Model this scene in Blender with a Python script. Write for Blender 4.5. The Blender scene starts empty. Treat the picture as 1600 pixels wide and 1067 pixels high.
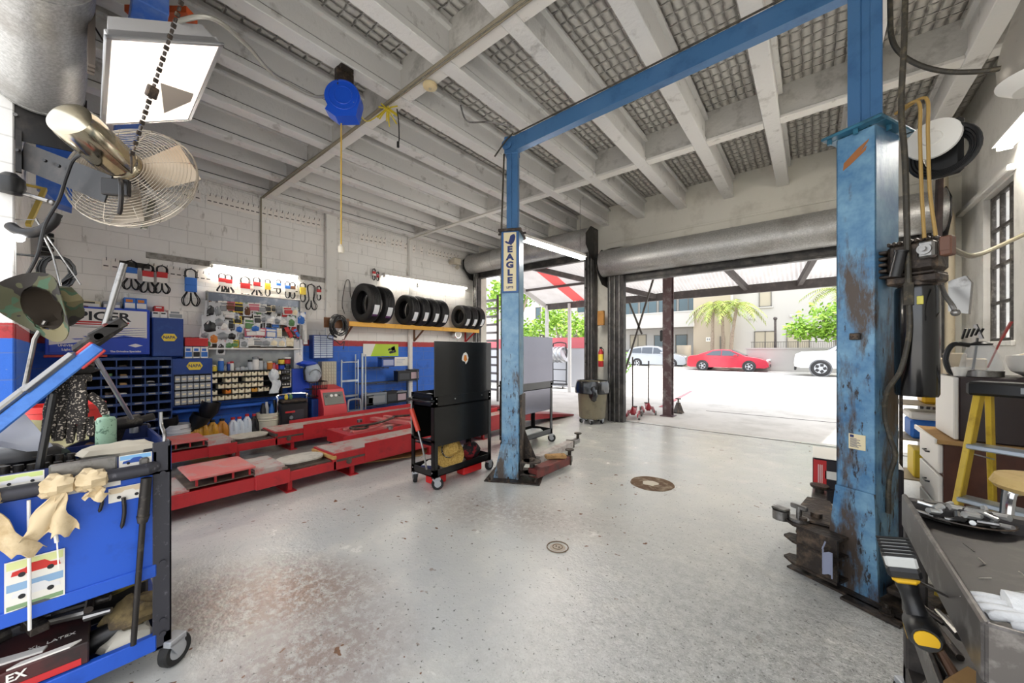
import bpy, math, random
from mathutils import Vector, Matrix, Euler, noise
R = random.Random(7)
PI = math.pi
SC = bpy.context.scene
COL = SC.collection
# ---- camera model of the photograph (1600 x 1067): used to read real positions off real planes ----
FPX = 578.0; YAW = math.radians(39.1); CA, SA = math.cos(YAW), math.sin(YAW); EYE = 1.45; PX0, PY0 = 800.0, 548.0
def ray(px, py):
    u = (px - PX0) / FPX; v = (PY0 - py) / FPX
    return (u * CA - SA, u * SA + CA, v)
def onZ(px, py, z=0.0):
    r = ray(px, py); t = (z - EYE) / r[2]; return Vector((r[0] * t, r[1] * t, z))
def onX(px, py, x):
    r = ray(px, py); t = x / r[0]; return Vector((x, r[1] * t, EYE + r[2] * t))
def onY(px, py, y):
    r = ray(px, py); t = y / r[1]; return Vector((r[0] * t, y, EYE + r[2] * t))
def proj(x, y, z):
    d = -x * SA + y * CA; r = x * CA + y * SA
    return PX0 + FPX * r / d, PY0 - FPX * (z - EYE) / d

# ---------------------------------------------------------------- materials
MATS = {}
def nd(nt, t, **kw):
    n = nt.nodes.new(t)
    for k, v in kw.items(): setattr(n, k, v)
    return n
def c4(c): return (c[0], c[1], c[2], 1.0)
def srgb(h):
    h = h.lstrip('#'); o = []
    for i in (0, 2, 4):
        c = int(h[i:i+2], 16) / 255.0
        o.append(c / 12.92 if c <= 0.04045 else ((c + 0.055) / 1.055) ** 2.4)
    return tuple(o)
def newmat(name):
    m = bpy.data.materials.new(name); m.use_nodes = True
    nt = m.node_tree; b = nt.nodes['Principled BSDF']
    return m, nt, b
def mat(name, col, rough=0.5, metal=0.0, wear=None, bump=None, coat=0.0, trans=0.0, alpha=1.0, emit=None, aniso=None, spec=None, ior=None):
    """wear=(scale, colour, lo, hi[, detail]) blotches of a second colour; bump=(scale, strength)"""
    if name in MATS: return MATS[name]
    m, nt, b = newmat(name); L = nt.links
    if isinstance(col, str): col = srgb(col)
    b.inputs['Base Color'].default_value = c4(col)
    b.inputs['Roughness'].default_value = rough
    b.inputs['Metallic'].default_value = metal
    if coat: b.inputs['Coat Weight'].default_value = coat; b.inputs['Coat Roughness'].default_value = 0.08
    if trans: b.inputs['Transmission Weight'].default_value = trans
    if ior: b.inputs['IOR'].default_value = ior
    if spec is not None: b.inputs['Specular IOR Level'].default_value = spec
    if alpha < 1: b.inputs['Alpha'].default_value = alpha
    if emit:
        b.inputs['Emission Color'].default_value = c4(emit[0]); b.inputs['Emission Strength'].default_value = emit[1]
    if wear or bump:
        tc = nd(nt, 'ShaderNodeTexCoord')
    if wear:
        w = list(wear) + [6.0] * (5 - len(wear)); wc = srgb(w[1]) if isinstance(w[1], str) else w[1]
        n = nd(nt, 'ShaderNodeTexNoise'); n.inputs['Scale'].default_value = w[0]; n.inputs['Detail'].default_value = w[4]; n.inputs['Roughness'].default_value = 0.65
        L.new(tc.outputs['Object'], n.inputs['Vector'])
        r = nd(nt, 'ShaderNodeMapRange'); r.inputs[1].default_value = w[2]; r.inputs[2].default_value = w[3]
        L.new(n.outputs['Fac'], r.inputs[0])
        mx = nd(nt, 'ShaderNodeMix', data_type='RGBA'); mx.inputs[6].default_value = c4(col); mx.inputs[7].default_value = c4(wc)
        L.new(r.outputs[0], mx.inputs[0]); L.new(mx.outputs[2], b.inputs['Base Color'])
    if bump:
        n2 = nd(nt, 'ShaderNodeTexNoise'); n2.inputs['Scale'].default_value = bump[0]; n2.inputs['Detail'].default_value = 4
        L.new(tc.outputs['Object'], n2.inputs['Vector'])
        bp = nd(nt, 'ShaderNodeBump'); bp.inputs['Strength'].default_value = bump[1]; bp.inputs['Distance'].default_value = 0.02
        L.new(n2.outputs['Fac'], bp.inputs['Height']); L.new(bp.outputs[0], b.inputs['Normal'])
    MATS[name] = m
    return m

# ---------------------------------------------------------------- mesh builder
class MB:
    def __init__(s):
        s.v = []; s.f = []; s.fm = []; s.m = 0; s.T = Matrix.Identity(4)
    def add(s, vs, fs):
        o = len(s.v)
        for p in vs: s.v.append(tuple(s.T @ Vector(p)))
        flip = s.T.to_3x3().determinant() < 0
        for f in fs:
            g = tuple(o + i for i in f); s.f.append(g[::-1] if flip else g); s.fm.append(s.m)
        return s
    def box(s, x0, y0, z0, x1, y1, z1, b=0.0, M=None):
        if x0 > x1: x0, x1 = x1, x0
        if y0 > y1: y0, y1 = y1, y0
        if z0 > z1: z0, z1 = z1, z0
        b = min(b, (x1-x0)*.45, (y1-y0)*.45, (z1-z0)*.45)
        if b <= 0:
            vs = [(x0,y0,z0),(x1,y0,z0),(x1,y1,z0),(x0,y1,z0),(x0,y0,z1),(x1,y0,z1),(x1,y1,z1),(x0,y1,z1)]
            fs = [(3,2,1,0),(4,5,6,7),(0,1,5,4),(1,2,6,5),(2,3,7,6),(3,0,4,7)]
        else:
            vs = []; idx = {}
            for i in (0, 1):
                for j in (0, 1):
                    for k in (0, 1):
                        P = ((x0, x1)[i], (y0, y1)[j], (z0, z1)[k]); q = (P[0] + (b if i == 0 else -b), P[1] + (b if j == 0 else -b), P[2] + (b if k == 0 else -b))
                        idx[i,j,k,0] = len(vs); vs.append((P[0], q[1], q[2]))
                        idx[i,j,k,1] = len(vs); vs.append((q[0], P[1], q[2]))
                        idx[i,j,k,2] = len(vs); vs.append((q[0], q[1], P[2]))
            fs = []
            def F(*a): fs.append(tuple(idx[x] for x in a))
            F((0,0,0,0),(0,0,1,0),(0,1,1,0),(0,1,0,0)); F((1,0,0,0),(1,1,0,0),(1,1,1,0),(1,0,1,0))
            F((0,0,0,1),(1,0,0,1),(1,0,1,1),(0,0,1,1)); F((0,1,0,1),(0,1,1,1),(1,1,1,1),(1,1,0,1))
            F((0,0,0,2),(0,1,0,2),(1,1,0,2),(1,0,0,2)); F((0,0,1,2),(1,0,1,2),(1,1,1,2),(0,1,1,2))
            cx, cy, cz = (x0+x1)/2, (y0+y1)/2, (z0+z1)/2
            def FE(a, b_, c, d):
                q = [idx[a], idx[b_], idx[c], idx[d]]; p = [Vector(vs[i]) for i in q]
                n = (p[1]-p[0]).cross(p[2]-p[0]); ctr = sum(p, Vector()) / 4 - Vector((cx, cy, cz))
                fs.append(tuple(q if n.dot(ctr) > 0 else q[::-1]))
            for i in (0, 1):
                for j in (0, 1):
                    FE((i,j,0,0),(i,j,1,0),(i,j,1,1),(i,j,0,1)); FE((i,0,j,0),(i,1,j,0),(i,1,j,2),(i,0,j,2)); FE((0,i,j,1),(1,i,j,1),(1,i,j,2),(0,i,j,2))
                    for k in (0, 1):
                        q = [idx[i,j,k,0], idx[i,j,k,1], idx[i,j,k,2]]; p = [Vector(vs[t]) for t in q]
                        n = (p[1]-p[0]).cross(p[2]-p[0])
                        fs.append(tuple(q if n.dot(p[0] - Vector((cx, cy, cz))) > 0 else q[::-1]))
        if M is not None: vs = [M @ Vector(p) for p in vs]
        return s.add(vs, fs)
    def beam(s, p0, p1, w, h, up=(0,0,1), b=0.0):
        """rectangular bar from p0 to p1: w across, h along up"""
        p0 = Vector(p0); p1 = Vector(p1); d = p1 - p0; L = d.length; d.normalize()
        u = Vector(up); x = d.cross(u)
        if x.length < 1e-4: u = Vector((1,0,0)); x = d.cross(u)
        x.normalize(); u = x.cross(d)
        M = Matrix((x, d, u)).transposed().to_4x4(); M.translation = p0
        return s.box(-w/2, 0, -h/2, w/2, L, h/2, b, M)
    def cyl(s, p0, p1, r0, r1=None, n=16, caps=True):
        r1 = r0 if r1 is None else r1
        p0 = Vector(p0); p1 = Vector(p1); d = (p1 - p0).normalized()
        a = d.orthogonal().normalized(); c = d.cross(a)
        vs = []
        for P, r in ((p0, r0), (p1, r1)):
            for i in range(n):
                t = 2*PI*i/n; vs.append(P + (a*math.cos(t) + c*math.sin(t))*r)
        fs = [(i, (i+1) % n, n + (i+1) % n, n+i) for i in range(n)]
        if caps: fs += [tuple(range(n))[::-1], tuple(range(n, 2*n))]
        return s.add(vs, fs)
    def tube(s, pts, r, n=8, closed=False, caps=True, flat=1.0):
        pts = [Vector(p) for p in pts]; N = len(pts)
        rr = r if isinstance(r, (list, tuple)) else [r]*N
        tg = []
        for i in range(N):
            if closed: t = pts[(i+1) % N] - pts[i-1]
            else: t = pts[min(i+1, N-1)] - pts[max(i-1, 0)]
            tg.append(t.normalized() if t.length > 1e-9 else Vector((0,0,1)))
        a = tg[0].orthogonal().normalized(); vs = []
        for i in range(N):
            a = (a - tg[i]*a.dot(tg[i]))
            if a.length < 1e-6: a = tg[i].orthogonal()
            a.normalize(); c = tg[i].cross(a)
            for k in range(n):
                t = 2*PI*k/n; vs.append(pts[i] + (a*math.cos(t) + c*math.sin(t)*flat)*rr[i])
        fs = []
        for i in range(N if closed else N-1):
            j = (i+1) % N
            for k in range(n): fs.append((i*n+k, i*n+(k+1) % n, j*n+(k+1) % n, j*n+k))
        if caps and not closed: fs += [tuple(range(n))[::-1], tuple(range((N-1)*n, N*n))]
        return s.add(vs, fs)
    def lathe(s, prof, c=(0,0,0), axis=(0,0,1), n=24, sx=1.0, sy=1.0, jit=0.0, caps=True):
        """profile of (radius, height) turned about axis through c"""
        d = Vector(axis).normalized(); a = Vector((1,0,0)) if abs(d.z) > .99 else d.orthogonal().normalized(); e = d.cross(a); c = Vector(c); vs = []
        for r, z in prof:
            for i in range(n):
                t = 2*PI*i/n; k = 1 + (jit*noise.noise(Vector((math.cos(t)*2, math.sin(t)*2, z*9+r*7))) if jit else 0)
                vs.append(c + d*z + a*(math.cos(t)*r*sx*k) + e*(math.sin(t)*r*sy*k))
        N = len(prof); fs = []
        for i in range(N-1):
            for k in range(n): fs.append((i*n+k, i*n+(k+1) % n, (i+1)*n+(k+1) % n, (i+1)*n+k))
        if caps and prof[0][0] > 1e-6: fs.append(tuple(range(n))[::-1])
        if caps and prof[-1][0] > 1e-6: fs.append(tuple(range((N-1)*n, N*n)))
        return s.add(vs, fs)
    def prism(s, poly, h0, h1, M=None):
        """polygon in local xy extruded from z=h0 to h1"""
        n = len(poly); A = sum(poly[i][0]*poly[(i+1) % n][1] - poly[(i+1) % n][0]*poly[i][1] for i in range(n))
        if A < 0: poly = poly[::-1]
        vs = [(p[0], p[1], h0) for p in poly] + [(p[0], p[1], h1) for p in poly]
        if M is not None: vs = [M @ Vector(p) for p in vs]
        fs = [(i, (i+1) % n, n + (i+1) % n, n+i) for i in range(n)] + [tuple(range(n))[::-1], tuple(range(n, 2*n))]
        return s.add(vs, fs)
    def ball(s, c, r, n=14, m=8, jit=0.0):
        c = Vector(c); r = (r, r, r) if not isinstance(r, (list, tuple)) else r
        vs = [c + Vector((0,0,-r[2]))]
        for j in range(1, m):
            ph = -PI/2 + PI*j/m
            for i in range(n):
                t = 2*PI*i/n; q = Vector((math.cos(ph)*math.cos(t), math.cos(ph)*math.sin(t), math.sin(ph)))
                k = 1 + (jit*noise.noise(q*2.3 + c*5) if jit else 0)
                vs.append(c + Vector((q.x*r[0], q.y*r[1], q.z*r[2]))*k)
        vs.append(c + Vector((0,0,r[2])))
        fs = [(0, 1+(i+1) % n, 1+i) for i in range(n)]
        for j in range(m-2):
            for i in range(n): fs.append((1+j*n+i, 1+j*n+(i+1) % n, 1+(j+1)*n+(i+1) % n, 1+(j+1)*n+i))
        e = len(vs)-1; o = 1+(m-2)*n
        fs += [(o+i, o+(i+1) % n, e) for i in range(n)]
        return s.add(vs, fs)
    def grid(s, fn, nu, nv, thick=0.0):
        """surface fn(u,v)->point, optional thickness along normals"""
        P = [[Vector(fn(i/nu, j/nv)) for j in range(nv+1)] for i in range(nu+1)]
        vs = [P[i][j] for i in range(nu+1) for j in range(nv+1)]; W = nv+1
        fs = [(i*W+j, (i+1)*W+j, (i+1)*W+j+1, i*W+j+1) for i in range(nu) for j in range(nv)]
        if thick:
            N = []
            for i in range(nu+1):
                for j in range(nv+1):
                    a = P[min(i+1, nu)][j] - P[max(i-1, 0)][j]; b = P[i][min(j+1, nv)] - P[i][max(j-1, 0)]
                    q = a.cross(b); N.append(q.normalized() if q.length > 1e-12 else Vector((0,0,1)))
            o = len(vs); vs = vs + [vs[k] - N[k]*thick for k in range(o)]
            fs = fs + [tuple(o+i for i in f[::-1]) for f in fs]
            rim = [i*W for i in range(nu+1)] + [nu*W+j for j in range(1, nv+1)] + [i*W+nv for i in range(nu-1, -1, -1)] + [j for j in range(nv-1, 0, -1)]
            for k in range(len(rim)):
                a, b = rim[k], rim[(k+1) % len(rim)]; fs.append((b, a, o+a, o+b))
        return s.add(vs, fs)
    def build(s, name, mats, parent=None, ang=35, label=None):
        me = bpy.data.meshes.new(name); me.from_pydata(s.v, [], s.f)
        if not isinstance(mats, (list, tuple)): mats = [mats]
        for m in mats: me.materials.append(m)
        me.polygons.foreach_set('material_index', s.fm)
        me.polygons.foreach_set('use_smooth', [True]*len(s.f))
        me.set_sharp_from_angle(angle=math.radians(ang))
        me.update()
        o = bpy.data.objects.new(name, me); COL.objects.link(o)
        if parent is not None: o.parent = parent
        if label: o['label'] = label
        return o

def tag(o, label, cat, group=None, kind=None):
    o['label'] = label; o['category'] = cat
    if group: o['group'] = group
    if kind: o['kind'] = kind
    return o
def thing(name, label, cat, loc=(0,0,0), rz=0.0, group=None):
    o = bpy.data.objects.new(name, None); COL.objects.link(o); o.empty_display_size = 0.1
    o.location = loc; o.rotation_euler = (0, 0, rz)
    return tag(o, label, cat, group)
def solo(name, mb, mats, label, cat, group=None, loc=None, rz=0.0, ang=35):
    o = mb.build(name, mats, None, ang)
    if loc is not None: o.location = loc; o.rotation_euler = (0, 0, rz)
    return tag(o, label, cat, group)
def struct(name, mb, mats, ang=35):
    o = mb.build(name, mats, None, ang); o['kind'] = 'structure'; return o
def dup(o, label=None, group=None, loc=None, rz=None, parent=None):
    c = o.copy(); COL.objects.link(c)
    if parent is not None: c.parent = parent
    if label: c['label'] = label
    if group: c['group'] = group
    if loc is not None: c.location = loc
    if rz is not None: c.rotation_euler = (0, 0, rz)
    for ch in list(o.children): dup(ch, parent=c)
    return c
def text(name, body, size, loc, rot, m, parent=None, ext=0.0015, align='CENTER', sx=1.0, bold=0.0):
    cu = bpy.data.curves.new(name, 'FONT'); cu.body = body; cu.size = size; cu.extrude = ext; cu.align_x = align; cu.align_y = 'CENTER'; cu.offset = bold; cu.resolution_u = 4
    t = bpy.data.objects.new('tmp', cu); COL.objects.link(t)
    me = bpy.data.meshes.new_from_object(t.evaluated_get(bpy.context.evaluated_depsgraph_get())); bpy.data.objects.remove(t); bpy.data.curves.remove(cu)
    me.materials.clear(); me.materials.append(m); me.name = name
    o = bpy.data.objects.new(name, me); COL.objects.link(o); o.location = loc; o.rotation_euler = rot; o.scale = (sx, 1, 1)
    if parent is not None: o.parent = parent
    return o
def smooth_path(pts, k=6):
    """Catmull-Rom through points"""
    P = [Vector(p) for p in pts]; out = []
    for i in range(len(P)-1):
        a = P[max(i-1, 0)]; b = P[i]; c = P[i+1]; d = P[min(i+2, len(P)-1)]
        for t in range(k):
            t /= k; out.append(0.5*((2*b) + (c-a)*t + (2*a-5*b+4*c-d)*t*t + (3*b-a-3*c+d)*t**3))
    out.append(P[-1]); return out
def arc(c, r, a0, a1, n, ax='xy', z=0):
    o = []
    for i in range(n+1):
        t = a0 + (a1-a0)*i/n; p, q = math.cos(t)*r, math.sin(t)*r
        o.append({'xy': (c[0]+p, c[1]+q, c[2]), 'xz': (c[0]+p, c[1], c[2]+q), 'yz': (c[0], c[1]+p, c[2]+q)}[ax])
    return o
EUX = (PI/2, 0, PI/2)     # text facing +X, read along +Y
# ================================================================ SETTING
XL, XR, YF, YB, ZC = -7.4, 1.5, 7.4, -0.2, 4.5      # left wall, right wall, far wall, back wall, slab
class NT:
    """tiny node helper"""
    def __init__(s, name):
        s.m, s.nt, s.b = newmat(name); s.L = s.nt.links
        g = nd(s.nt, 'ShaderNodeNewGeometry'); s.pos = g.outputs['Position']
        sp = nd(s.nt, 'ShaderNodeSeparateXYZ'); s.L.new(s.pos, sp.inputs[0]); s.x, s.y, s.z = sp.outputs
    def comb(s, a, b, c=0.0):
        n = nd(s.nt, 'ShaderNodeCombineXYZ')
        for i, v in enumerate((a, b, c)):
            if isinstance(v, (int, float)): n.inputs[i].default_value = v
            else: s.L.new(v, n.inputs[i])
        return n.outputs[0]
    def math(s, op, a, b=0.0, clamp=False):
        n = nd(s.nt, 'ShaderNodeMath', operation=op); n.use_clamp = clamp
        for i, v in enumerate((a, b)):
            if isinstance(v, (int, float)): n.inputs[i].default_value = v
            else: s.L.new(v, n.inputs[i])
        return n.outputs[0]
    def noise(s, scale, detail=4, vec=None, rough=0.6, sc3=None):
        n = nd(s.nt, 'ShaderNodeTexNoise'); n.inputs['Scale'].default_value = scale; n.inputs['Detail'].default_value = detail; n.inputs['Roughness'].default_value = rough
        v = vec if vec is not None else s.pos
        if sc3:
            q = nd(s.nt, 'ShaderNodeMapping'); q.inputs['Scale'].default_value = sc3; s.L.new(v, q.inputs[0]); v = q.outputs[0]
        s.L.new(v, n.inputs['Vector']); return n.outputs['Fac']
    def ramp(s, v, a, b, lo=0.0, hi=1.0):
        n = nd(s.nt, 'ShaderNodeMapRange'); s.L.new(v, n.inputs[0])
        for i, q in enumerate((a, b, lo, hi)): n.inputs[i+1].default_value = q
        return n.outputs[0]
    def mix(s, f, a, b):
        n = nd(s.nt, 'ShaderNodeMix', data_type='RGBA')
        if isinstance(f, (int, float)): n.inputs[0].default_value = f
        else: s.L.new(f, n.inputs[0])
        for i, v in ((6, a), (7, b)):
            if isinstance(v, str): v = srgb(v)
            if isinstance(v, tuple): n.inputs[i].default_value = c4(v)
            else: s.L.new(v, n.inputs[i])
        return n.outputs[2]
    def brick(s, vec, w, h, mortar, smooth=0.1, off=0.5):
        n = nd(s.nt, 'ShaderNodeTexBrick'); n.offset = off; s.L.new(vec, n.inputs['Vector'])
        n.inputs['Scale'].default_value = 1.0; n.inputs['Mortar Size'].default_value = mortar; n.inputs['Mortar Smooth'].default_value = smooth
        n.inputs['Brick Width'].default_value = w; n.inputs['Row Height'].default_value = h
        return n.outputs['Fac'], n.outputs['Color']
    def bump(s, h, strength, dist=0.02, prev=None):
        n = nd(s.nt, 'ShaderNodeBump'); n.inputs['Strength'].default_value = strength; n.inputs['Distance'].default_value = dist
        s.L.new(h, n.inputs['Height'])
        if prev is not None: s.L.new(prev, n.inputs['Normal'])
        return n.outputs[0]
    def out(s, col=None, rough=None, normal=None):
        for k, v in (('Base Color', col), ('Roughness', rough), ('Normal', normal)):
            if v is None: continue
            if isinstance(v, (int, float)): s.b.inputs[k].default_value = v
            elif isinstance(v, tuple): s.b.inputs[k].default_value = c4(v)
            else: s.L.new(v, s.b.inputs[k])
        return s.m
def wall_mat(name, u, painted):
    t = NT(name)
    vec = t.comb(getattr(t, u), t.z)
    mort, _ = t.brick(vec, 0.42, 0.205, 0.006, 0.3)
    n1 = t.noise(1.3, 5); n2 = t.noise(26, 5)
    white = t.mix(t.ramp(n1, .40, .75), '#efede8', '#e2dfd9')
    white = t.mix(t.ramp(t.noise(9, 6, sc3=(1, 1, .35)), .62, .74), white, '#aaa69c')
    if painted:
        blue = t.mix(t.ramp(t.noise(7, 6), .52, .78), '#2f6cd0', '#2c5cb4')
        blue = t.mix(t.ramp(t.noise(40, 4), .66, .74), blue, '#7f93bd')
        red = t.mix(t.ramp(n2, .55, .7), '#b23a3c', '#8f3434')
        edge = t.math('ADD', t.z, t.math('MULTIPLY', t.math('SUBTRACT', n2, .5), .02))
        col = t.mix(t.math('GREATER_THAN', edge, 1.66), red, white)
        col = t.mix(t.math('GREATER_THAN', edge, 1.545), blue, col)
    else: col = white
    col = t.mix(t.math('MULTIPLY', mort, .27), col, '#807d76')
    # rough render band under the ceiling
    plaster = t.math('GREATER_THAN', t.z, 3.78)
    b1 = t.bump(t.math('MULTIPLY', mort, -1.0), .35, .012)
    b2 = t.bump(n2, .25, .012, b1)
    h = t.math('MULTIPLY', t.noise(34, 3, rough=.5), plaster)
    b3 = t.bump(h, .8, .045, b2)
    return t.out(col, .62, b3)
M_WALL = wall_mat('painted_block', 'y', True)
M_WALLX = wall_mat('painted_block_white', 'x', False)
M_PIER = wall_mat('painted_block_pier', 'x', True)
def floor_mat():
    t = NT('painted_floor')
    n1 = t.noise(.55, 5); n2 = t.noise(3.2, 6); n3 = t.noise(60, 3); n4 = t.noise(19, 8, rough=.8)
    col = t.mix(t.ramp(n1, .38, .62), '#cfcec6', '#bfc0bc')
    col = t.mix(t.ramp(n2, .52, .8), col, '#d6d4ca')
    # darker, rougher bay under the alignment lift
    bay = t.math('MULTIPLY', t.math('LESS_THAN', t.x, -4.22), t.ramp(t.noise(2.2, 5), .3, .6, .5, 1.0))
    col = t.mix(t.math('MULTIPLY', bay, .8), col, '#5f5d57')
    # rust coloured oil stain where the old machine stood
    def blob(cx, cy, rx, ry, ang=0.0):
        ca, sa = math.cos(ang), math.sin(ang)
        dx = t.math('SUBTRACT', t.x, cx); dy = t.math('SUBTRACT', t.y, cy)
        a = t.math('DIVIDE', t.math('ADD', t.math('MULTIPLY', dx, ca), t.math('MULTIPLY', dy, sa)), rx)
        b = t.math('DIVIDE', t.math('SUBTRACT', t.math('MULTIPLY', dy, ca), t.math('MULTIPLY', dx, sa)), ry)
        r = t.math('SQRT', t.math('ADD', t.math('MULTIPLY', a, a), t.math('MULTIPLY', b, b)))
        return t.ramp(r, 1.0, .15)
    s1 = t.math('MAXIMUM', blob(-2.5, .80, .8, .5, .6), t.math('MULTIPLY', blob(-1.85, .75, .6, .6), .6))
    s1 = t.math('MAXIMUM', s1, t.math('MULTIPLY', blob(-2.2, 2.55, 1.3, .5, .3), .35))
    sp = t.math('MULTIPLY', s1, t.ramp(n4, .41, .53), True)
    col = t.mix(t.math('MULTIPLY', sp, 1.0), col, '#6d4f42')
    col = t.mix(t.math('MULTIPLY', s1, .3), col, '#b39480')
    # flaked paint chips and dark specks
    chips = t.math('MULTIPLY', t.ramp(t.noise(11, 2), .675, .69), t.ramp(t.noise(.9, 2), .48, .56))
    col = t.mix(chips, col, '#7d5c46')
    specks = t.ramp(t.noise(44, 2), .655, .70)
    col = t.mix(t.math('MULTIPLY', specks, .8), col, '#55524c')
    # worn, coarser floor toward the right hand post
    worn = t.math('MULTIPLY', t.ramp(t.x, -1.6, .2), t.ramp(t.y, 3.9, 2.0))
    rgh = t.math('MULTIPLY', worn, t.ramp(n4, .42, .58))
    col = t.mix(t.math('MULTIPLY', rgh, .6), col, '#716f68'); col = t.mix(t.math('MULTIPLY', t.math('MULTIPLY', worn, t.ramp(t.noise(85, 3, rough=.7), .56, .62)), .7), col, '#e9e8e4'); col = t.mix(t.math('MULTIPLY', t.math('MULTIPLY', worn, t.ramp(t.noise(70, 3, rough=.7), .42, .36)), .7), col, '#4e4c47')
    rough = t.math('ADD', t.ramp(n2, .3, .7, .12, .28), t.math('MULTIPLY', bay, .2))
    b = t.bump(n3, .10, .006)
    b = t.bump(t.math('MULTIPLY', t.noise(30, 4, rough=.7), t.ramp(worn, 0, 1, .22, 1.0)), .55, .016, b)
    b = t.bump(n2, .25, .03, b)
    m = t.out(col, rough, b); t.b.inputs['Specular IOR Level'].default_value = .6
    return m
M_FLOOR = floor_mat()
def slab_mat():
    t = NT('woven_slab')
    wx = t.math('ADD', t.x, t.math('MULTIPLY', t.math('SUBTRACT', t.noise(6, 2), .5), .035)); wy = t.math('ADD', t.y, t.math('MULTIPLY', t.math('SUBTRACT', t.noise(5, 2), .5), .05))
    def pil(v, w, p):
        q = t.math('ABSOLUTE', t.math('SUBTRACT', t.math('MULTIPLY', t.math('FRACT', t.math('DIVIDE', v, w)), 2.0), 1.0)); return t.math('SUBTRACT', 1.0, t.math('POWER', q, p))
    px_, py_ = pil(wx, .088, 3.0), pil(wy, .135, 5.0)
    pillow = t.math('MULTIPLY', px_, t.ramp(py_, 0, .7))
    n = t.noise(9, 5)
    col = t.mix(t.ramp(t.noise(1.1, 4), .35, .7), '#dad7d1', '#c9c5be')
    crack = t.math('MULTIPLY', t.ramp(px_, .34, .06), t.ramp(py_, .42, .06))
    seam = t.math('MULTIPLY', t.ramp(px_, .22, .02), t.ramp(n, .40, .62))
    dark = t.math('MAXIMUM', crack, t.math('MULTIPLY', seam, .55))
    col = t.mix(t.math('MULTIPLY', dark, .85), col, '#3a3531')
    b = t.bump(pillow, 1.0, .045)
    b = t.bump(t.noise(26, 4), .4, .02, b)
    return t.out(col, .8, b)
M_SLAB = slab_mat()
M_JOIST = mat('joist_paint', '#dddcd9', .7, wear=(5, '#a8a5a0', .58, .74), bump=(30, .25))
M_GIRD = mat('girder_paint', '#c8c6c0', .7, wear=(4, '#86837c', .5, .75), bump=(18, .3))
M_WHITE = mat('white_trim', '#e2e0da', .5, wear=(9, '#a9a59c', .6, .75))
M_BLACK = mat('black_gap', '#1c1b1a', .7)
M_HEAD = mat('header_paint', '#d6d3c8', .65, wear=(2.2, '#bdb9ad', .5, .7), bump=(12, .15))
# ---- floor, driveway, walls, slab
struct('floor', MB().box(XL-.3, YB-.15, -.2, XR+.3, 7.5, 0), M_FLOOR)
M_CONC = mat('driveway_concrete', '#cfccc6', .8, wear=(1.5, '#b9b6af', .45, .7), bump=(40, .2))
M_ROAD = mat('road_surface', '#c9c7c3', .9, wear=(.8, '#b4b2ae', .45, .7), bump=(60, .2))
g = MB().box(-9.5, 7.5, -.2, 6, 13.0, -.004); struct('ground_apron', g, M_CONC)
g = MB().grid(lambda u, v: (-60+120*u, 13.0+17*v, -.004+.11*v), 4, 4, .2); struct('ground_street', g, M_ROAD)
g = MB().box(-60, 30, -.2, 60, 60, .17); struct('ground_sidewalk', g, M_CONC)
g = MB().box(-14, -16, -.2, 10, YB-.15, -.01); struct('ground_yard', g, M_CONC)
g = MB().box(XL-.25, YB-.15, 0, XL, YF+.25, ZC); struct('wall_left', g, M_WALL)
# pilasters of the left wall
for k, (y0, y1, d) in enumerate(((3.30, 3.52, .07), (5.20, 5.32, .05))):
    struct('trim_%d' % (40+k), MB().box(XL, y0, 0 if k else 1.66, XL+d, y1, 4.15, .012), M_WHITE)
# far wall: header, piers, end pieces
w = MB(); T = .25
w.box(XL, YF, 3.62, -3.40, YF+T, ZC); w.box(-3.40, YF, 2.98, XR, YF+T, ZC)
w.box(XL, YF, 0, -7.15, YF+T, 3.62); w.box(-3.66, YF, 0, -3.10, YF+T, 3.62); w.box(1.25, YF, 0, XR, YF+T, 2.98)
struct('wall_far', w, M_HEAD)
w = MB().box(XR, YB, 0, XR+.2, 5.80, ZC); w.box(XR, 6.62, 0, XR+.2, YF+.25, ZC); w.box(XR, 5.80, 0, XR+.2, 6.62, 1.55); w.box(XR, 5.80, 3.15, XR+.2, 6.62, ZC)
struct('wall_right', w, mat('right_wall_paint', '#dddbd5', .6, wear=(3, '#c2bfb7', .5, .75), bump=(14, .2)))
w = MB().box(XL-.25, YB-.15, 0, -4.82, YB, ZC); w.box(-4.82, YB-.15, 3.75, XR+.2, YB, ZC)
struct('wall_back', w, M_PIER)
struct('ceiling', MB().box(XL-.25, YB-.15, ZC, XR+.2, YF+.25, ZC+.2), M_SLAB)
# joists run from front to back, a plank under each with a dark shadow gap, ledges under the slab
JX = [-.37 - .765*k for k in range(-2, 10)]
for k, x in enumerate(JX):
    b = MB(); b.m = 0
    b.box(x-.062, YB, 4.195, x+.062, YF, ZC); b.box(x-.105, YB, 4.40, x+.105, YF, 4.44, .006)
    b.box(x-.078, YB, 4.11, x+.078, YF, 4.18, .006)
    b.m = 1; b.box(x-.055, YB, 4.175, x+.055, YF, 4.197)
    struct('trim_%d' % k, b, [M_JOIST, M_BLACK])
for k, y in enumerate((-.05, 2.33, 5.30)):
    b = MB()
    edges = [XL] + sorted(JX) + [XR]
    for i in range(len(edges)-1):
        x0 = edges[i] + (.062 if i else 0); x1 = edges[i+1] - (.062 if i < len(edges)-2 else 0)
        if x1 - x0 > .05:
            b.m = 0; b.box(x0, y-.05, 4.15, x1, y+.05, ZC)
            b.m = 1; b.box(x0+.016, y-.07, 4.115, x1-.016, y+.07, 4.155, .005)
    struct('trim_%d' % (20+k), b, [M_GIRD, M_WHITE])
# thin seams and moulding of the far header
b = MB(); b.box(-3.4, YF-.02, 3.72, XR, YF, 3.76, .006); struct('trim_30', b, M_HEAD)
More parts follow.
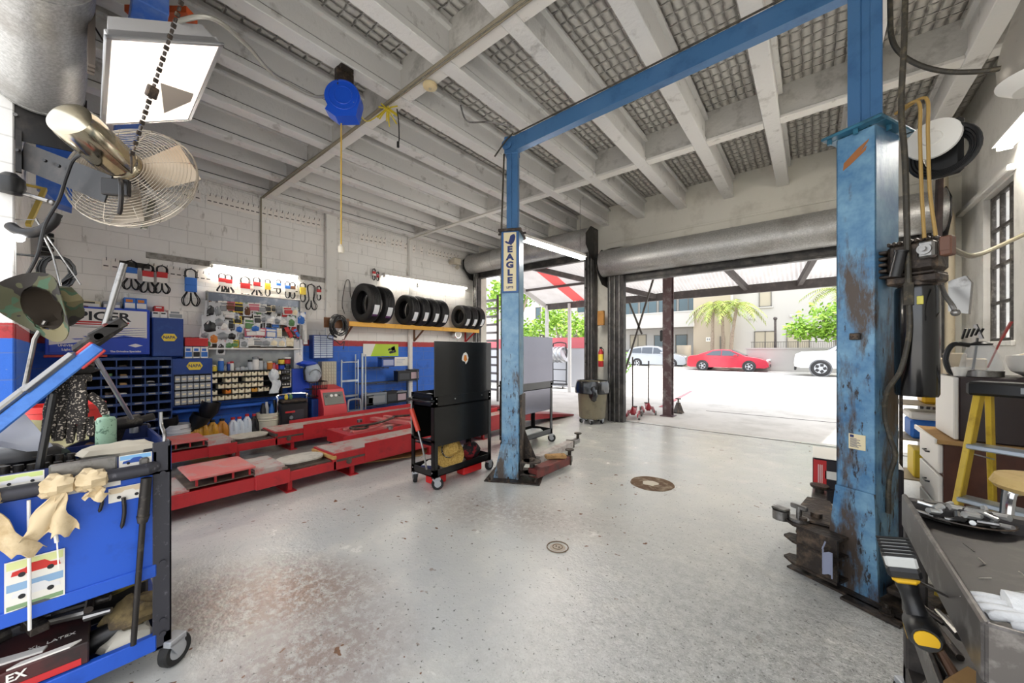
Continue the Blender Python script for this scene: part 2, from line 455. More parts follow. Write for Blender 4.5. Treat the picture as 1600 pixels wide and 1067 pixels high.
# sill seam where the driveway starts
struct('trim_31', MB().box(-3.10, 7.36, 0.0, 1.25, 7.385, .004), mat('seam', '#4a4844', .9))
# dark steel door tracks either side of the pier and at the ends
M_TRACK = mat('track_steel', '#3b3a3a', .45, .6, wear=(6, '#5d5a56', .45, .7))
M_TRACKL = mat('track_light', '#8d8c8a', .4, .7, wear=(8, '#5d5a56', .45, .7))
k = 0
for x0, x1, h in ((-3.84, -3.60, 4.02), (-3.30, -2.96, 3.1), (-7.22, -7.05, 3.6), (1.1, 1.32, 3.0)):
    b = MB(); b.m = 0
    b.box(x0, 7.2, 0, x1, 7.34, h, .006)
    b.m = 1
    for i in range(3):
        xx = x0 + (x1-x0)*(.15+.3*i); b.box(xx, 7.16, 0, xx+.02, 7.21, h, .004)
    b.m = 0
    for z in range(1, int(h/.4)): b.cyl((x0+.05, 7.16, z*.4), (x0+.05, 7.21, z*.4), .014, n=8)
    struct('trim_%d' % (32+k), b, [M_TRACK, M_TRACKL]); k += 1
# painted pier and jamb of the door the photograph is taken from
b = MB().box(-4.84, -.36, 0, -4.72, -.205, 3.75, .008); struct('trim_39', b, M_PIER)
# window in the right wall: steel frame with panes
b = MB(); y0, y1, z0, z1 = 5.80, 6.62, 1.55, 3.15
wf = mat('window_steel', '#4a4540', .5, .3, wear=(12, '#8a857d', .5, .7))
for yy in (y0+.02, y0+.28, y0+.54, y1-.02): b.box(XR+.05, yy-.02, z0, XR+.09, yy+.02, z1, .004)
for zz in (z0+.02, z0+.42, z0+.82, z0+1.22, z1-.02): b.box(XR+.05, y0, zz-.016, XR+.09, y1, zz+.016, .004)
wo = struct('window_1', b, wf)
gm = mat('clear_glass', '#ffffff', .02, trans=1.0, ior=1.05, spec=.5)
MB().box(XR+.066, y0, z0, XR+.074, y1, z1).build('pane', gm, wo)
b = MB().box(XR-.06, 5.72, 3.17, XR, 7.34, 3.23, .008); b.box(XR-.03, 5.75, 1.50, XR, 6.7, 1.55, .006); struct('trim_43', b, M_WHITE)
# ---- roll-up door barrels (galvanised)
def galv_mat():
    t = NT('galvanised')
    v = nd(t.nt, 'ShaderNodeTexVoronoi'); v.inputs['Scale'].default_value = 70; t.L.new(t.pos, v.inputs['Vector'])
    col = t.mix(t.ramp(t.noise(55, 3), .35, .65), '#a3a3a1', '#c2c2c0')
    col = t.mix(t.ramp(t.noise(2.0, 5), .5, .72), col, '#8c8780')
    m = t.out(col, .42, t.bump(t.noise(70, 3), .15, .01)); t.b.inputs['Metallic'].default_value = .55
    return m
M_GALV = galv_mat()
def barrel(name, label, x0, x1, y, z, r, plates, drop=.0):
    t = thing(name, label, 'roll-up door', (0, 0, 0))
    b = MB(); N = 40
    prof = []
    for i in range(N):
        a = 2*PI*i/N; prof.append((y + math.cos(a)*r, z + math.sin(a)*r))
    b.cyl((x0, y, z), (x1, y, z), r, n=48)
    n = 5
    for i in range(n): b.cyl((x0+.004 + (x1-x0-.02)*i/(n-1), y, z), (x0+.016 + (x1-x0-.02)*i/(n-1), y, z), r+.006, n=48)
    b.build('curtain_roll', M_GALV, t)
    c = MB(); c.box(x0+.02, y-.03+r*.75, z-r-.10, x1-.02, y+.03+r*.75, z-r+.12, .006); c.box(x0+.02, y-.06+r*.75, z-r-.13, x1-.02, y+.06+r*.75, z-r-.09, .006)
    c.build('bottom_bar', M_TRACK, t)
    for xx, side in plates:
        p = MB()
        p.prism([(y+r+.18, z-r-.22), (y+r+.18, z+r+.02), (y-.05, z+r+.02), (y-r-.02, z+r*.3), (y-r-.02, z-r*.6), (y-.02, z-r-.16)], 0, .012,
                Matrix(((0, 0, 1, xx), (1, 0, 0, 0), (0, 1, 0, 0), (0, 0, 0, 1))))
        p.build('end_plate', M_BLACKST, t)
    return t
M_BLACKST = mat('black_steel', '#232222', .45, .3, wear=(7, '#3c3632', .5, .7))
barrel('rollup_door', 'grey rolled-up shutter above the wider doorway on the far side of the red ramps', -7.24, -3.62, 7.12, 3.80, .25, ((-3.62, 1), (-7.26, -1)))
barrel('rollup_door', 'galvanised rolled-up shutter above the doorway facing the red car', -3.36, 1.30, 7.12, 3.24, .265, ((-3.38, 1), (1.30, 1)))
# back door roll, over the camera
t = thing('rollup_door', 'galvanised shutter roll with black end plate above the fan bracket', 'roll-up door')
b = MB(); b.cyl((-4.72, -.10, 3.56), (1.45, -.10, 3.56), .25, n=56)
for x in (-4.70, -3.2, -1.7, -.2, 1.3): b.cyl((x, -.10, 3.56), (x+.02, -.10, 3.56), .254, n=56)
b.build('curtain_roll', M_GALV, t)
p = MB(); p.prism([(-.4, 3.05), (.16, 3.10), (.16, 3.55), (-.1, 3.86), (-.4, 3.86)], 0, .014, Matrix(((0, 0, 1, -4.75), (1, 0, 0, 0), (0, 1, 0, 0), (0, 0, 0, 1))))
p.build('end_plate', M_BLACKST, t)
p = MB()
for q in ((.12, 3.28), (-.02, 3.26), (-.2, 3.25)): p.cyl((-4.74, q[0], q[1]), (-4.71, q[0], q[1]), .012, n=8)
p.build('bolt', M_TRACKL, t)
# ================================================================ TWO-POST LIFT
def lift_paint(name, base, rust, lo, hi, light=None):
    """chipped, streaked blue paint"""
    m, nt, b = newmat(name); L = nt.links
    tc = nd(nt, 'ShaderNodeTexCoord'); mp = nd(nt, 'ShaderNodeMapping'); mp.inputs['Scale'].default_value = (1, 1, .28); L.new(tc.outputs['Object'], mp.inputs[0])
    def nz(scale, det, v): 
        n = nd(nt, 'ShaderNodeTexNoise'); n.inputs['Scale'].default_value = scale; n.inputs['Detail'].default_value = det; n.inputs['Roughness'].default_value = .7; L.new(v, n.inputs['Vector']); return n.outputs['Fac']
    def rp(v, a, c):
        r = nd(nt, 'ShaderNodeMapRange'); r.inputs[1].default_value = a; r.inputs[2].default_value = c; L.new(v, r.inputs[0]); return r.outputs[0]
    def mx(f, a, c):
        q = nd(nt, 'ShaderNodeMix', data_type='RGBA'); L.new(f, q.inputs[0])
        for i, v in ((6, a), (7, c)):
            if isinstance(v, tuple): q.inputs[i].default_value = c4(v)
            else: L.new(v, q.inputs[i])
        return q.outputs[2]
    big = nz(3.1, 8, mp.outputs[0]); fine = nz(30, 6, mp.outputs[0])
    col = mx(rp(nz(5, 4, tc.outputs['Object']), .35, .7), srgb(base), srgb(light or base))
    # wear is heavier on the lower two thirds of the post
    sp = nd(nt, 'ShaderNodeSeparateXYZ'); L.new(tc.outputs['Object'], sp.inputs[0])
    hz = nd(nt, 'ShaderNodeMapRange'); hz.inputs[1].default_value = 2.5; hz.inputs[2].default_value = 1.2; hz.inputs[3].default_value = -.16; hz.inputs[4].default_value = .075; L.new(sp.outputs[2], hz.inputs[0])
    ad = nd(nt, 'ShaderNodeMath', operation='ADD'); L.new(big, ad.inputs[0]); L.new(hz.outputs[0], ad.inputs[1])
    col = mx(rp(ad.outputs[0], lo, hi), col, srgb(rust))
    ad2 = nd(nt, 'ShaderNodeMath', operation='ADD'); L.new(fine, ad2.inputs[0]); L.new(hz.outputs[0], ad2.inputs[1])
    col = mx(rp(ad2.outputs[0], .64, .70), col, srgb('#2f2a28'))
    L.new(col, b.inputs['Base Color']); b.inputs['Roughness'].default_value = .42; b.inputs['Metallic'].default_value = .1
    bp = nd(nt, 'ShaderNodeBump'); bp.inputs['Strength'].default_value = .2; bp.inputs['Distance'].default_value = .006; L.new(fine, bp.inputs['Height']); L.new(bp.outputs[0], b.inputs['Normal'])
    MATS[name] = m; return m
M_LIFT = lift_paint('lift_blue', '#41729c', '#4f443c', .52, .60, '#7ba5bf')
M_LIFTL = lift_paint('lift_blue_pale', '#5a86a8', '#564c44', .55, .63, '#88a9be')
M_BEAM = mat('beam_blue', '#44719f', .35, .1, wear=(6, '#315a86', .5, .75))
M_GREASE = mat('greasy_steel', '#3a332e', .5, .5, wear=(14, '#6d5c4c', .5, .7), bump=(40, .3))
M_STEEL = mat('bare_steel', '#8f8d8a', .32, .9, wear=(12, '#5a5652', .5, .7))
M_CHROME = mat('chrome', '#d8d8d8', .12, 1.0)
M_HOSE = mat('hydraulic_hose', '#38342c', .6, wear=(25, '#5c5544', .5, .65))
M_RUBBER = mat('black_rubber', '#1b1b1b', .7)
M_PLBLACK = mat('black_plastic', '#161617', .38)
M_CREAM = mat('cream_label', '#e4d6ae', .5); M_NAVY = mat('navy_print', '#1d2c66', .5)
M_ARMRED = mat('arm_red', '#6a2b26', .5, .2, wear=(9, '#3b2a26', .45, .65))
M_ARMPINK = mat('arm_grey', '#b9b3ae', .5, .2, wear=(9, '#8f7f7a', .45, .65))
lift = thing('two_post_lift', 'blue two post car lift with rust-worn posts joined by a beam overhead', 'car lift', (-1.2, 3.2, 0))
LO = Vector((1.2, -3.2, 0))                # parts are given in room coordinates, moved into the lift's frame
def lp(name, mb, m, parent=None):
    o = mb.build(name, m, lift if parent is None else parent)
    if parent is None: o.location = LO
    return o
def colM(x, y, rz):
    return Matrix.Translation((x, y, 0)) @ Matrix.Rotation(rz, 4, 'Z')
RR, RL = math.radians(27), math.radians(-27)
# right post: near corner where its two visible faces meet
CR = Vector((.283, 2.98, 0)); UL = Vector((-math.cos(RR), -math.sin(RR)*-1, 0))
MR = colM(CR.x, CR.y, 0) @ Matrix.Rotation(math.radians(-27), 4, 'Z')   # local -x: along the left face, local +y: along the right face
def post(M, w, d, h, mt, flip=1):
    b = MB(); b.T = M
    # C-section post: back and two side plates, open toward the car
    b.box(-w, 0, 0, 0, .012, h, .004); b.box(-.012, 0, 0, 0, d, h, .004); b.box(-w, 0, 0, -w+.012, d, h, .004)
    b.box(-w+.0, d-.012, 0, -w+.07, d, h, .003); b.box(-.07, d-.012, 0, 0, d, h, .003)
    return lp('post', b, mt)
p = post(MR, .19, .27, 2.76, M_LIFT)
# bolted foot guard, top plate, extension
b = MB(); b.T = MR
b.prism([(-.25, .012), (.02, .012), (-.0, .62), (-.185, .62)], 0, .02, Matrix(((1,0,0,0),(0,0,1,-.02),(0,1,0,0),(0,0,0,1))))
b.prism([(0, .02), (.30, .02), (.02, .52), (0, .52)], 0, .014, Matrix(((0,0,1,-.014),(1,0,0,.0),(0,1,0,0),(0,0,0,1))))
lp('foot_guard', b, M_LIFT)
b = MB(); b.T = MR
b.box(-.245, -.06, 2.765, .05, .0, 2.785, .006); b.box(-.245, .0, 2.765, -.16, .33, 2.785, .006); b.box(-.03, .0, 2.765, .05, .33, 2.785, .006); b.box(-.245, .30, 2.765, .05, .38, 2.785, .006); b.box(-.16, .0, 2.765, -.03, .12, 2.785, .004)
for q in ((-.21, -.03), (-.08, -.03), (.02, .1)): b.cyl((q[0], q[1], 2.735), (q[0], q[1], 2.765), .013, n=6)
lp('top_plate', b, mat('lift_teal', '#35708a', .4, .1, wear=(8, '#2c5568', .5, .7)))
b = MB(); b.T = MR
b.box(-.16, .08, 2.78, -.045, .19, 3.92, .006); b.box(-.055, .07, 2.78, .0, .082, 3.92, .003); b.box(-.165, .07, 2.78, -.10, .082, 3.92, .003)
lp('post_extension', b, M_BEAM)
b = MB(); b.T = MR
b.box(-.42, -.10, 0, .32, .50, .014, .004); b.box(-.10, -.16, 0, .16, -.08, .014, .003)
for q in ((.08, -.09), (-.36, .0), (.26, .05), (.26, .42), (-.36, .42)):
    b.cyl((q[0], q[1], .014), (q[0], q[1], .022), .03, n=16); b.cyl((q[0], q[1], .022), (q[0], q[1], .045), .019, n=6); b.cyl((q[0], q[1], .045), (q[0], q[1], .065), .010, n=10)
lp('base_plate', b, M_GREASE)
# carriage and folded arms of the right post
b = MB(); b.T = MR
b.box(-.16, .10, .06, -.03, .30, .95, .006); b.box(.02, .06, .05, .22, .22, .085, .008); b.box(.02, .06, .25, .22, .22, .28, .008); b.cyl((.12, .14, .085), (.12, .14, .25), .028)
lp('carriage', b, M_GREASE)
def arm(name, M, L, w, z, mt):
    b = MB(); b.T = M
    b.prism([(-.10, -w*.8), (.10, -w*.8), (L, -w*.5), (L, w*.5), (.10, w*.8), (-.10, w*.8)], z, z+.012); b.prism([(-.10, -w*.8), (.10, -w*.8), (L, -w*.5), (L, w*.5), (.10, w*.8), (-.10, w*.8)], z+.09, z+.102)
    b.box(.06, -w*.55, z+.012, L, -w*.45, z+.09); b.box(.06, w*.45, z+.012, L, w*.55, z+.09)
    b.cyl((0, 0, z-.02), (0, 0, z+.13), .032, n=20)
    o = lp(name, b, mt)
    c = MB(); c.T = M
    c.box(L-.06, -w*.36, z+.02, L+.30, w*.36, z+.085, .004); o2 = c.build('extension', M_STEEL, o)
    c = MB(); c.T = M
    c.cyl((L+.24, 0, z+.085), (L+.24, 0, z+.12), .03); c.lathe([(0, .12), (.055, .12), (.06, .13), (.06, .14), (0, .14)], (L+.24, 0, z)); c.build('lift_pad', M_GREASE, o)
    return o
A0 = Vector((.0, 3.12, 0))
arm('arm', Matrix.Translation((.02, 3.2, 0)) @ Matrix.Rotation(math.radians(88), 4, 'Z'), .40, .13, .24, M_GREASE)
# short stacked arm bracket in view left of the right post
b = MB()
b.T = Matrix.Translation((.04, 3.03, 0)) @ Matrix.Rotation(math.radians(152), 4, 'Z')
for z in (.06, .20, .31):
    b.prism([(-.12, -.075), (.12, -.075), (.20, -.03), (.20, .03), (.12, .075), (-.12, .075)], z, z+.014)
b.box(-.12, .055, .06, .10, .07, .32); b.box(-.12, -.07, .06, .0, -.055, .21)
b.cyl((.10, 0, .05), (.10, 0, .36), .022); b.cyl((-.04, 0, .05), (-.04, 0, .30), .018)
lp('arm_bracket', b, M_GREASE)
b = MB(); b.T = Matrix.Translation((-.07, 3.10, 0)) @ Matrix.Rotation(math.radians(152), 4, 'Z')
b.cyl((0, 0, .325), (0, 0, .345), .055); b.cyl((0, 0, .345), (0, 0, .42), .016); b.box(-.05, -.012, .40, .05, .012, .43, .006); b.cyl((.1, .02, .30), (.1, .02, .36), .05); b.box(.06, -.02, .36, .15, .05, .375, .006)
lp('lift_pad', b, M_STEEL)
b = MB(); b.T = MR
b.box(-.125, -.0045, .86, -.045, -.001, .95); o = lp('rating_plate', b, M_CREAM)
c = MB(); c.T = MR
for i in range(9): c.box(-.118, -.006, .872+.0062*i, -.118+.03+.036*R.random(), -.0045, .8745+.0062*i)
c.box(-.118, -.006, .93, -.10, -.0045, .945); c.build('lettering', M_NAVY, o)
b = MB(); b.T = MR; b.box(-.115, -.025, 1.515, -.065, -.001, 1.555, .004); b.cyl((-.10, -.03, 1.535), (-.10, -.02, 1.535), .007); b.cyl((-.08, -.03, 1.535), (-.08, -.02, 1.535), .007); lp('safety_latch', b, M_GREASE)
# bare metal scrape near the top
b = MB(); b.T = MR; b.prism([(-.15, 2.60), (-.08, 2.66), (-.03, 2.69), (-.035, 2.675), (-.07, 2.63), (-.04, 2.655), (-.045, 2.63), (-.12, 2.575), (-.155, 2.555)], 0, .0012, Matrix(((1,0,0,0),(0,0,1,-.0016),(0,1,0,0),(0,0,0,1)))); lp('rust_scrape', b, mat('rust_brown', '#9a6338', .8))
# ---- left post
CL = Vector((-2.735, 3.175, 0))
ML = Matrix.Translation(CL) @ Matrix.Rotation(math.radians(27), 4, 'Z')       # face with the sign along local x
b = MB(); b.T = ML
w_, d_ = .205, .27
b.box(0, 0, 0, w_, .012, 2.80, .004); b.box(0, 0, 0, .012, d_, 2.80, .004); b.box(w_-.012, 0, 0, w_, d_, 2.80, .004); b.box(w_-.06, d_-.012, 0, w_, d_, 2.80); b.box(0, d_-.012, 0, .06, d_, 2.80)
p = lp('post', b, M_LIFTL)
b = MB(); b.T = ML
b.prism([(-.09, .0), (w_*.86, .0), (w_*.86, .40), (.0, .40)], 0, .016, Matrix(((1,0,0,0),(0,0,1,-.018),(0,1,0,0),(0,0,0,1))))
b.box(w_*.84, -.03, 0, w_*.98, .0, .30, .004); lp('foot_guard', b, M_LIFTL)
b = MB(); b.T = ML; b.box(-.17, -.13, 0, w_+.25, .42, .014, .004)
for q in ((-.12, -.09), (.10, -.1), (w_+.2, -.06), (w_+.2, .36), (-.12, .36)):
    b.cyl((q[0], q[1], .014), (q[0], q[1], .04), .02, n=6); b.cyl((q[0], q[1], .04), (q[0], q[1], .06), .01, n=8)
lp('base_plate', b, M_GREASE)
b = MB(); b.T = ML
b.box(-.03, -.04, 2.79, w_+.03, .0, 2.82, .004); b.box(-.03, -.0, 2.79, w_+.03, d_+.06, 2.806, .004); b.cyl((-.06, .1, 2.80), (w_+.06, .1, 2.80), .012); lp('top_plate', b, M_GREASE)
b = MB(); b.T = ML
b.box(.045, .06, 2.80, .175, .17, 3.74, .006); b.box(.095, .05, 2.80, .105, .062, 3.74); lp('post_extension', b, M_BEAM)
b = MB(); b.T = ML; b.cyl((.05, .03, 3.80), (.05, .075, 3.80), .055, n=20); b.cyl((.05, .02, 3.80), (.05, .085, 3.80), .014, n=10); b.box(.02, .05, 3.70, .18, .18, 3.90, .006)
lp('pulley', b, M_BEAM)
# sign on the left post
b = MB(); b.T = ML; b.box(.004, -.016, 2.10, w_-.004, -.002, 2.795, .004); sg = lp('sign_backing', b, mat('sign_blue', '#2d5b93', .4))
b = MB(); b.T = ML; b.box(.030, -.019, 2.12, w_-.030, -.015, 2.78, .002); sn = b.build('sign_plate', M_CREAM, sg)
def mtxt(name, s, size, x, z, m, parent, bold=.0, sx=1.0):
    o = text(name, s, size, (0, 0, 0), (0, 0, 0), m, parent, .0012, sx=sx, bold=bold)
    o.matrix_basis = ML @ Matrix.Translation((x, -.021, z)) @ Matrix.Rotation(PI/2, 4, 'X') @ Matrix.Diagonal((sx, 1, 1, 1)); return o
for i, ch in enumerate('EAGLE'): mtxt('lettering', ch, .092, w_/2, 2.585-.087*i, M_NAVY, sg, .005, 1.25)
mtxt('lettering', 'LIFTS', .034, w_/2, 2.160, M_NAVY, sg, .001); mtxt('lettering', '· · ·', .03, w_/2, 2.133, mat('orange_print', '#c08a3c', .5), sg)
b = MB(); b.T = ML @ Matrix(((1,0,0,0),(0,0,-1,-.0195),(0,1,0,0),(0,0,0,1)))
b.prism([(.040, 2.676), (.062, 2.684), (.085, 2.668), (.098, 2.70), (.108, 2.74), (.130, 2.752), (.152, 2.757), (.166, 2.73), (.160, 2.69), (.145, 2.662), (.125, 2.645), (.118, 2.628), (.104, 2.642), (.082, 2.648), (.060, 2.660)], 0, .0015)
b.build('emblem', M_NAVY, sg)
# swing arms of the left post
b = MB(); b.T = ML; b.box(.05, .10, .06, .16, .34, .95, .006); b.box(w_+.0, .02, .10, w_+.025, .26, .95, .004); lp('carriage', b, M_GREASE)
b = MB(); b.T = ML
for z in (.07, .20): b.prism(arc((w_+.14, .05, 0), .10, 0, 2*PI, 20), z, z+.015)
b.cyl((w_+.14, .05, .05), (w_+.14, .05, .24), .03); b.box(w_+.02, -.04, .07, w_+.12, .10, .085); b.box(w_+.02, -.04, .20, w_+.12, .10, .215)
b.prism([(.0, .0), (.16, .0), (.0, .38)], 0, .012, Matrix(((1,0,0,w_+.02),(0,0,1,.20),(0,1,0,.16),(0,0,0,1))))
lp('arm_bracket', b, M_GREASE)
def larm(p0, p1, z, h, w, m, ext):
    b = MB(); p0 = Vector(p0); p1 = Vector(p1)
    b.beam((p0.x, p0.y, z+h/2), (p1.x, p1.y, z+h/2), w, h, b=.006)
    o = lp('arm', b, m); d = (p1-p0).normalized(); e = p1 + d*ext
    c = MB(); c.beam((p1.x-d.x*.05, p1.y-d.y*.05, z+h/2), (e.x, e.y, z+h/2), w*.72, h*.72, b=.004); c.build('extension', M_STEEL, o)
    c = MB(); c.cyl((e.x, e.y, z+h*.5), (e.x, e.y, z+h+.05), .022); c.cyl((e.x, e.y, z+h+.05), (e.x, e.y, z+h+.065), .055); c.build('lift_pad', M_GREASE, o)
    c = MB(); q = p1 - d*.02; c.beam((q.x-d.x*.01, q.y-d.y*.01, z+h/2), (q.x+d.x*.015, q.y+d.y*.015, z+h/2), w*1.12, h*1.12); c.build('stop_clamp', M_GREASE, o)
a0 = onZ(832, 738, .1); a1 = onZ(886, 716, .1); larm((a0.x, a0.y, 0), (a1.x, a1.y, 0), .04, .10, .13, M_ARMRED, .06)
a0 = onZ(838, 717, .1); a1 = onZ(892, 692, .1); larm((a0.x, a0.y, 0), (a1.x, a1.y, 0), .05, .09, .11, M_ARMPINK, .24)
# overhead beam with cable, cable runs
b = MB()
pa = Vector((-2.62, 3.27, 3.80)); pb = Vector((.22, 3.18, 3.80))
b.beam(pa, pb, .012, .16, b=.002); b.beam(pa + Vector((0, .035, -.076)), pb + Vector((0, .035, -.076)), .085, .010); b.beam(pa + Vector((0, .035, .076)), pb + Vector((0, .035, .076)), .085, .010)
lp('cross_beam', b, M_BEAM)
b = MB(); b.tube([pa + Vector((.0, -.02, .09)), (pa+pb)/2 + Vector((0, -.02, .085)), pb + Vector((0, -.02, .09))], .008); b.tube([(-2.86, 3.2, 3.70), (-2.70, 3.2, 3.82), pa + Vector((0, -.03, .10))], .009)
b.tube([ML @ Vector((-.012, .06, .4)), ML @ Vector((-.014, .06, 2.0)), ML @ Vector((-.012, .06, 2.9)), ML @ Vector((.02, .05, 3.7))], .010)
lp('cable', b, M_HOSE)
# conduit bridging from the beam to the joists
b = MB(); b.tube(smooth_path([(-2.55, 3.15, 3.90), (-2.75, 3.0, 3.96), (-3.0, 2.9, 4.02), (-2.95, 2.75, 4.10)]), .009); lp('safety_wire', b, M_TRACKL)
# ---- power unit on the right post's outer face
pu = bpy.data.objects.new('power_unit', None); COL.objects.link(pu); pu.parent = lift
pu.matrix_basis = Matrix.Translation(LO) @ MR @ Matrix.Translation((.0, .12, 0))
def pp(name, mb, m): return mb.build(name, m, pu)
b = MB()
b.lathe([(0, 1.20), (.082, 1.20), (.088, 1.215), (.088, 1.78), (.084, 1.80), (.06, 1.815), (0, 1.815)], (.13, -.01, 0), n=36)
pp('reservoir', b, mat('gloss_black', '#0f0e0e', .18, .0, coat=.4))
b = MB(); b.box(.16, -.0985, 1.70, .185, -.090, 1.745, .002); pp('label', b, mat('yellow_label', '#cfc65a', .5))
b = MB(); b.box(.02, -.07, 1.82, .23, .07, 1.87, .01); b.box(.0, -.09, 1.865, .22, .09, 1.88, .004); b.cyl((.13, 0, 1.80), (.13, 0, 1.83), .075); pp('pump_block', b, M_GREASE)
b = MB(); b.box(.03, -.085, 1.88, .23, .08, 2.05, .02)
for i in range(9): b.box(.035+.022*i, -.09, 2.04, .048+.022*i, .085, 2.062, .004)
for z in (1.90, 1.935, 1.97, 2.005): b.box(-.005, -.09, z, .035, .08, z+.018, .004)
pp('motor', b, M_GREASE)
b = MB(); b.box(.17, -.13, 1.94, .235, -.08, 2.03, .01); b.cyl((.20, -.14, 1.985), (.20, -.125, 1.985), .028); b.cyl((.20, -.155, 1.985), (.20, -.14, 1.985), .012); pp('switch_box', b, M_STEEL)
b = MB(); b.box(.245, -.11, 1.94, .29, -.05, 2.04, .006); b.box(.25, -.114, 1.965, .285, -.11, 2.02); pp('relay_box', b, mat('relay_brown', '#6d4a3a', .5))
b = MB(); b.cyl((.085, -.13, 1.86), (.11, -.13, 1.99), .026, n=20); b.cyl((.11, -.13, 1.99), (.112, -.13, 2.0), .03, n=20); pp('capacitor', b, M_PLBLACK)
b = MB(); b.tube(smooth_path([(.24, -.06, 1.79), (.27, -.11, 1.73), (.30, -.14, 1.68), (.31, -.14, 1.65)]), .010); b.ball((.312, -.14, 1.64), .018); pp('release_lever', b, M_STEEL)
b = MB(); b.prism([(.24, 1.66), (.31, 1.64), (.32, 1.80), (.30, 1.84), (.24, 1.82)], .02, .05, Matrix(((1,0,0,0),(0,0,1,0),(0,1,0,0),(0,0,0,1)))); pp('shield', b, M_STEEL)
b = MB()
b.tube(smooth_path([(.13, -.12, 3.95), (.12, -.12, 3.2), (.10, -.10, 2.8), (.115, -.10, 2.5), (.125, -.10, 2.0), (.13, -.10, 1.75)]), .014)
b.cyl((.13, -.10, 1.70), (.13, -.10, 1.82), .022, n=6)
b.tube(smooth_path([(.13, -.10, 1.74), (.135, -.11, 1.55), (.11, -.13, 1.35), (.05, -.12, 1.22), (.02, -.07, 1.08), (.035, -.05, .95), (.05, -.03, .85), (.02, -.02, .70), (.012, -.01, .50)], 8), .012)
pp('hydraulic_hose', b, M_HOSE)
b = MB()
b.tube(smooth_path([onY(x_, y_, 3.12) for x_, y_ in ((1391, -40), (1391, 20), (1394, 62), (1410, 86), (1440, 103), (1480, 112), (1530, 112), (1563, 107))], 6), .013); o_ = pp('supply_hose', b, M_HOSE); o_.matrix_basis = pu.matrix_basis.inverted() @ Matrix.Translation(LO)
b = MB(); 
for dx in (0, .03): b.tube(smooth_path([(.05+dx, -.03, 2.81), (.16+dx, -.08, 2.80), (.17+dx, -.09, 2.6), (.18+dx, -.1, 2.3), (.19+dx*1.4, -.1, 2.05)]), .008)
pp('tan_cord', b, mat('tan_cord', '#a98a4f', .6))
b = MB()
for i in range(4): b.tube(arc((.22, .02+.012*i, 2.52), .13-.012*i, 0, 2*PI, 28, 'xz')[:-1], .011, closed=True)
b.box(.15, .06, 2.40, .28, .10, 2.70, .02); pp('coiled_hose', b, M_PLBLACK)
b = MB(); b.lathe([(0, .012), (.035, .012), (.04, .004), (.105, 0), (.108, -.01), (0, -.012)], (.19, -.005, 2.60), (.1, -1, .1), n=30); pp('reel_cover', b, M_WHITE)
# ================================================================ LAMPS, FAN AND CEILING THINGS
def emit_mat(name, col, s):
    m = mat(name, col, .4, emit=(srgb(col), s)); return m
M_TUBE = emit_mat('lit_tube', '#fff8ee', 62.0)
M_PANEL = emit_mat('lit_diffuser', '#fff1e4', .62)
M_TUBED = emit_mat('dim_tube', '#fffaf2', 9.0); M_TUBEW = emit_mat('wall_tube', '#fff8ee', 26.0)
def strip(label, p0, p1, tubes=2, group=None, up=.06, tm=None):
    """fluorescent strip fitting between two points, tubes below the tray"""
    t = thing('strip_light', label, 'ceiling light' if group is None else 'strip light', p0)
    d = Vector(p1) - Vector(p0); L = d.length; M = Matrix.Translation((0, 0, 0)) @ d.to_track_quat('Y', 'Z').to_matrix().to_4x4()
    b = MB(); b.T = M; b.box(-.055, 0, .0, .055, L, .05, .008); b.box(-.075, 0, -.006, .075, L, .004, .002); b.build('tray', M_WHITE, t)
    for k in range(tubes):
        x = (k-.5*(tubes-1))*.06; b = MB(); b.T = M; b.cyl((x, .03, -.028), (x, L-.03, -.028), .016, n=12); b.build('tube', tm or M_TUBE, t)
    for y in (.012, L-.03):
        b = MB(); b.T = M; b.box(-.05, y, -.05, .05, y+.02, 0, .004); b.build('end_cap', M_WHITE, t)
    return t
XW = XL + .08
a = onX(330, 414, XW+.05); c = onX(468, 433, XW+.05)
strip('lit white strip light on the wall above the hanging parts board', (XW, a.y, a.z+.02), (XW, c.y, c.z+.02), tm=M_TUBEW)
a = onX(601, 429, XW+.05); c = onX(731, 449, XW+.05)
st2 = strip('slim white strip light on the wall above the new tyres', (XW, a.y, a.z), (XW, c.y, c.z), tm=M_TUBED)
a = Vector((-3.05, 4.0, 0)); 
p0 = onZ(815, 371, 3.12); p1 = onZ(912, 402, 3.12)
sl = strip('lit strip light slung in the wide doorway beside the lift sign', p0, p1)
b = MB()
dv = Vector(p1)-Vector(p0); b.T = Matrix.Identity(4)
b.cyl(dv*.93 + Vector((0, 0, .05)), dv*.93 + Vector((0, 0, 1.0)), .004, n=6); b.build('hanger', M_STEEL, sl)
# strip along the right wall just above the window trim
strip('lit strip light on the right wall above the window trim', (XR-.09, 4.3, 3.40), (XR-.09, 5.68, 3.40))
FCX = Vector((-4.25, .38, 2.86))
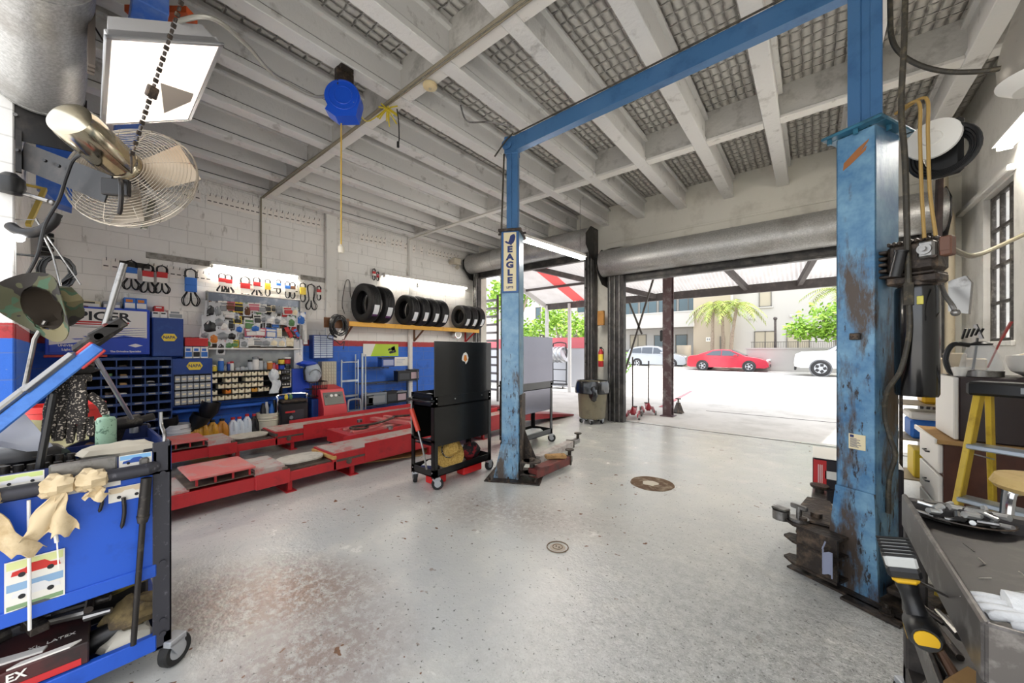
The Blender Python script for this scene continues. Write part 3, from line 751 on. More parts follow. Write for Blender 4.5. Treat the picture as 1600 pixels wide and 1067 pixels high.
# LED panel under the joists, hung on a chain
P0 = onZ(165, 58, 3.17); ax = Vector((-1, .037, 0)).normalized(); wx = Vector((.08, .872, .474)); wx = (wx - ax*wx.dot(ax)).normalized(); L = 1.22; W = .30
pn = P0 + wx*W
tp = thing('panel_light', 'square lit panel light with torn diffuser hanging by the fan', 'ceiling light', pn)
uz = wx.cross(ax).normalized()
if uz.z < 0: uz = -uz
M = Matrix((ax.cross(uz), ax, uz)).transposed().to_4x4()
b = MB(); b.T = M
b.box(-W, 0, 0, W, .03, .016, .004); b.box(-W, L-.03, 0, W, L, .016, .004); b.box(-W, 0, 0, -W+.03, L, .016, .004); b.box(W-.03, 0, 0, W, L, .016, .004)
b.build('frame', mat('aluminium', '#b9babd', .35, .8), tp)
b = MB(); b.T = M
b.prism([(-W+.02, .0), (W-.02, .0), (W-.07, .10), (-W+.07, .10)], 0.02, L-.02, Matrix(((1,0,0,0),(0,0,1,0),(0,1,0,.014),(0,0,0,1)))); b.box(-W+.02, .02, .012, W-.02, L-.02, .05)
b.build('housing', mat('panel_housing', '#c6c6c8', .5, .3), tp)
b = MB(); b.T = M; b.box(-W+.03, .03, .004, W-.03, L-.03, .010); b.build('diffuser', M_PANEL, tp)
sd = 1 if (M @ Vector((1, 0, 0))).y > 0 else -1
b = MB(); b.T = M
b.grid(lambda u, v: (sd*(.0+.20*u), L*.42 + .26*v*(1-u*.5) + .10*u, -.004-.09*v*(1-u)-.03*u), 4, 4, .003); b.build('torn_flap', mat('torn_film', '#b9b0a4', .6), tp)
b = MB(); b.T = M
for s in (-1, 1): b.cyl((s*W*.6, .5, .1), (s*W*.6, .5, .8 if s*sd < 0 else .5), .005, n=6)
b.build('hanger_wire', M_GREASE, tp)
# chain stay of the fan running down in front of the panel
ca, cb = onX(205, 244, -3.15), onZ(287, -8, 3.42); b = MB(); dv = (ca-cb); nn = 30
for i in range(nn):
    q0 = cb+dv*(i/nn); q1 = cb+dv*((i+.8)/nn); b.beam(q0, q1, .024 if i % 2 else .010, .010 if i % 2 else .024, b=.003)
b.beam(cb+dv*.55, cb+dv*.62, .05, .03, b=.006); b.tube(smooth_path([cb + Vector((0, 0, 0)), cb + Vector((-.1, -.2, .12)), (cb.x-.12, -.08, 3.34)], 5), .010); b.tube([ca, FCX], .006)
solo('stay_chain', b, M_GREASE, 'dark chain stay slanting down in front of the lit panel light to the fan', 'chain')
# armoured cable swinging from the panel to the blue reel
rl = onZ(538, 158, 3.80)
cp = [P0 + wx*.40 + ax*.05 + uz*.13, onZ(330, 28, 3.45), onZ(385, 70, 3.55), onZ(430, 118, 3.70), onZ(490, 150, 3.78), onZ(520, 146, 3.86), rl + Vector((0, 0, .10))]
solo('flexible_conduit', MB().tube(smooth_path(cp, 8), .014), mat('conduit_grey', '#aaa89f', .45, .5), 'grey armoured cable looping from the square panel light to the blue reel', 'cable')
# cord reel
t = thing('cord_reel', 'blue cord reel hanging under the joists with a yellow cord', 'cord reel', rl)
M = Matrix.Rotation(math.radians(48), 4, 'Z')
b = MB(); b.T = M; pr = arc((0, .0, 0), .155, math.radians(-20), math.radians(215), 24, 'xz'); poly = [(q[0], q[2]) for q in pr] + [(-.15, -.13), (-.06, -.19), (.12, -.17)]
b.prism(poly, -.07, .07, Matrix(((1,0,0,0),(0,0,1,0),(0,1,0,0),(0,0,0,1)))); b.build('case', mat('reel_blue', '#1450c8', .35), t)
b = MB(); b.T = M
for rr in (.13, .08): b.tube(arc((.01, -.072, .01), rr, 0, 2*PI, 28, 'xz')[:-1], .006, closed=True)
b.build('rib', mat('reel_blue', 0), t)
b = MB(); b.box(-.03, -.08, .10, .03, .08, .28, .006); b.box(-.06, -.06, .26, .06, .06, .30); b.build('bracket', M_GREASE, t)
b = MB(); b.tube([(-.06, 0, -.18), (-.06, 0, -.6), (-.061, 0, -1.36)], .0075); b.build('cord', mat('yellow_cord', '#c9a548', .5), t)
b = MB(); b.lathe([(0, -1.42), (.022, -1.42), (.030, -1.40), (.028, -1.36), (.012, -1.34), (0, -1.34)], (-.061, 0, 0)); b.build('socket', mat('socket_white', '#d8d0bf', .5), t)
# smoke detector on the front girder and the cables clipped along it
s = onZ(672, 133, 4.10)
t = thing('smoke_detector', 'yellowed round detector on the painted ceiling beam', 'smoke detector', s)
MB().lathe([(0, -.035), (.04, -.034), (.068, -.022), (.072, 0), (0, 0)]).build('body', mat('aged_plastic', '#d9c79b', .5), t)
MB().lathe([(0, -.042), (.014, -.041), (.016, -.03), (0, -.03)]).build('sensor', mat('sensor_grey', '#b9ae92', .4), t)
b = MB(); yg = 2.22
b.tube(smooth_path([(XL+.02, yg, 4.08), (-6, yg, 4.10), (-4.6, yg+.01, 4.095), (-3.0, yg, 4.10), (-1.6, yg, 4.095), (1.4, yg, 4.10)], 6), .013)
b.tube(smooth_path([(XL+.02, yg+.03, 4.095), (-5.4, yg+.03, 4.09), (-4.1, yg+.03, 4.10), (-2.2, yg+.03, 4.09), (1.4, yg+.03, 4.1)], 6), .009)
b.tube([(XL+.02, yg, 4.08), (XL+.02, yg, 2.85)], .012)
solo('conduit', b, mat('conduit_tan', '#8d8571', .6), 'pair of thin conduits clipped along the beam under the smoke detector', 'conduit')
b = MB(); yg = 5.22
b.tube(smooth_path([(XL+.04, yg, 4.06), (-6, yg, 4.10), (-4.4, yg, 4.10)], 6), .012); b.tube([(XL+.04, yg, 4.06), (XL+.04, yg, .4)], .014)
solo('conduit', b, mat('conduit_white', '#c9c6bd', .5), 'thin grey conduit dropping down the wall above the tyre shelf', 'conduit')
kn = onZ(606, 168, 4.08)
b = MB()
for i in range(7):
    a0 = R.random()*6; b.tube(smooth_path([kn + Vector((math.cos(a0)*.12, math.sin(a0)*.10, .02-.02*i)), kn + Vector((0, 0, -.02)), kn + Vector((math.cos(a0+2.3)*.08, math.sin(a0+2.3)*.12, -.12*R.random()-.05))], 6), .007)
b.tube(smooth_path([kn, kn + Vector((-.25, -.1, -.10)), rl + Vector((.12, .03, -.05))], 6), .006)
solo('knotted_rope', b, mat('bright_cord', '#d9c432', .5), 'knotted yellow cord tied around the ceiling beam beside the blue reel', 'cord')
b = MB(); k2 = kn + Vector((.08, .06, -.02)); b.tube(smooth_path([k2, k2 + Vector((.03, 0, -.15)), k2 + Vector((.01, .02, -.32)), k2 + Vector((.02, 0, -.36))], 6), .006); b.cyl(k2 + Vector((.02, 0, -.42)), k2 + Vector((.02, 0, -.36)), .014, n=8)
solo('pendant_plug', b, M_PLBLACK, 'dark cord end with a plug dangling below the yellow knot', 'cord')

# ---- wall fan on its long black bracket
FC = Vector((-4.25, .38, 2.86))
fan = thing('cage_fan', 'large cage fan with chrome motor on a black wall bracket', 'fan', FC)
ax = Vector((-.74, .62, -.27)).normalized()      # blowing into the room and down
Mf = ax.to_track_quat('Z', 'Y').to_matrix().to_4x4()
M_WIRE = mat('cage_wire', '#b5ad9f', .35, .8); M_BRASSY = mat('polished_motor', '#c2b9a2', .16, 1.0)
RF = .45
b = MB(); b.T = Mf
NR = 22
for i in range(1, NR+1):
    r = RF*i/NR; zz = .17*(1-(r/RF)**2)**.5 if i < NR else 0
    b.tube(arc((0, 0, zz+.02), r, 0, 2*PI, 40)[:-1], .0022 if i < NR else .006, n=5, closed=True)
for k in range(12):
    a0 = 2*PI*k/12; b.tube([(math.cos(a0)*RF*q, math.sin(a0)*RF*q, .02+.17*(1-q*q)**.5) for q in (.08, .3, .5, .7, .85, .95, 1)], .0028, n=5)
b.build('front_cage', M_WIRE, fan)
b = MB(); b.T = Mf
for i in range(5, NR+1, 1):
    r = RF*i/NR; b.tube(arc((0, 0, -.10*(1-(r/RF)**2)**.5), r, 0, 2*PI, 40)[:-1], .0022, n=5, closed=True)
for k in range(12):
    a0 = 2*PI*k/12+.2; b.tube([(math.cos(a0)*RF*q, math.sin(a0)*RF*q, -.10*(1-q*q)**.5) for q in (.22, .5, .75, .95, 1)], .0028, n=5)
b.build('rear_cage', M_WIRE, fan)
for k in range(3):
    b = MB(); b.T = Mf @ Matrix.Rotation(2*PI*k/3+.5, 4, 'Z')
    b.grid(lambda u, v: (.05+.36*u, (v-.5)*(.14+.16*u), .05 + (v-.5)*(.16-.07*u)), 8, 6, .003); b.build('blade', mat('fan_blade', '#b3a592', .35, .6), fan)
b = MB(); b.T = Mf; b.cyl((0, 0, .0), (0, 0, .12), .05, n=20); b.build('hub', M_STEEL, fan)
b = MB(); b.T = Mf; b.lathe([(0, -.56), (.08, -.56), (.125, -.53), (.135, -.48), (.135, -.16), (.128, -.15), (.135, -.14), (.135, -.10), (.10, -.08), (0, -.07)], n=36); b.build('motor', M_BRASSY, fan)
b = MB()
w0 = Vector((-4.74, -.19, 2.96)) - FC; w1 = onX(170, 296, -4.0) - FC
b.beam(w0 + Vector((.0, .02, 0)), w1, .010, .20); b.beam(w1 + Vector((-.03, -.03, .02)), w1 + Vector((.08, .10, .02)), .04, .12, b=.006); b.box(w0.x-.01, w0.y-.01, w0.z-.14, w0.x+.03, w0.y+.02, w0.z+.18)
for q in (.05, .35, .5): b.cyl(w0.lerp(w1, q)+Vector((.012, -.012, .03)), w0.lerp(w1, q)+Vector((.022, -.022, .03)), .012, n=8)
b.tube(arc(w1 + Vector((.05, .05, -.05)), .12, -PI/2, PI/2, 10, 'xz'), .014)
b.build('bracket', M_BLACKST, fan)
b = MB()
b.tube(smooth_path([*[onX(px_, py_, xx_)-FC for px_, py_, xx_ in ((150, 235, -3.95), (118, 246, -4.1), (104, 275, -4.2), (92, 312, -4.3), (70, 352, -4.4), (58, 400, -4.45), (36, 440, -4.6))]], 8), .011); b.build('power_cord', M_PLBLACK, fan)
# painted metal strap with camouflage hanging below the cage
b = MB(); b.T = Mf
b.grid(lambda u, v: (.05*(u-.5)-.02, -.06-.30*v, .215-.02*v*v), 1, 8, .004); b.build('guard_strap', mat('camo_strap', '#6f7467', .6, wear=(18, '#c9c6bd', .48, .56)), fan)
# black reading lamp bent from the door pier
t = thing('work_lamp', 'black bent tube lamp shining on the painted door pier', 'lamp', (-4.70, -.20, 2.36))
b = MB(); b.tube(smooth_path([(.0, -.02, .03), (.05, .02, -.01), (.10, .07, -.02), (.14, .13, .01), (.16, .18, .08), (.17, .20, .15)], 8), .035, n=14); b.build('arm', M_BLACKST, t)
MB().ball((.06, .02, -.06), .03).build('bulb', emit_mat('lit_bulb', '#ffffff', 30.0), t)
# black spotlight above it, cut by the frame edge
t = thing('spotlight', 'black clamp spotlight on the pier under the fan bracket', 'lamp', (-4.70, -.18, 2.72))
b = MB(); b.lathe([(0, 0), (.06, .01), (.075, .06), (.07, .12), (.03, .16), (0, .16)], (0, -.04, -.09), (0, 0, 1)); b.build('lamp_head', M_PLBLACK, t)
b = MB(); b.tube([(0, .0, -.06), (.06, .08, -.09), (.10, .14, -.11)], .016); b.ball((.12, .16, -.12), .022); b.build('handle', M_STEEL, t)
# steel trunking beside the shutter roll, behind the panel light
b = MB()
for x in (0, .05, .10): b.box(-3.55+x, .12, 3.2, -3.52+x, .15, 4.1)
solo('conduit', b, mat('conduit_brown', '#6b625b', .5, .3), 'three brown pipes dropping beside the shutter roll end plate', 'conduit')

# ---- second lift: overhead beam and the top of its post, near the back wall
t = thing('two_post_lift', 'blue lift beam crossing the ceiling behind the square panel light', 'car lift', (-4, .3, 3.6))
b = MB(); q0, q1 = onZ(237, -4, 3.75), onZ(186, 262, 3.75); b.beam(q0 - Vector((-4, .3, 3.6)), q1 - Vector((-4, .3, 3.6)), .17, .12, b=.006); b.build('cross_beam', mat('lift_bright', '#3b6fd0', .35, wear=(5, '#7e9bd8', .5, .8)), t)
b = MB(); qa = Vector((-6.2, -.13, 0)) - Vector((-4, .3, 3.6))
b.prism([(0, 3.10), (.14, 2.95), (.23, 2.93), (.23, 4.1), (0, 4.1)], 0, .24, Matrix(((0,0,1,qa.x),(1,0,0,qa.y),(0,1,0,qa.z),(0,0,0,1)))); b.build('post_top', mat('lift_bright', 0), t)
b = MB(); b.cyl(Vector((-5.93, -.12, 3.32))-Vector((-4, .3, 3.6)), Vector((-5.93, .28, 3.30))-Vector((-4, .3, 3.6)), .04); b.cyl(Vector((-5.93, .2, 3.30))-Vector((-4, .3, 3.6)), Vector((-5.93, .42, 3.295))-Vector((-4, .3, 3.6)), .022); b.build('hydraulic_ram', mat('lift_bright', 0), t)
b = MB(); o0, o1 = onZ(205, 22, 3.95), onZ(300, 24, 3.95); b.beam(o0, o1, .10, .05); solo('angle_bar', b, mat('orange_paint', '#d0561e', .45), 'orange painted bar under the joists above the square panel light', 'bar')
# yellow strut and leaning poles at the pier
b = MB(); b.beam(onX(70, 295, -5.6), onX(44, 352, -5.2), .03, .03); q_ = onX(70, 295, -5.6); b.beam(q_, (q_.x, -.198, q_.z), .02, .02); solo('fold_rule', b, mat('yellow_rule', '#cdb352', .5), 'yellow wooden strut slanting from the wall beneath the fan bracket', 'strut')
b = MB(); e0 = onX(55, 350, -7.2)
for a0 in range(5): b.box(-7.38, -.14+.0*a0, 2.86-.06*a0, -7.28-.03*(a0 % 2), -.02, 2.90-.06*a0, .01)
solo('cable_clamp', b, M_PLBLACK, 'black cable clamp high in the corner below the yellow strut', 'clamp')
b = MB(); b.tube([(-4.60, -.10, 2.46), (-4.60, -.02, 2.2), (-4.55, .02, 1.95)], .007); b.tube([(-4.75, -.198, 2.46), (-4.60, -.10, 2.45), (-4.55, .12, 1.98)], .006); solo('tie_rod', b, M_STEEL, 'pair of thin steel rods hanging under the bent tube lamp', 'rod')
b = MB()
for i in range(9): b.tube([(-4.9+.01*i, .0+.012*math.sin(i*1.3), 1.98+.012*math.cos(i)), *[(-4.9+.01*i, .0+math.cos(q)*.085+.02*math.sin(i), 2.10+math.sin(q)*.13) for q in [x*.5 for x in range(13)]]], .006)
b.cyl((-4.86, -.2, 2.21), (-4.86, .03, 2.22), .008); solo('coiled_cable', b, M_PLBLACK, 'coil of dark cable hooked on the pier behind the camouflage hat', 'cable')
# ================================================================ LEFT WALL: PARTS CABINETS, BOARD, TYRES
P_BLUE = mat('cabinet_blue', '#1c3f86', .4, .1, wear=(9, '#2a4f95', .5, .7)); P_BLUE2 = mat('cabinet_royal', '#1b45b8', .4)
P_WHITE = mat('box_white', '#ece9e2', .5); P_YEL = mat('sign_yellow', '#efd243', .45); P_RED = mat('print_red', '#c62a2c', .5); P_INK = mat('print_black', '#17171b', .5)
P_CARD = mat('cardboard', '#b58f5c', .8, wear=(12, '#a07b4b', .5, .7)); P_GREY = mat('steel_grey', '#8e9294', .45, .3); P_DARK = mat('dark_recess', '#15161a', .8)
P_CLEAR = mat('clear_plastic', '#e9edf0', .15, alpha=.55, spec=.6); P_POLY = mat('poly_bag', '#f1f3f5', .18, alpha=.62, spec=.6); P_ORG = mat('print_orange', '#d8822a', .5); P_GRN = mat('print_green', '#5d8a56', .5); P_SKY = mat('print_blue', '#2f6fc4', .5)
P_CREAMB = mat('bin_cream', '#efe3c2', .55, wear=(30, '#d8c49a', .55, .7)); P_BROWN = mat('print_brown', '#6d4526', .6); P_PINK = mat('print_pink', '#c96a7a', .5)
def ink_lines(b, x, y0, y1, z0, z1, n, h=.5):
    for i in range(n):
        z = z1 - (z1-z0)*(i+.5)/n; b.box(x, y0, z-(z1-z0)/n*h/2, x+.0015, y0+(y1-y0)*(.6+.4*R.random()), z+(z1-z0)/n*h/2)
# ---- big white and blue parts cabinet
xb = XL + .30
t = thing('wall_cabinet', 'white over blue parts cabinet lettered SPICER hung on the wall', 'cabinet', (XL, .36, 1.40))
b = MB(); b.box(0, -.45, 0, .30, .45, .61, .006); b.build('body', mat('cabinet_royal', 0), t)
b = MB(); b.box(.30, -.42, .025, .308, .42, .585, .003); dr = b.build('door', P_BLUE2, t)
b = MB(); b.box(.308, -.42, .27, .3095, .42, .585)
b.prism([(-.42, .27), (.42, .27), (.42, .22), (.20, .25), (-.10, .17), (-.42, .12)], .308, .3094, Matrix(((0,0,1,0),(1,0,0,0),(0,1,0,0),(0,0,0,1)))); b.build('white_field', P_WHITE, dr)
b = MB()
for i in range(5): b.prism([(-.25+.09*i, .20+.035*i), (.40, .235+.03*i), (.42, .24+.03*i), (-.22+.09*i, .19+.035*i)], .3095, .3102, Matrix(((0,0,1,0),(1,0,0,0),(0,1,0,0),(0,0,0,1))))
b.build('stripe', P_BLUE2, dr)
b = MB(); b.box(.3094, -.28, .405, .3104, .25, .425); ink_lines(b, .3094, -.25, .22, .375, .4, 1, .6); b.build('stripe', P_RED, dr)
b = MB(); ink_lines(b, .3094, -.25, .2, .34, .37, 2, .3); b.build('lettering', P_INK, dr)
text('lettering', 'SPICER', .155, (.3104, -.015, .487), EUX, P_INK, dr, .001, sx=1.18, bold=.004)
text('lettering', 'UNIVERSAL JOINTS', .036, (.3104, -.2, .115), EUX, P_WHITE, dr, .0008, bold=.001)
text('lettering', 'Light Truck', .036, (.3104, -.24, .065), EUX, P_WHITE, dr, .0008, bold=.001)
text('lettering', 'The Driveline Specialist', .030, (.3104, .22, .04), EUX, P_WHITE, dr, .0008, bold=.001)
b = MB(); b.prism([(.24, .12), (.31, .095), (.38, .12), (.31, .145)], .3085, .3096, Matrix(((0,0,1,0),(1,0,0,0),(0,1,0,0),(0,0,0,1)))); b.build('emblem', P_WHITE, dr)
b = MB(); b.box(.3094, -.36, .50, .3104, -.28, .56); b.build('emblem', P_RED, dr)
b = MB(); b.box(.30, -.46, -.03, .36, .05, .0, .004); b.build('red_ledge', mat('ledge_red', '#b23b2c', .5), t)
# ---- blue drawer cabinet with the yellow emblem beside it, and the small unit under it
def napa(t, x, y, z, s):
    b = MB(); b.prism([(y-s*.5, z), (y-s*.32, z+s*.31), (y+s*.32, z+s*.31), (y+s*.5, z), (y+s*.32, z-s*.31), (y-s*.32, z-s*.31)], x, x+.004, Matrix(((0,0,1,0),(1,0,0,0),(0,1,0,0),(0,0,0,1)))); e = b.build('emblem', P_YEL, t)
    text('lettering', 'NAPA', s*.34, (x+.0048, y, z), EUX, M_NAVY, e, .0006, sx=.86, bold=s*.007)
t = thing('wall_cabinet', 'square dark blue steel cabinet with a yellow NAPA emblem, right of the white one', 'cabinet', (XL, 1.0, 1.37))
MB().box(0, -.165, 0, .28, .165, .545, .006).build('body', P_BLUE, t); MB().box(.28, -.155, .01, .286, .155, .535, .003).build('door', P_BLUE, t); napa(t, .286, .01, .27, .17)
t = thing('drawer_unit', 'dark blue NAPA unit of clear small-parts drawers under the emblem cabinet', 'cabinet', (XL, 1.275, .635))
b = MB(); b.box(0, -.23, 0, .26, .23, .70, .005); b.build('body', P_BLUE, t); b = MB(); b.box(.26, -.21, .015, .262, .21, .47); b.build('recess', P_DARK, t)
napa(t, .26, .02, .59, .19)
dq = MB(); dq.box(.262, -.030, 0, .29, .030, .085, .004); d0 = dq.build('drawer', P_CLEAR, t); q = MB(); q.box(.290, -.020, .03, .2925, .020, .055); q0 = q.build('card', P_CREAMB, d0)
for r in range(4):
    for c in range(6):
        loc = (0, -.175+.07*c, .03+.11*r)
        if r == 0 and c == 0: d0.location = loc
        else: dup(d0, loc=loc, parent=t)
# ---- tall pigeonhole cabinet
t = thing('pigeonhole_cabinet', 'tall blue steel pigeonhole cabinet of small bins below the lettered one', 'cabinet', (XL, .56, 0))
b = MB(); Wd, Hd = .47, 1.33
b.box(0, -Wd, 0, .01, Wd, Hd)
for i in range(8): y = -Wd+2*Wd*i/7; b.box(0, y-.006, 0, .33, y+.006, Hd)
for i in range(12): z = Hd*i/11; b.box(0, -Wd, z-.006, .33, Wd, z+.006); b.box(.325, -Wd, z-.006, .332, Wd, z+.030, .002)
b.build('body', mat('pigeon_blue', '#2c4678', .45, .2, wear=(9, '#5a6a90', .58, .7)), t)
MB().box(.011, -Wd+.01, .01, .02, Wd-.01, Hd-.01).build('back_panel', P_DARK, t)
b = MB()
for i in range(7):
    for j in range(11):
        if R.random() < .5: y = -Wd+2*Wd*(i+.5)/7; b.box(.332, y-.035, Hd*j/11+.006, .3335, y+.035, Hd*j/11+.024)
o = b.build('label_strip', mat('old_label', '#a5a59c', .6), t); o['kind'] = 'stuff'
for i in range(16):
    y = -Wd+2*Wd*(R.randrange(7)+.5)/7; z = Hd*R.randrange(11)/11+.008
    MB().box(.12, y-.03-.02*R.random(), z, .30, y+.03, z+.03+.03*R.random(), .004).build('small_part', R.choice([P_GREY, P_CARD, P_WHITE, M_GREASE, P_GRN]), t)
# ---- boxes on top of the cabinets
def carton(label, y0, y1, z0, h, d, cols, group=None, x=None, name='part_box', face=None):
    x = XL+.02 if x is None else x; t = thing(name, label, 'box', (x, (y0+y1)/2, z0), 0, group); w = abs(y1-y0)/2
    MB().box(0, -w, 0, d, w, h, .003).build('carton', cols[0], t)
    b = MB(); b.box(d, -w*.88, h*.12, d+.0015, w*.88, h*.55); b.build('printed_band', cols[1], t)
    if len(cols) > 2: b = MB(); b.box(d, -w*.7, h*.62, d+.0015, w*.5, h*.85); b.build('print', cols[2], t)
    return t
z1 = 2.01
carton('small white part box labelled in black on top of the lettered cabinet', .02, .12, z1, .11, .22, (P_WHITE, P_WHITE, P_INK))
carton('low cream part box between the white and orange ones on the lettered cabinet', .16, .36, z1, .08, .2, (mat('box_cream', '#d9cfae', .6), P_WHITE, P_INK))
carton('flat grey part box beside the pole on top of the lettered cabinet', .38, .54, z1, .09, .2, (P_GREY, P_WHITE))
carton('blue and white bearing box with orange lid, left of its pair', .57, .68, z1, .16, .2, (P_SKY, P_WHITE, P_ORG))
carton('blue and white bearing box with orange lid, right of its pair', .685, .79, z1, .16, .2, (P_SKY, P_WHITE, P_ORG))
MB_ = MB(); MB_.grid(lambda u, v: (.05+.25*v, -.35+.40*u, .02*math.sin(u*5)+.05*v*(1-v)+.06*u*(1-u)), 8, 5, .01); o = solo('folded_cloth', MB_, mat('maroon_cloth', '#55262a', .8), 'folded maroon cloth draped over the top of the lettered cabinet', 'cloth', loc=(XL, .2, z1+.01))
carton('narrow white part box, left of two on the blue emblem cabinet', .84, .92, 1.915, .09, .2, (P_WHITE, P_WHITE, P_INK))
carton('narrow white part box, right of two on the blue emblem cabinet', .925, 1.0, 1.915, .09, .2, (P_WHITE, P_WHITE, P_INK))
carton('small red part box stacked on the two white boxes', .87, .97, 2.006, .08, .16, (P_RED, P_RED, P_WHITE))
carton('grey boxed hand tool in a window carton on the blue emblem cabinet', 1.01, 1.17, 1.915, .12, .2, (P_WHITE, P_GREY, P_GREY))
carton('red bulb box on the drawer unit next to the emblem cabinet', 1.19, 1.46, 1.52, .12, .2, (P_RED, P_RED))
for i in range(3): carton('%s blue and white bulb box under the red box' % ('first', 'middle', 'last')[i], 1.19+.092*i, 1.275+.092*i, 1.34, .17, .2, (P_WHITE, (P_SKY, P_INK, P_SKY)[i], P_SKY), 'bulb boxes on the drawer unit')
# ---- tag rails: long boards with white card tags on pins
M_PLANK = mat('grey_plank', '#9b9790', .7, wear=(14, '#6d6a63', .45, .65)); M_TAG = mat('tag_card', '#efeae2', .6); M_PIN = mat('pin_steel', '#55524e', .4, .8)
def plank(label, pa, pb, h, d=.02):
    a, c = onX(*pa, XL+.02), onX(*pb, XL+.02); z = (a.z+c.z)/2
    return solo('wall_plank', MB().box(0, 0, -h/2, d, c.y-a.y, h/2, .003), M_PLANK, label, 'plank', None, (XL, a.y, z)), z
plank('weathered grey plank on the wall left of the lit strip light', (228, 399), (331, 412), .085)
plank('weathered grey plank on the wall right of the lit strip light', (470, 433), (508, 438), .085)
tagb = MB(); tagb.box(0, -.038, -.11, .003, .038, .05, .001); tagb.m = 1; tagb.tube([(0, 0, .03), (.03, 0, .02), (.05, 0, .055)], .004, n=6); tagb.box(.003, -.026, -.06, .0045, .02, -.045)
TAG0 = None
def tags(p0, p1, n, label, group, skip=(), zoff=0.0, big=1.0):
    global TAG0
    a, c = onX(*p0, XL+.01), onX(*p1, XL+.01)
    for i in range(n):
        if i in skip: continue
        q = a.lerp(c, i/max(1, n-1)); loc = (XL+.004, q.y, q.z+zoff)
        if TAG0 is None: TAG0 = solo('hook_tag', tagb, [M_TAG, M_PIN], label, 'tag', group, loc)
        else: o = dup(TAG0, label, group, loc)
tags((290, 299), (403, 327), 14, 'white card tag on a pin in the high row behind the fan', 'high tags behind the fan', (3,))
tags((413, 329), (498, 347), 11, 'white card tag on a pin in the high row between fan and pilaster', 'high tags before the pilaster')
tags((566, 370), (626, 380), 10, 'white card tag on a pin high up between the two pilasters', 'high tags between the pilasters', (6,))
tags((634, 384), (714, 402), 15, 'white card tag on a pin high up above the slim strip light', 'high tags above the slim light', (3, 5))
tags((166, 409), (180, 411), 2, 'white card tag on the wall above the steel pole', 'tags above the pole')
tags((240, 418), (326, 431), 10, 'small white price tag on the belt rail under the grey plank', 'belt rail tags', (1, 6))
tags((352, 434), (470, 452), 17, 'small white price tag on the belt rail above the parts board', 'belt rail tags above the board', (2, 4, 8, 12))
a, c = onX(186, 411, XL+.01), onX(240, 419, XL+.01)
b = MB(); b.box(0, 0, -.035, .003, c.y-a.y, .035); solo('belt_rail', b, mat('rail_dark', '#3a352f', .6), 'dark hanging rail behind the row of packed belts', 'rail', None, (XL, a.y, (a.z+c.z)/2+.01))
# ---- belts on hooks
def belt(px, py, h, style, label, x0=.05):
    """px,py: top of the hang; h: total height in metres"""
    q = onX(px, py, XL+x0); t = thing('drive_belt', label, 'drive belt', q, 0, 'drive belts on the wall rail')
    r = h*.115 if style[1] != 'long' else h*.10
    b = MB()
    for k in range(2):
        o = .012*k; w = r*(1+.25*k)
        pts = [(o, 0, 0), (o, w, -r*.9), (o+.004, w*.8, -h*.42), (o, w*.7, -h*.62), (o, w*1.5, -h*.82), (o, w*1.0, -h*.99), (o, w*.2, -h*.90), (o, 0, -h*.64), (o, -w*.2, -h*.90), (o, -w*1.0, -h), (o, -w*1.5, -h*.84), (o, -w*.7, -h*.62), (o+.004, -w*.8, -h*.42), (o, -w, -r*.9)]
        if style[1] == 'loop': pts = [(o, 0, 0), (o, w, -r), (o, w*.7, -h*.5), (o, w*.9, -h*.85), (o, 0, -h), (o, -w*.9, -h*.85), (o, -w*.7, -h*.5), (o, -w, -r)]
        sp = smooth_path(pts + [pts[0]], 5)[:-1]; b.tube(sp, .0075, n=6, closed=True)
    b.build('belt', M_RUBBER, t)
    if style[0]:
        s = MB(); s.m = 0; s.box(-.004, -r*1.25, -h*.62, .026, r*1.25, -h*.44, .004); s.m = 1; s.box(-.005, -r*1.25, -h*.44, .027, r*1.25, -h*.24, .004)
        s.build('sleeve', style[0], t)
    q2 = MB(); q2.tube([(-.05, 0, -.006), (.03, 0, -.012), (.045, 0, .012)], .004, n=6); q2.build('hook', M_PIN, t)
WR, WB, WY = (P_WHITE, P_RED), (P_WHITE, P_SKY), (P_YEL, P_YEL)
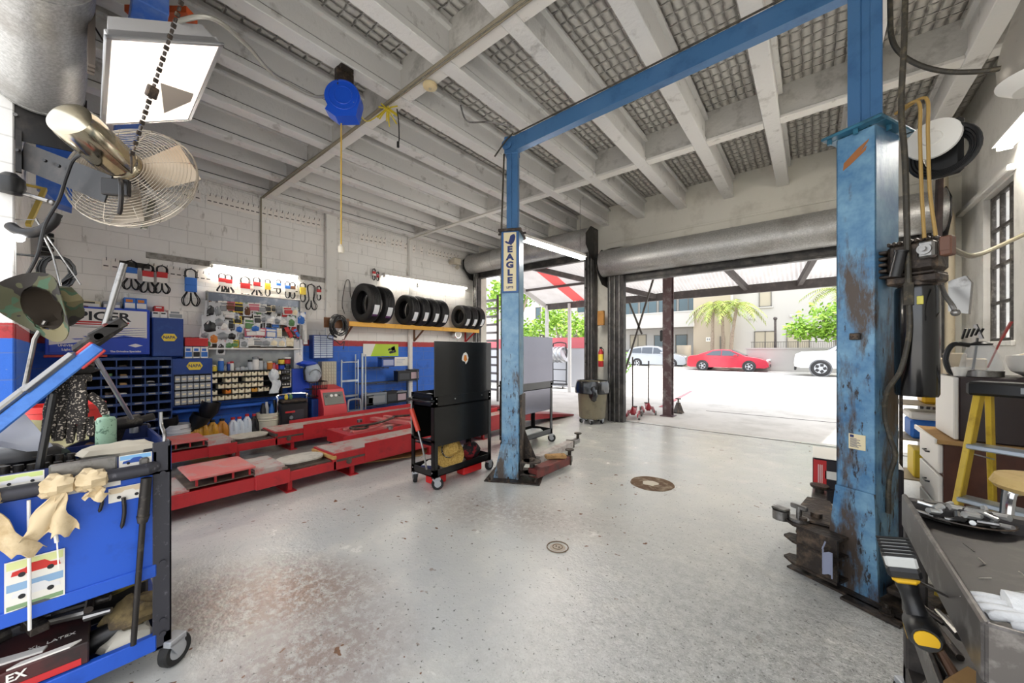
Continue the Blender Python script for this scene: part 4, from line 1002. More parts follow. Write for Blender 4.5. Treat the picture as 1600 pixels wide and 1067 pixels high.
for px, py, h, st, lb in (
    (205, 407, .30, (WB, ''), 'black belt in a blue and white sleeve, nearest the steel pole'),
    (231, 413, .30, (WR, ''), 'black belt in a red and white sleeve, next to the blue sleeved one'),
    (253, 415, .30, (WR, ''), 'looped belt in red and white sleeve under the left end of the grey plank'),
    (298, 420, .42, ((P_SKY, P_SKY), 'long'), 'long doubled belt with a blue band hanging beside the parts board'),
    (347, 427, .24, (WR, ''), 'belt in red and white sleeve, left one of the pair over the board corner'),
    (357, 429, .24, (WR, ''), 'belt in red and white sleeve, right one of the pair over the board corner'),
    (383, 432, .34, (WR, ''), 'wide looped belt in red sleeve hanging past the board header'),
    (401, 433, .26, (WR, ''), 'belt with red sleeve beside the wide looped one'),
    (418, 436, .22, (WY, 'loop'), 'round belt with a yellow card band'),
    (435, 437, .18, (WB, 'loop'), 'small belt folded in a pale blue sleeve'),
    (449, 440, .22, (WB, 'loop'), 'belt with blue label above the right part of the board'),
    (457, 441, .22, ((P_WHITE, P_BROWN), 'loop'), 'brownish belt with white label next to the blue labelled belt'),
    (473, 442, .26, (WY, 'loop'), 'narrow belt with yellow band right of the board header'),
    (486, 444, .36, (None, ''), 'bare black belt bundle right of the parts board'),
    (498, 447, .20, (WR, 'loop'), 'pink and white sleeved belt at the right end of the rail'),
    (584, 420, .18, (WR, 'loop'), 'small belt in a pink sleeve at the end of the slim strip light'),
    (590, 425, .14, ((P_RED, P_PINK), 'loop'), 'small red banded belt under the end of the slim strip light'),
    (652, 440, .10, (None, 'loop'), 'tiny belt loop hanging under the middle of the slim strip light')):
    belt(px, py, h*1.35, st, lb)
# ---- parts board with header, shelf, and packets on hooks
by0, by1 = onX(326, 455, XL+.12).y, onX(468, 470, XL+.12).y
t = thing('parts_board', 'grey wall board with dark header and white shelf full of hanging packets', 'display board', (XL, by0, 1.10))
W = by1 - by0
MB().box(0, 0, .38, .015, W, 1.30).build('back_panel', mat('board_brown', '#6e665c', .7, wear=(5, '#8a8580', .5, .7)), t); MB().box(0, 0, 0, .015, W, .38).build('lower_panel', mat('board_grey', '#a5aaaa', .6, wear=(4, '#8b9194', .5, .7)), t)
MB().box(.015, 0, 1.13, .10, W, 1.27, .004).build('header', mat('header_grey', '#6f7785', .35, .4, wear=(8, '#a3a9b5', .5, .7)), t)
MB().box(0, -.02, 1.265, .13, W+.02, 1.285, .003).build('top_lip', P_WHITE, t)
MB().box(.0, -.01, .37, .17, W+.02, .395, .003).build('shelf', P_WHITE, t)
for yy in (-.015, W): MB().box(0, yy, 0, .12, yy+.015, 1.28).build('side_panel', P_GREY, t)
pk = [('clear bag', P_CLEAR), ('white card', P_WHITE)]
PC = {'white': P_WHITE, 'yellow': P_YEL, 'red': P_RED, 'blue': P_SKY, 'brown': P_BROWN, 'pink': P_PINK, 'green': P_GRN, 'black': M_PLBLACK, 'orange': P_ORG, 'grey': P_GREY, 'cream': P_CREAMB}
def packet(px, py, w, h, kind, c, label, x=.09, content=None, tilt=0.0):
    q = onX(px, py, XL+x); t = thing('parts_packet', label, 'packet', q, 0, 'packets on the parts board')
    T_ = Matrix.Rotation(tilt, 4, 'X')
    b = MB(); b.T = T_
    if kind == 'card':
        b.box(-.008, -w/2, -h, -.004, w/2, 0, .001); b.build('card', PC[c], t); b = MB(); b.T = T_; b.box(-.004, -w*.38, -h*.9, .016, w*.38, -h*.42, .008); b.build('blister', PC[content] if content else P_CLEAR, t)
        b = MB(); b.T = T_; b.box(-.004, -w*.4, -h*.34, -.0025, w*.4, -h*.16); b.build('print', PC[content] if content else P_INK, t)
    else:
        b.grid(lambda u, v: (.012*math.sin(u*PI)*math.sin(v*PI)+.003*math.sin(u*11+v*7), (u-.5)*w*(1+.06*math.sin(v*9)), -h*v), 5, 5, .004); b.build('bag', P_POLY, t)
        b = MB(); b.T = T_; b.box(-.006, -w/2, -h*.22, .004, w/2, 0, .001); b.build('card', PC[c], t)
        b = MB(); b.T = T_; b.ball((.006, 0, -h*.62), (.022, w*.40, h*.30), 10, 7, .5); b.build('contents', PC[content] if content else P_GREY, t)
    b = MB(); b.tube([(-x+.02, 0, -.008), (.012, 0, -.012), (.02, 0, .0)], .0035, n=6); b.build('hook', M_PIN, t)
PKT = [
 (330, 470, .12, .22, 'bag', 'brown', 'black', 'bag of dark brackets at the upper left corner of the parts board'),
 (339, 472, .10, .20, 'bag', 'grey', 'grey', 'bag of grey clips beside the dark brackets'),
 (348, 470, .10, .16, 'card', 'white', 'grey', 'white carded part third along the top row'),
 (359, 471, .12, .13, 'card', 'pink', 'brown', 'pinkish carded lamp in the top row'),
 (373, 472, .13, .15, 'card', 'yellow', 'black', 'large yellow carded part in the top row'),
 (359, 487, .13, .09, 'card', 'white', 'white', 'white carton card below the pinkish one'),
 (370, 490, .06, .09, 'bag', 'blue', 'grey', 'tiny blue topped bag between white carton and yellow square'),
 (371, 494, .10, .11, 'card', 'yellow', 'black', 'small bright yellow square packet'),
 (328, 492, .17, .26, 'bag', 'black', 'black', 'black coiled wiring bundle in a bag at the left of the board'),
 (341, 492, .13, .17, 'bag', 'grey', 'grey', 'clear bag of grey hose fittings beside the wiring bundle'),
 (350, 500, .10, .15, 'bag', 'white', 'white', 'clear bag with two round white caps'),
 (361, 499, .08, .14, 'card', 'grey', 'black', 'grey card with a tall black part'),
 (374, 506, .10, .13, 'bag', 'white', 'blue', 'pale bag with a blue logo at the middle of the board'),
 (333, 517, .11, .18, 'bag', 'orange', 'orange', 'bag of orange connectors low on the left'),
 (348, 514, .17, .16, 'bag', 'white', 'grey', 'wide clear bag of grey tubing low on the board'),
 (361, 516, .13, .14, 'bag', 'grey', 'black', 'clear bag with black ended tube'),
 (386, 473, .10, .20, 'bag', 'green', 'brown', 'bag with brown and green parts left of the white twin packet'),
 (397, 473, .16, .13, 'card', 'white', 'pink', 'wide white packet with pink print in the top row'),
 (409, 475, .13, .13, 'card', 'white', 'grey', 'white packet beside the oval holed one'),
 (418, 474, .10, .13, 'card', 'cream', 'black', 'cream card with a dark oval opening'),
 (427, 477, .06, .10, 'card', 'cream', 'black', 'slim cream card with black clip'),
 (436, 478, .09, .12, 'card', 'grey', 'grey', 'grey ribbed card in the top row'),
 (450, 479, .15, .13, 'card', 'white', 'red', 'white carton with red spots at the upper right'),
 (461, 480, .10, .14, 'bag', 'green', 'cream', 'pale green packet by the corner of the board'),
 (391, 497, .14, .18, 'card', 'white', 'green', 'white card with green edge and black dot'),
 (402, 491, .10, .14, 'card', 'white', 'black', 'white card with a small black part, second row'),
 (412, 492, .12, .12, 'bag', 'grey', 'grey', 'clear bag of thin grey pins, second row'),
 (422, 493, .12, .12, 'bag', 'grey', 'white', 'clear bag of white plugs, second row'),
 (432, 494, .12, .13, 'bag', 'white', 'grey', 'clear bag with rusty screws, second row'),
 (443, 495, .12, .13, 'bag', 'grey', 'white', 'clear bag of white clips right of the rusty screws'),
 (455, 494, .12, .17, 'bag', 'green', 'green', 'pale green bag in the second row'),
 (398, 505, .13, .13, 'bag', 'white', 'blue', 'round white packet with dark blue part'),
 (393, 512, .17, .13, 'card', 'pink', 'white', 'pink banded white carton, left of two'),
 (407, 512, .15, .13, 'card', 'pink', 'white', 'pink banded white carton, right of two'),
 (424, 512, .15, .16, 'card', 'blue', 'white', 'bright blue and white packet in the third row'),
 (436, 513, .08, .14, 'card', 'white', 'cream', 'plain white card beside the bright blue packet'),
 (447, 511, .06, .18, 'card', 'red', 'red', 'red wiper refill, left of the slanted pair'),
 (459, 512, .06, .18, 'card', 'red', 'blue', 'red wiper refill, right of the slanted pair'),
 (390, 527, .15, .13, 'card', 'white', 'white', 'white carton low on the board, left of three'),
 (403, 527, .13, .13, 'card', 'white', 'grey', 'white carton low on the board, middle of three'),
 (415, 528, .14, .13, 'bag', 'white', 'grey', 'crumpled white bag low on the board'),
 (427, 528, .12, .13, 'bag', 'white', 'cream', 'pale bag of sockets low on the board'),
 (440, 528, .12, .14, 'bag', 'grey', 'cream', 'bag of cream washers low on the board'),
 (453, 528, .12, .13, 'card', 'cream', 'cream', 'cream packet at the lower right of the board'),
 (346, 530, .09, .22, 'bag', 'red', 'black', 'red topped bag hanging past the shelf edge'),
 (357, 531, .10, .13, 'bag', 'white', 'green', 'pale bag with green tag above the shelf'),
 (367, 531, .09, .11, 'card', 'yellow', 'green', 'yellow green packet above the shelf'),
 (381, 529, .10, .13, 'bag', 'grey', 'grey', 'clear jar shaped bag above the shelf'),
 (470, 487, .14, .22, 'bag', 'blue', 'blue', 'blue bag hanging off the right edge of the board'),
 (476, 500, .06, .40, 'card', 'white', 'white', 'long white strip hanging right of the board'),
 (466, 530, .13, .52, 'bag', 'grey', 'white', 'long clear sleeve hanging below the right corner of the board'),
 (320, 513, .10, .14, 'bag', 'white', 'grey', 'white bag on a hook left of the board'),
 (325, 530, .08, .10, 'bag', 'green', 'green', 'small green bag left of the board'),
]
for p in PKT: packet(*p[:2], p[2]*1.18, p[3]*1.12, *p[4:6], p[7], content=p[6], x=.10+.02*R.random(), tilt=math.radians(28) if 'wiper' in p[7] else R.uniform(-.08, .08))
RC = random.Random(3)
for k in range(30):
    r_, c_ = divmod(k, 10); cn, cc = RC.choice([('white', 'grey'), ('grey', 'white'), ('cream', 'brown'), ('white', 'black'), ('white', 'red'), ('grey', 'blue'), ('brown', 'black'), ('white', 'green')])
    packet(333 + c_*14 + RC.uniform(-3, 3), 474 + r_*21 + c_*.9 + RC.uniform(-3, 3), RC.uniform(.10, .15), RC.uniform(.13, .20), RC.choice(['bag', 'bag', 'card']), cn, '%s topped packet half hidden in the %s row of the board, %s from its left' % (cn, ('top', 'second', 'third')[r_], ('first', 'second', 'third', 'fourth', 'fifth', 'sixth', 'seventh', 'eighth', 'ninth', 'tenth')[c_]), content=cc, x=.055)
# shelf of jars and small boxes on the bin rack
ybin0, ybin1 = onX(328, 600, XL+.2).y, onX(438, 600, XL+.2).y
zb0, zb1 = onX(380, 622, XL+.2).z, onX(380, 579, XL+.2).z
t = thing('bin_rack', 'dark rack of open cream parts bins below the board', 'bin rack', (XL, ybin0, zb0))
WB_ = ybin1-ybin0; HB = zb1-zb0
b = MB(); b.box(0, -.02, -.02, .01, WB_+.02, HB)
for i in range(6): b.box(0, -.02, HB*i/5-.012, .24, WB_+.02, HB*i/5+.002)
for yy in (-.02, WB_+.005): b.box(0, yy, -.02, .24, yy+.015, HB)
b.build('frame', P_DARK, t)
bn = MB(); bw = WB_/11*.43; bh = HB/5*.72
bn.box(0, -bw, 0, .20, bw, .006); bn.box(0, -bw, 0, .20, -bw+.005, bh); bn.box(0, bw-.005, 0, .20, bw, bh); bn.box(.194, -bw, 0, .20, -bw*.35, bh); bn.box(.194, bw*.35, 0, .20, bw, bh); bn.box(.194, -bw*.36, 0, .20, bw*.36, bh*.72)
BN0 = None; BL = 'open cream cardboard bin in the dark rack below the board'
skip = {(3, 1), (3, 4), (3, 8), (3, 9), (2, 0), (2, 8), (2, 9), (1, 1), (1, 9), (0, 6), (0, 7), (0, 8), (0, 9), (0, 10), (1, 10), (2, 10), (3, 10)}
for r in range(5):
    for c in range(11):
        if (r, c) in skip: continue
        loc = (XL+.045, ybin0 + WB_*(c+.5)/11, zb0 + HB*r/5 + .003)
        special = {(1, 2): ('orange bin near the left of the fourth row of the rack', P_ORG), (1, 6): ('bright orange bin right of the middle in the fourth row', mat('bin_orange', '#d99a3a', .55))}.get((r, c))
        if BN0 is None: BN0 = solo('parts_bin', bn, P_CREAMB, BL, 'parts bin', 'cream bins in the dark rack', loc)
        elif special:
            bb = MB(); bb.v, bb.f, bb.fm = list(bn.v), list(bn.f), list(bn.fm); solo('parts_bin', bb, special[1], special[0], 'parts bin', 'cream bins in the dark rack', loc)
        else: dup(BN0, BL, None, loc)
zs = zb1+.003
def jar(label, y, r, h, body, lid, x=.12, z=None, name='jar', cat='jar'):
    t = thing(name, label, cat, (XL+x, y, zs if z is None else z), 0, 'jars on the bin rack')
    MB().lathe([(0, 0), (r*.95, 0), (r, .01), (r, h*.72), (r*.8, h*.8), (r*.8, h*.82), (0, h*.82)], n=16).build('body', body, t)
    MB().lathe([(0, h*.8), (r*.86, h*.8), (r*.86, h*.98), (r*.7, h), (0, h)], n=16).build('lid', lid, t)
def yat(px, py=575): return onX(px, py, XL+.15).y
jar('squat yellow box-like tub at the left end of the bin rack', yat(333), .055, .10, P_YEL, P_CREAMB)
jar('small blue bottle standing under the shelf on the bin rack', yat(346), .04, .20, P_SKY, P_WHITE)
jar('low grey tin beside the blue bottle', yat(352), .03, .09, P_GREY, P_GREY)
jar('white bottle with red cap on the bin rack', yat(363), .03, .15, P_WHITE, P_RED)
jar('dark bottle with pink cap on the bin rack', yat(358), .025, .14, P_BLUE, P_PINK)
for i, (px, h) in enumerate(((372, .06), (379, .07), (385, .06))): jar('%s low clear tray pot in the middle of the bin rack' % ('first', 'second', 'third')[i], yat(px), .035, h, P_CLEAR, P_GREY)
jar('black capped clear jar left of the tall white canister', yat(392), .04, .17, P_CLEAR, M_PLBLACK)
jar('tall white canister on the bin rack', yat(400), .055, .22, P_WHITE, P_GREY)
jar('black lidded jar right of the tall white canister', yat(408), .04, .19, P_CLEAR, M_PLBLACK)
jar('squat grey jar with metal lid', yat(415), .035, .14, P_GREY, M_STEEL)
jar('orange tub with pale yellow lid', yat(422), .05, .14, P_ORG, P_CREAMB)
jar('small pink pot behind the wire spools', yat(428), .035, .11, P_PINK, P_RED)
jar('small red tin with silver top near the wire spools', yat(434), .03, .10, P_RED, M_STEEL)
for lb, px, z, c in (('yellow wire spool stacked on the blue one', 440, .10, P_YEL), ('blue wire spool under the yellow one', 440, .0, P_BLUE2), ('red wire spool under a white lid', 449, .10, P_RED), ('black wire spool under the red one', 449, 0, M_PLBLACK)):
    t = thing('wire_spool', lb, 'wire spool', (XL+.14, yat(px), zs-.02+z), 0, 'wire spools'); MB().lathe([(0, 0), (.052, 0), (.052, .008), (.04, .012), (.04, .085), (.052, .09), (.052, .098), (0, .098)], n=18).build('flange', M_PLBLACK if c is not M_PLBLACK else P_GREY, t)
    MB().lathe([(.04, .012), (.05, .014), (.05, .084), (.04, .086)], n=18).build('wire', c, t)
t = thing('small_tub', 'white lid lying on the red wire spool', 'lid', (XL+.14, yat(449), zs-.02+.2)); MB().lathe([(0, 0), (.06, 0), (.062, .01), (.06, .025), (0, .025)], n=18).build('lid', P_WHITE, t)
# small black three-tray case and crumpled cloth roll at the right of the rack
q0 = onX(437, 575, XL+.18); q1 = onX(456, 605, XL+.18)
t = thing('tray_case', 'white framed case with three black trays of bulbs', 'case', (XL, q0.y, q1.z)); Wc, Hc = q1.y-q0.y, q0.z-q1.z
b = MB(); b.box(0, 0, 0, .17, Wc, .02); b.box(0, 0, Hc-.02, .17, Wc, Hc); b.box(0, 0, 0, .17, .02, Hc); b.box(0, Wc-.02, 0, .17, Wc, Hc); b.box(0, 0, 0, .02, Wc, Hc); b.build('frame', P_CREAMB, t)
for i in range(3): 
    d = MB().box(.02, .02, .02+i*(Hc-.02)/3, .165, Wc-.02, i*(Hc-.02)/3+(Hc-.02)/3, .004).build('tray', M_PLBLACK, t)
    for k in range(4): MB().cyl((.165, .05+.055*k*Wc/.25, .06+i*(Hc-.02)/3), (.172, .05+.055*k*Wc/.25, .06+i*(Hc-.02)/3), .014, n=10).build('bulb', P_GREY if i else P_WHITE, d)
b = MB(); q = onX(428, 582, XL+.26)
b.ball((0, 0, -.05), (.05, .075, .11), 14, 10, .35); b.grid(lambda u, v: (.03+.012*math.sin(u*9+v*4), -.06+.14*u+.02*math.sin(v*5), -.13-.22*v), 6, 6, .006)
solo('shop_towel', b, mat('rag_white', '#dfe4e6', .8, wear=(9, '#b9c3c8', .5, .7)), 'white shop towel bunched over the end of the bin rack', 'towel', None, q)
# ---- wall hung blue counter ledge behind the bottles
q0, q1 = onX(265, 640, XL+.2), onX(455, 612, XL+.2)
b = MB(); b.box(0, 0, -.025, .22, 1.75, .025, .01); b.box(0, 0, -.12, .03, 1.75, -.02); solo('wall_ledge', b, mat('ledge_blue', '#2a63c2', .5, wear=(7, '#1d4a9c', .5, .7)), 'blue painted ledge along the wall over the oil jugs', 'shelf', None, (XL, 1.04, .56))
# ---- tyres on the yellow beam shelf
ya, yb = onX(543, 503, XL+.42).y, onX(749, 516, XL+.42).y
t = thing('tyre_shelf', 'long yellow steel beam shelf holding new tyres', 'shelf', (XL, ya, 1.97)); Ls = yb-ya
MB().box(.36, 0, -.04, .42, Ls, .055, .006).build('beam', mat('rack_yellow', '#e0a83c', .45, .1, wear=(6, '#c08c34', .55, .75)), t)
MB().box(.0, .05, -.01, .36, Ls-.05, .015).build('deck', P_CARD, t)
for yy in (.1, Ls*.5, Ls-.15):
    b = MB(); b.box(0, yy, -.30, .012, yy+.05, .02); b.beam((.01, yy+.025, -.28), (.36, yy+.025, -.03), .03, .03); b.build('bracket', P_RED if yy > 2 else P_BROWN, t)
M_TYRE = mat('tyre_rubber', '#151516', .62, wear=(30, '#222224', .5, .7)); M_TYLAB = mat('tyre_label', '#dfe3e6', .5)
def tyre_mesh(Rr, w, band=True):
    rim = Rr*.60; pr = []
    prof = [(rim, -w*.38), (rim+.012, -w*.44), (rim+(Rr-rim)*.35, -w*.50), (Rr*.92, -w*.49), (Rr*.975, -w*.44), (Rr*.995, -w*.36)]
    for g in (-.22, -.07, .07, .22): prof += [(Rr, w*(g-.02)), (Rr-.010, w*(g-.015)), (Rr-.010, w*(g+.015)), (Rr, w*(g+.02))]
    prof += [(Rr*.995, w*.36), (Rr*.975, w*.44), (Rr*.92, w*.49), (rim+(Rr-rim)*.35, w*.5), (rim+.012, w*.44), (rim, w*.38)]
    inner = [(rim+.012, w*.30), (Rr*.90, w*.40), (Rr*.94, 0), (Rr*.90, -w*.40), (rim+.012, -w*.30)]
    b = MB(); n = 44; full = prof + inner; m = len(full); vs = []
    for r, z in full:
        for i in range(n): a = 2*PI*i/n; vs.append((math.cos(a)*r, z, math.sin(a)*r))
    fs = []
    for i in range(m):
        j = (i+1) % m
        for k in range(n): fs.append((i*n+(k+1) % n, i*n+k, j*n+k, j*n+(k+1) % n))
    b.add(vs, fs); return b
TY = [  # (pixel x of near face centre, outer radius, width, label)
 (3.93, .39, .24, 'large new tyre with purple tipped label at the near end of the shelf'), (4.24, .38, .24, 'large new tyre with purple tipped label second along the shelf'),
 (4.90, .335, .22, 'new tyre with white label, first of the middle four'), (5.19, .335, .22, 'new tyre with white label, second of the middle four'), (5.47, .33, .22, 'new tyre with white label, third of the middle four'), (5.75, .325, .22, 'new tyre with white label, last of the middle four'),
 (6.53, .30, .20, 'small new tyre, first of the far three'), (6.78, .30, .20, 'small new tyre, middle of the far three'), (7.02, .30, .20, 'small new tyre at the far end of the shelf')]
for k, (y, rr, w, lb) in enumerate(TY):
    t = thing('tyre', lb, 'tyre', (XL+.43-.02*R.random(), y, 2.03+rr-.012), math.radians(R.uniform(-4, 4)), 'new tyres on the yellow shelf')
    b = tyre_mesh(rr, w); b.build('casing', M_TYRE, t, 28)
    a0 = -.25 + .1*R.random(); lab = MB()
    lab.grid(lambda u, v: (math.cos(a0-.62*u)*(rr+.002), w*(-.22+.46*v), math.sin(a0-.62*u)*(rr+.002)), 10, 1); o = lab.build('tread_label', M_TYLAB, t)
    lab = MB(); lab.grid(lambda u, v: (math.cos(a0-.62+.12*u)*(rr+.003), w*(-.22+.46*v), math.sin(a0-.62+.12*u)*(rr+.003)), 3, 1); lab.build('tread_label', mat('label_purple', '#5d2a63', .5) if k < 2 else P_WHITE, t)
# coiled cable at the shelf end, dish, wire
q = onX(528, 508, XL+.5); t = thing('coiled_cable', 'tangled coil of black test leads hanging off the yellow shelf end', 'cable', q)
b = MB()
for i in range(15):
    a0 = R.random()*6; rr = .15+.06*R.random(); oy, oz = R.uniform(-.04, .04), R.uniform(-.05, .03)
    b.tube([(.007*i-.05, oy+math.cos(a0+j*.42)*rr*.8, oz+math.sin(a0+j*.42)*rr) for j in range(15)], .010, n=6, closed=True)
b.build('coil', M_PLBLACK, t)
b = MB(); b.tube(smooth_path([(0, -.12, -.12), (.02, -.2, -.24), (0, -.06, -.28), (.02, .04, -.36), (0, .12, -.30), (0, .10, -.45)], 6), .008); b.build('lead', M_PLBLACK, t)
b = MB(); b.grid(lambda u, v: (.03, .0+.14*u-.04*v, -.10-.16*v), 4, 4, .004); b.build('paper_tag', P_WHITE, t)
MB().box(-.09, -.22, -.05, -.06, .25, .14, .004).build('hook_board', P_BROWN, t)
b = MB(); q = onX(543, 437, XL+.02); b.tube(smooth_path([(0, -.06, -.70), (0, -.11, -.50), (0, -.05, -.1), (0, 0, 0), (0, .05, -.05), (0, .06, -.3), (0, .13, -.52), (0, .12, -.62)], 6), .006); solo('wire_loop', b, M_HOSE, 'bent wire loop pinned to the wall by the first tyre', 'wire', None, q)
q = onX(716, 522, XL+.2); t = thing('wall_gauge', 'round white wall clock face under the far end of the tyre shelf', 'gauge', q); b = MB(); b.cyl((-.19, 0, 0), (0, 0, 0), .11, n=28); b.build('case', M_CHROME, t); b = MB(); b.cyl((0, 0, 0), (.003, 0, 0), .095, n=28); b.build('dial', P_WHITE, t)
b = MB(); q = onX(713, 412, XL+.25); b.cyl((-.24, 0, .08), (0, 0, .05), .06, n=16); b.box(-.08, -.12, -.02, .08, .1, .14, .02); b.cyl((-.0, .0, -.12), (.08, .02, -.06), .05, n=16)
solo('door_motor', b, mat('motor_cream', '#bdb6a5', .5), 'small cream motor on the wall at the end of the far shutter', 'motor', None, q)
# ================================================================ ALIGNMENT LIFT (two red runways)
M_RED = mat('runway_red', '#b5272c', .42, .05, wear=(7, '#8c2428', .52, .75)); M_REDF = mat('runway_faded', '#c4605c', .55, wear=(5, '#a58f86', .48, .66)); M_DECK = mat('runway_deck', '#b0a49c', .6, wear=(6, '#b56f69', .5, .62))
M_GRIME = mat('grime', '#4b4038', .8, wear=(9, '#6e5f50', .45, .7)); M_WOOD = mat('wood_strip', '#c79d5c', .7, wear=(14, '#a87f44', .5, .7)); M_TURN = mat('turn_plate', '#c9c3b5', .5, wear=(9, '#a9a294', .5, .7))
def runway(label, xo, xi, ystart, near):
    """xo: edge toward the room, xi: edge toward the wall"""
    t = thing('lift_runway', label, 'vehicle ramp', (xi, ystart, 0), 0, 'red alignment runways')
    w = xo - xi; z = .30
    def Y(y): return y - ystart
    b = MB(); m = [M_RED, M_DECK]
    b.m = 0; b.box(0, Y(ystart), .115, w, Y(1.45), .235, .004); b.box(0, Y(1.45), .115, w, Y(1.98), .21, .004)
    b.box(0, Y(1.95), .11, w, Y(5.35), z-.006, .004); b.box(w-.004, Y(1.2), .11, w+.02, Y(1.5), .25, .004)
    b.m = 1; b.box(.02, Y(1.97), z-.006, w-.02, Y(5.35), z); b.box(.01, Y(ystart), .235, w-.01, Y(.72), .26, .003); b.box(.01, Y(1.20), .235, w-.01, Y(1.46), z, .003)
    b.build('deck', m, t)
    b = MB(); b.prism([(Y(2.32), .14), (Y(2.32), .345), (Y(5.3), .37), (Y(5.3), .14)], w-.005, w+.012, Matrix(((0,0,1,0),(1,0,0,0),(0,1,0,0),(0,0,0,1)))); b.build('side_rail', M_RED, t)
    b = MB(); b.prism([(Y(2.32), .14), (Y(2.32), .345), (Y(5.3), .37), (Y(5.3), .14)], -.012, .005, Matrix(((0,0,1,0),(1,0,0,0),(0,1,0,0),(0,0,0,1)))); b.build('side_rail', M_RED, t)
    b = MB(); b.box(w-.0, Y(1.98), .20, w+.006, Y(2.32), .225); b.cyl((w+.005, Y(2.12), .18), (w+.02, Y(2.12), .18), .03, n=14); b.build('lock_plate', M_GRIME, t)
    # sliding rear slip plate
    b = MB(); b.box(-.01, Y(.72), .33, w+.02, Y(1.20), .348, .004); b.build('slip_plate', M_REDF, t)
    b = MB(); b.box(.0, Y(.70), .262, w, Y(1.20), .272); b.build('slip_bed', M_GRIME, t)
    for i in range(4): MB().box(w-.02, Y(.76+.13*i), .27, w+.0, Y(.775+.13*i), .33).build('slip_post', M_RED, t)
    # turn plate
    pts = [(w*.5+.20*math.cos(a)*(1.0), Y(1.70)+.235*math.sin(a)) for a in [i*2*PI/28 for i in range(28)]]
    pts = [(min(max(p[0], w*.5-.17), w*.5+.17), p[1]) for p in pts]
    b = MB(); b.box(.03, Y(1.47), .21, w-.03, Y(1.94), .222); b.build('turn_tray', M_GRIME, t)
    b = MB(); b.prism(pts, .255, .272); b.build('turn_plate', M_TURN, t)
    b = MB(); b.prism([(p[0]*.96+.02*w*.5, p[1]) for p in pts], .222, .255); b.build('turn_bearing', M_GRIME, t)
    for y in (1.46, 1.955):
        MB().box(-.01, Y(y-.022), .235, w+.015, Y(y+.022), .275, .004).build('cross_bar', M_WOOD if (near and y > 1.6) else M_GRIME, t)
    # approach ramp down to the doorway
    b = MB(); b.prism([(Y(5.35), .29), (Y(5.45), .29), (Y(7.30), .03), (Y(7.30), .0), (Y(5.35), .16)], .0, w, Matrix(((0,0,1,0),(1,0,0,0),(0,1,0,0),(0,0,0,1)))); b.build('approach_ramp', mat('ramp_red', '#8e2329', .5, wear=(8, '#74221f', .5, .7)), t)
    for y in (.45, 1.5, 2.17, 3.3, 4.4):
        b = MB(); b.box(w*.2, Y(y), 0, w*.2+.04, Y(y)+.04, .115); b.box(w-.08, Y(y), 0, w-.04, Y(y)+.04, .115); b.box(w*.15, Y(y)-.03, 0, w-.0, Y(y)+.07, .008); b.build('foot', M_RED, t)
    return t
runway('red alignment lift runway nearer the room with raised slip plate and pale turn plate', -4.15, -4.67, .05, True)
runway('red alignment lift runway along the wall behind the nearer one', -5.90, -6.42, .05, False)
t = thing('rolling_jack', 'red rolling bridge jack sitting between the two red runways', 'jack', (-5.1, 2.9, 0))
b = MB()
for x in (-.30, .30): b.box(x-.05, -.42, .16, x+.05, 1.1, .31, .006)
b.box(-.35, -.44, .15, .35, -.34, .32, .006); b.box(-.35, 1.05, .16, .35, 1.15, .31, .006); b.build('frame', M_RED, t)
for i, x in enumerate((-.12, .10)):
    b = MB(); b.box(x-.05, -.30, .26, x+.05, .95, .33, .01); b.build('slide_arm', M_REDF, t)
b = MB(); b.beam((-.40, .30, .36), (.42, .46, .36), .10, .05, b=.004); b.beam((-.40, .52, .36), (.42, .66, .36), .07, .05, b=.004); b.build('cross_rail', M_REDF, t)
b = MB(); b.tube(smooth_path([(.0, -.2, .36), (.2, .0, .40), (.1, .35, .42), (-.1, .5, .40), (.05, .7, .41)], 6), .016); b.tube(arc((.02, -.15, .345), .12, 0, 2*PI, 20)[:-1], .014, closed=True); b.build('hose', M_GREASE, t)
for x in (-.42, .42): MB().cyl((x, .1, .33), (x, .1, .37), .04).build('roller', M_STEEL, t)
for x in (-.3, .3):
    for y in (-.35, 1.0): MB().cyl((x-.03, y, .08), (x+.03, y, .08), .08).build('wheel', M_RUBBER, t)
b = MB(); b.prism(arc((0, 0, 0), .33, 0, 2*PI, 24)[:-1] and [(.0, .0), (.9, -.10), (1.9, -.02), (2.1, .25), (1.6, .42), (.7, .36), (.1, .30)], 0, .012); solo('cardboard_sheet', b, P_CARD, 'flattened cardboard lying on the floor under the nearer red runway', 'cardboard', None, (-5.1, 1.5, .001), math.radians(62))
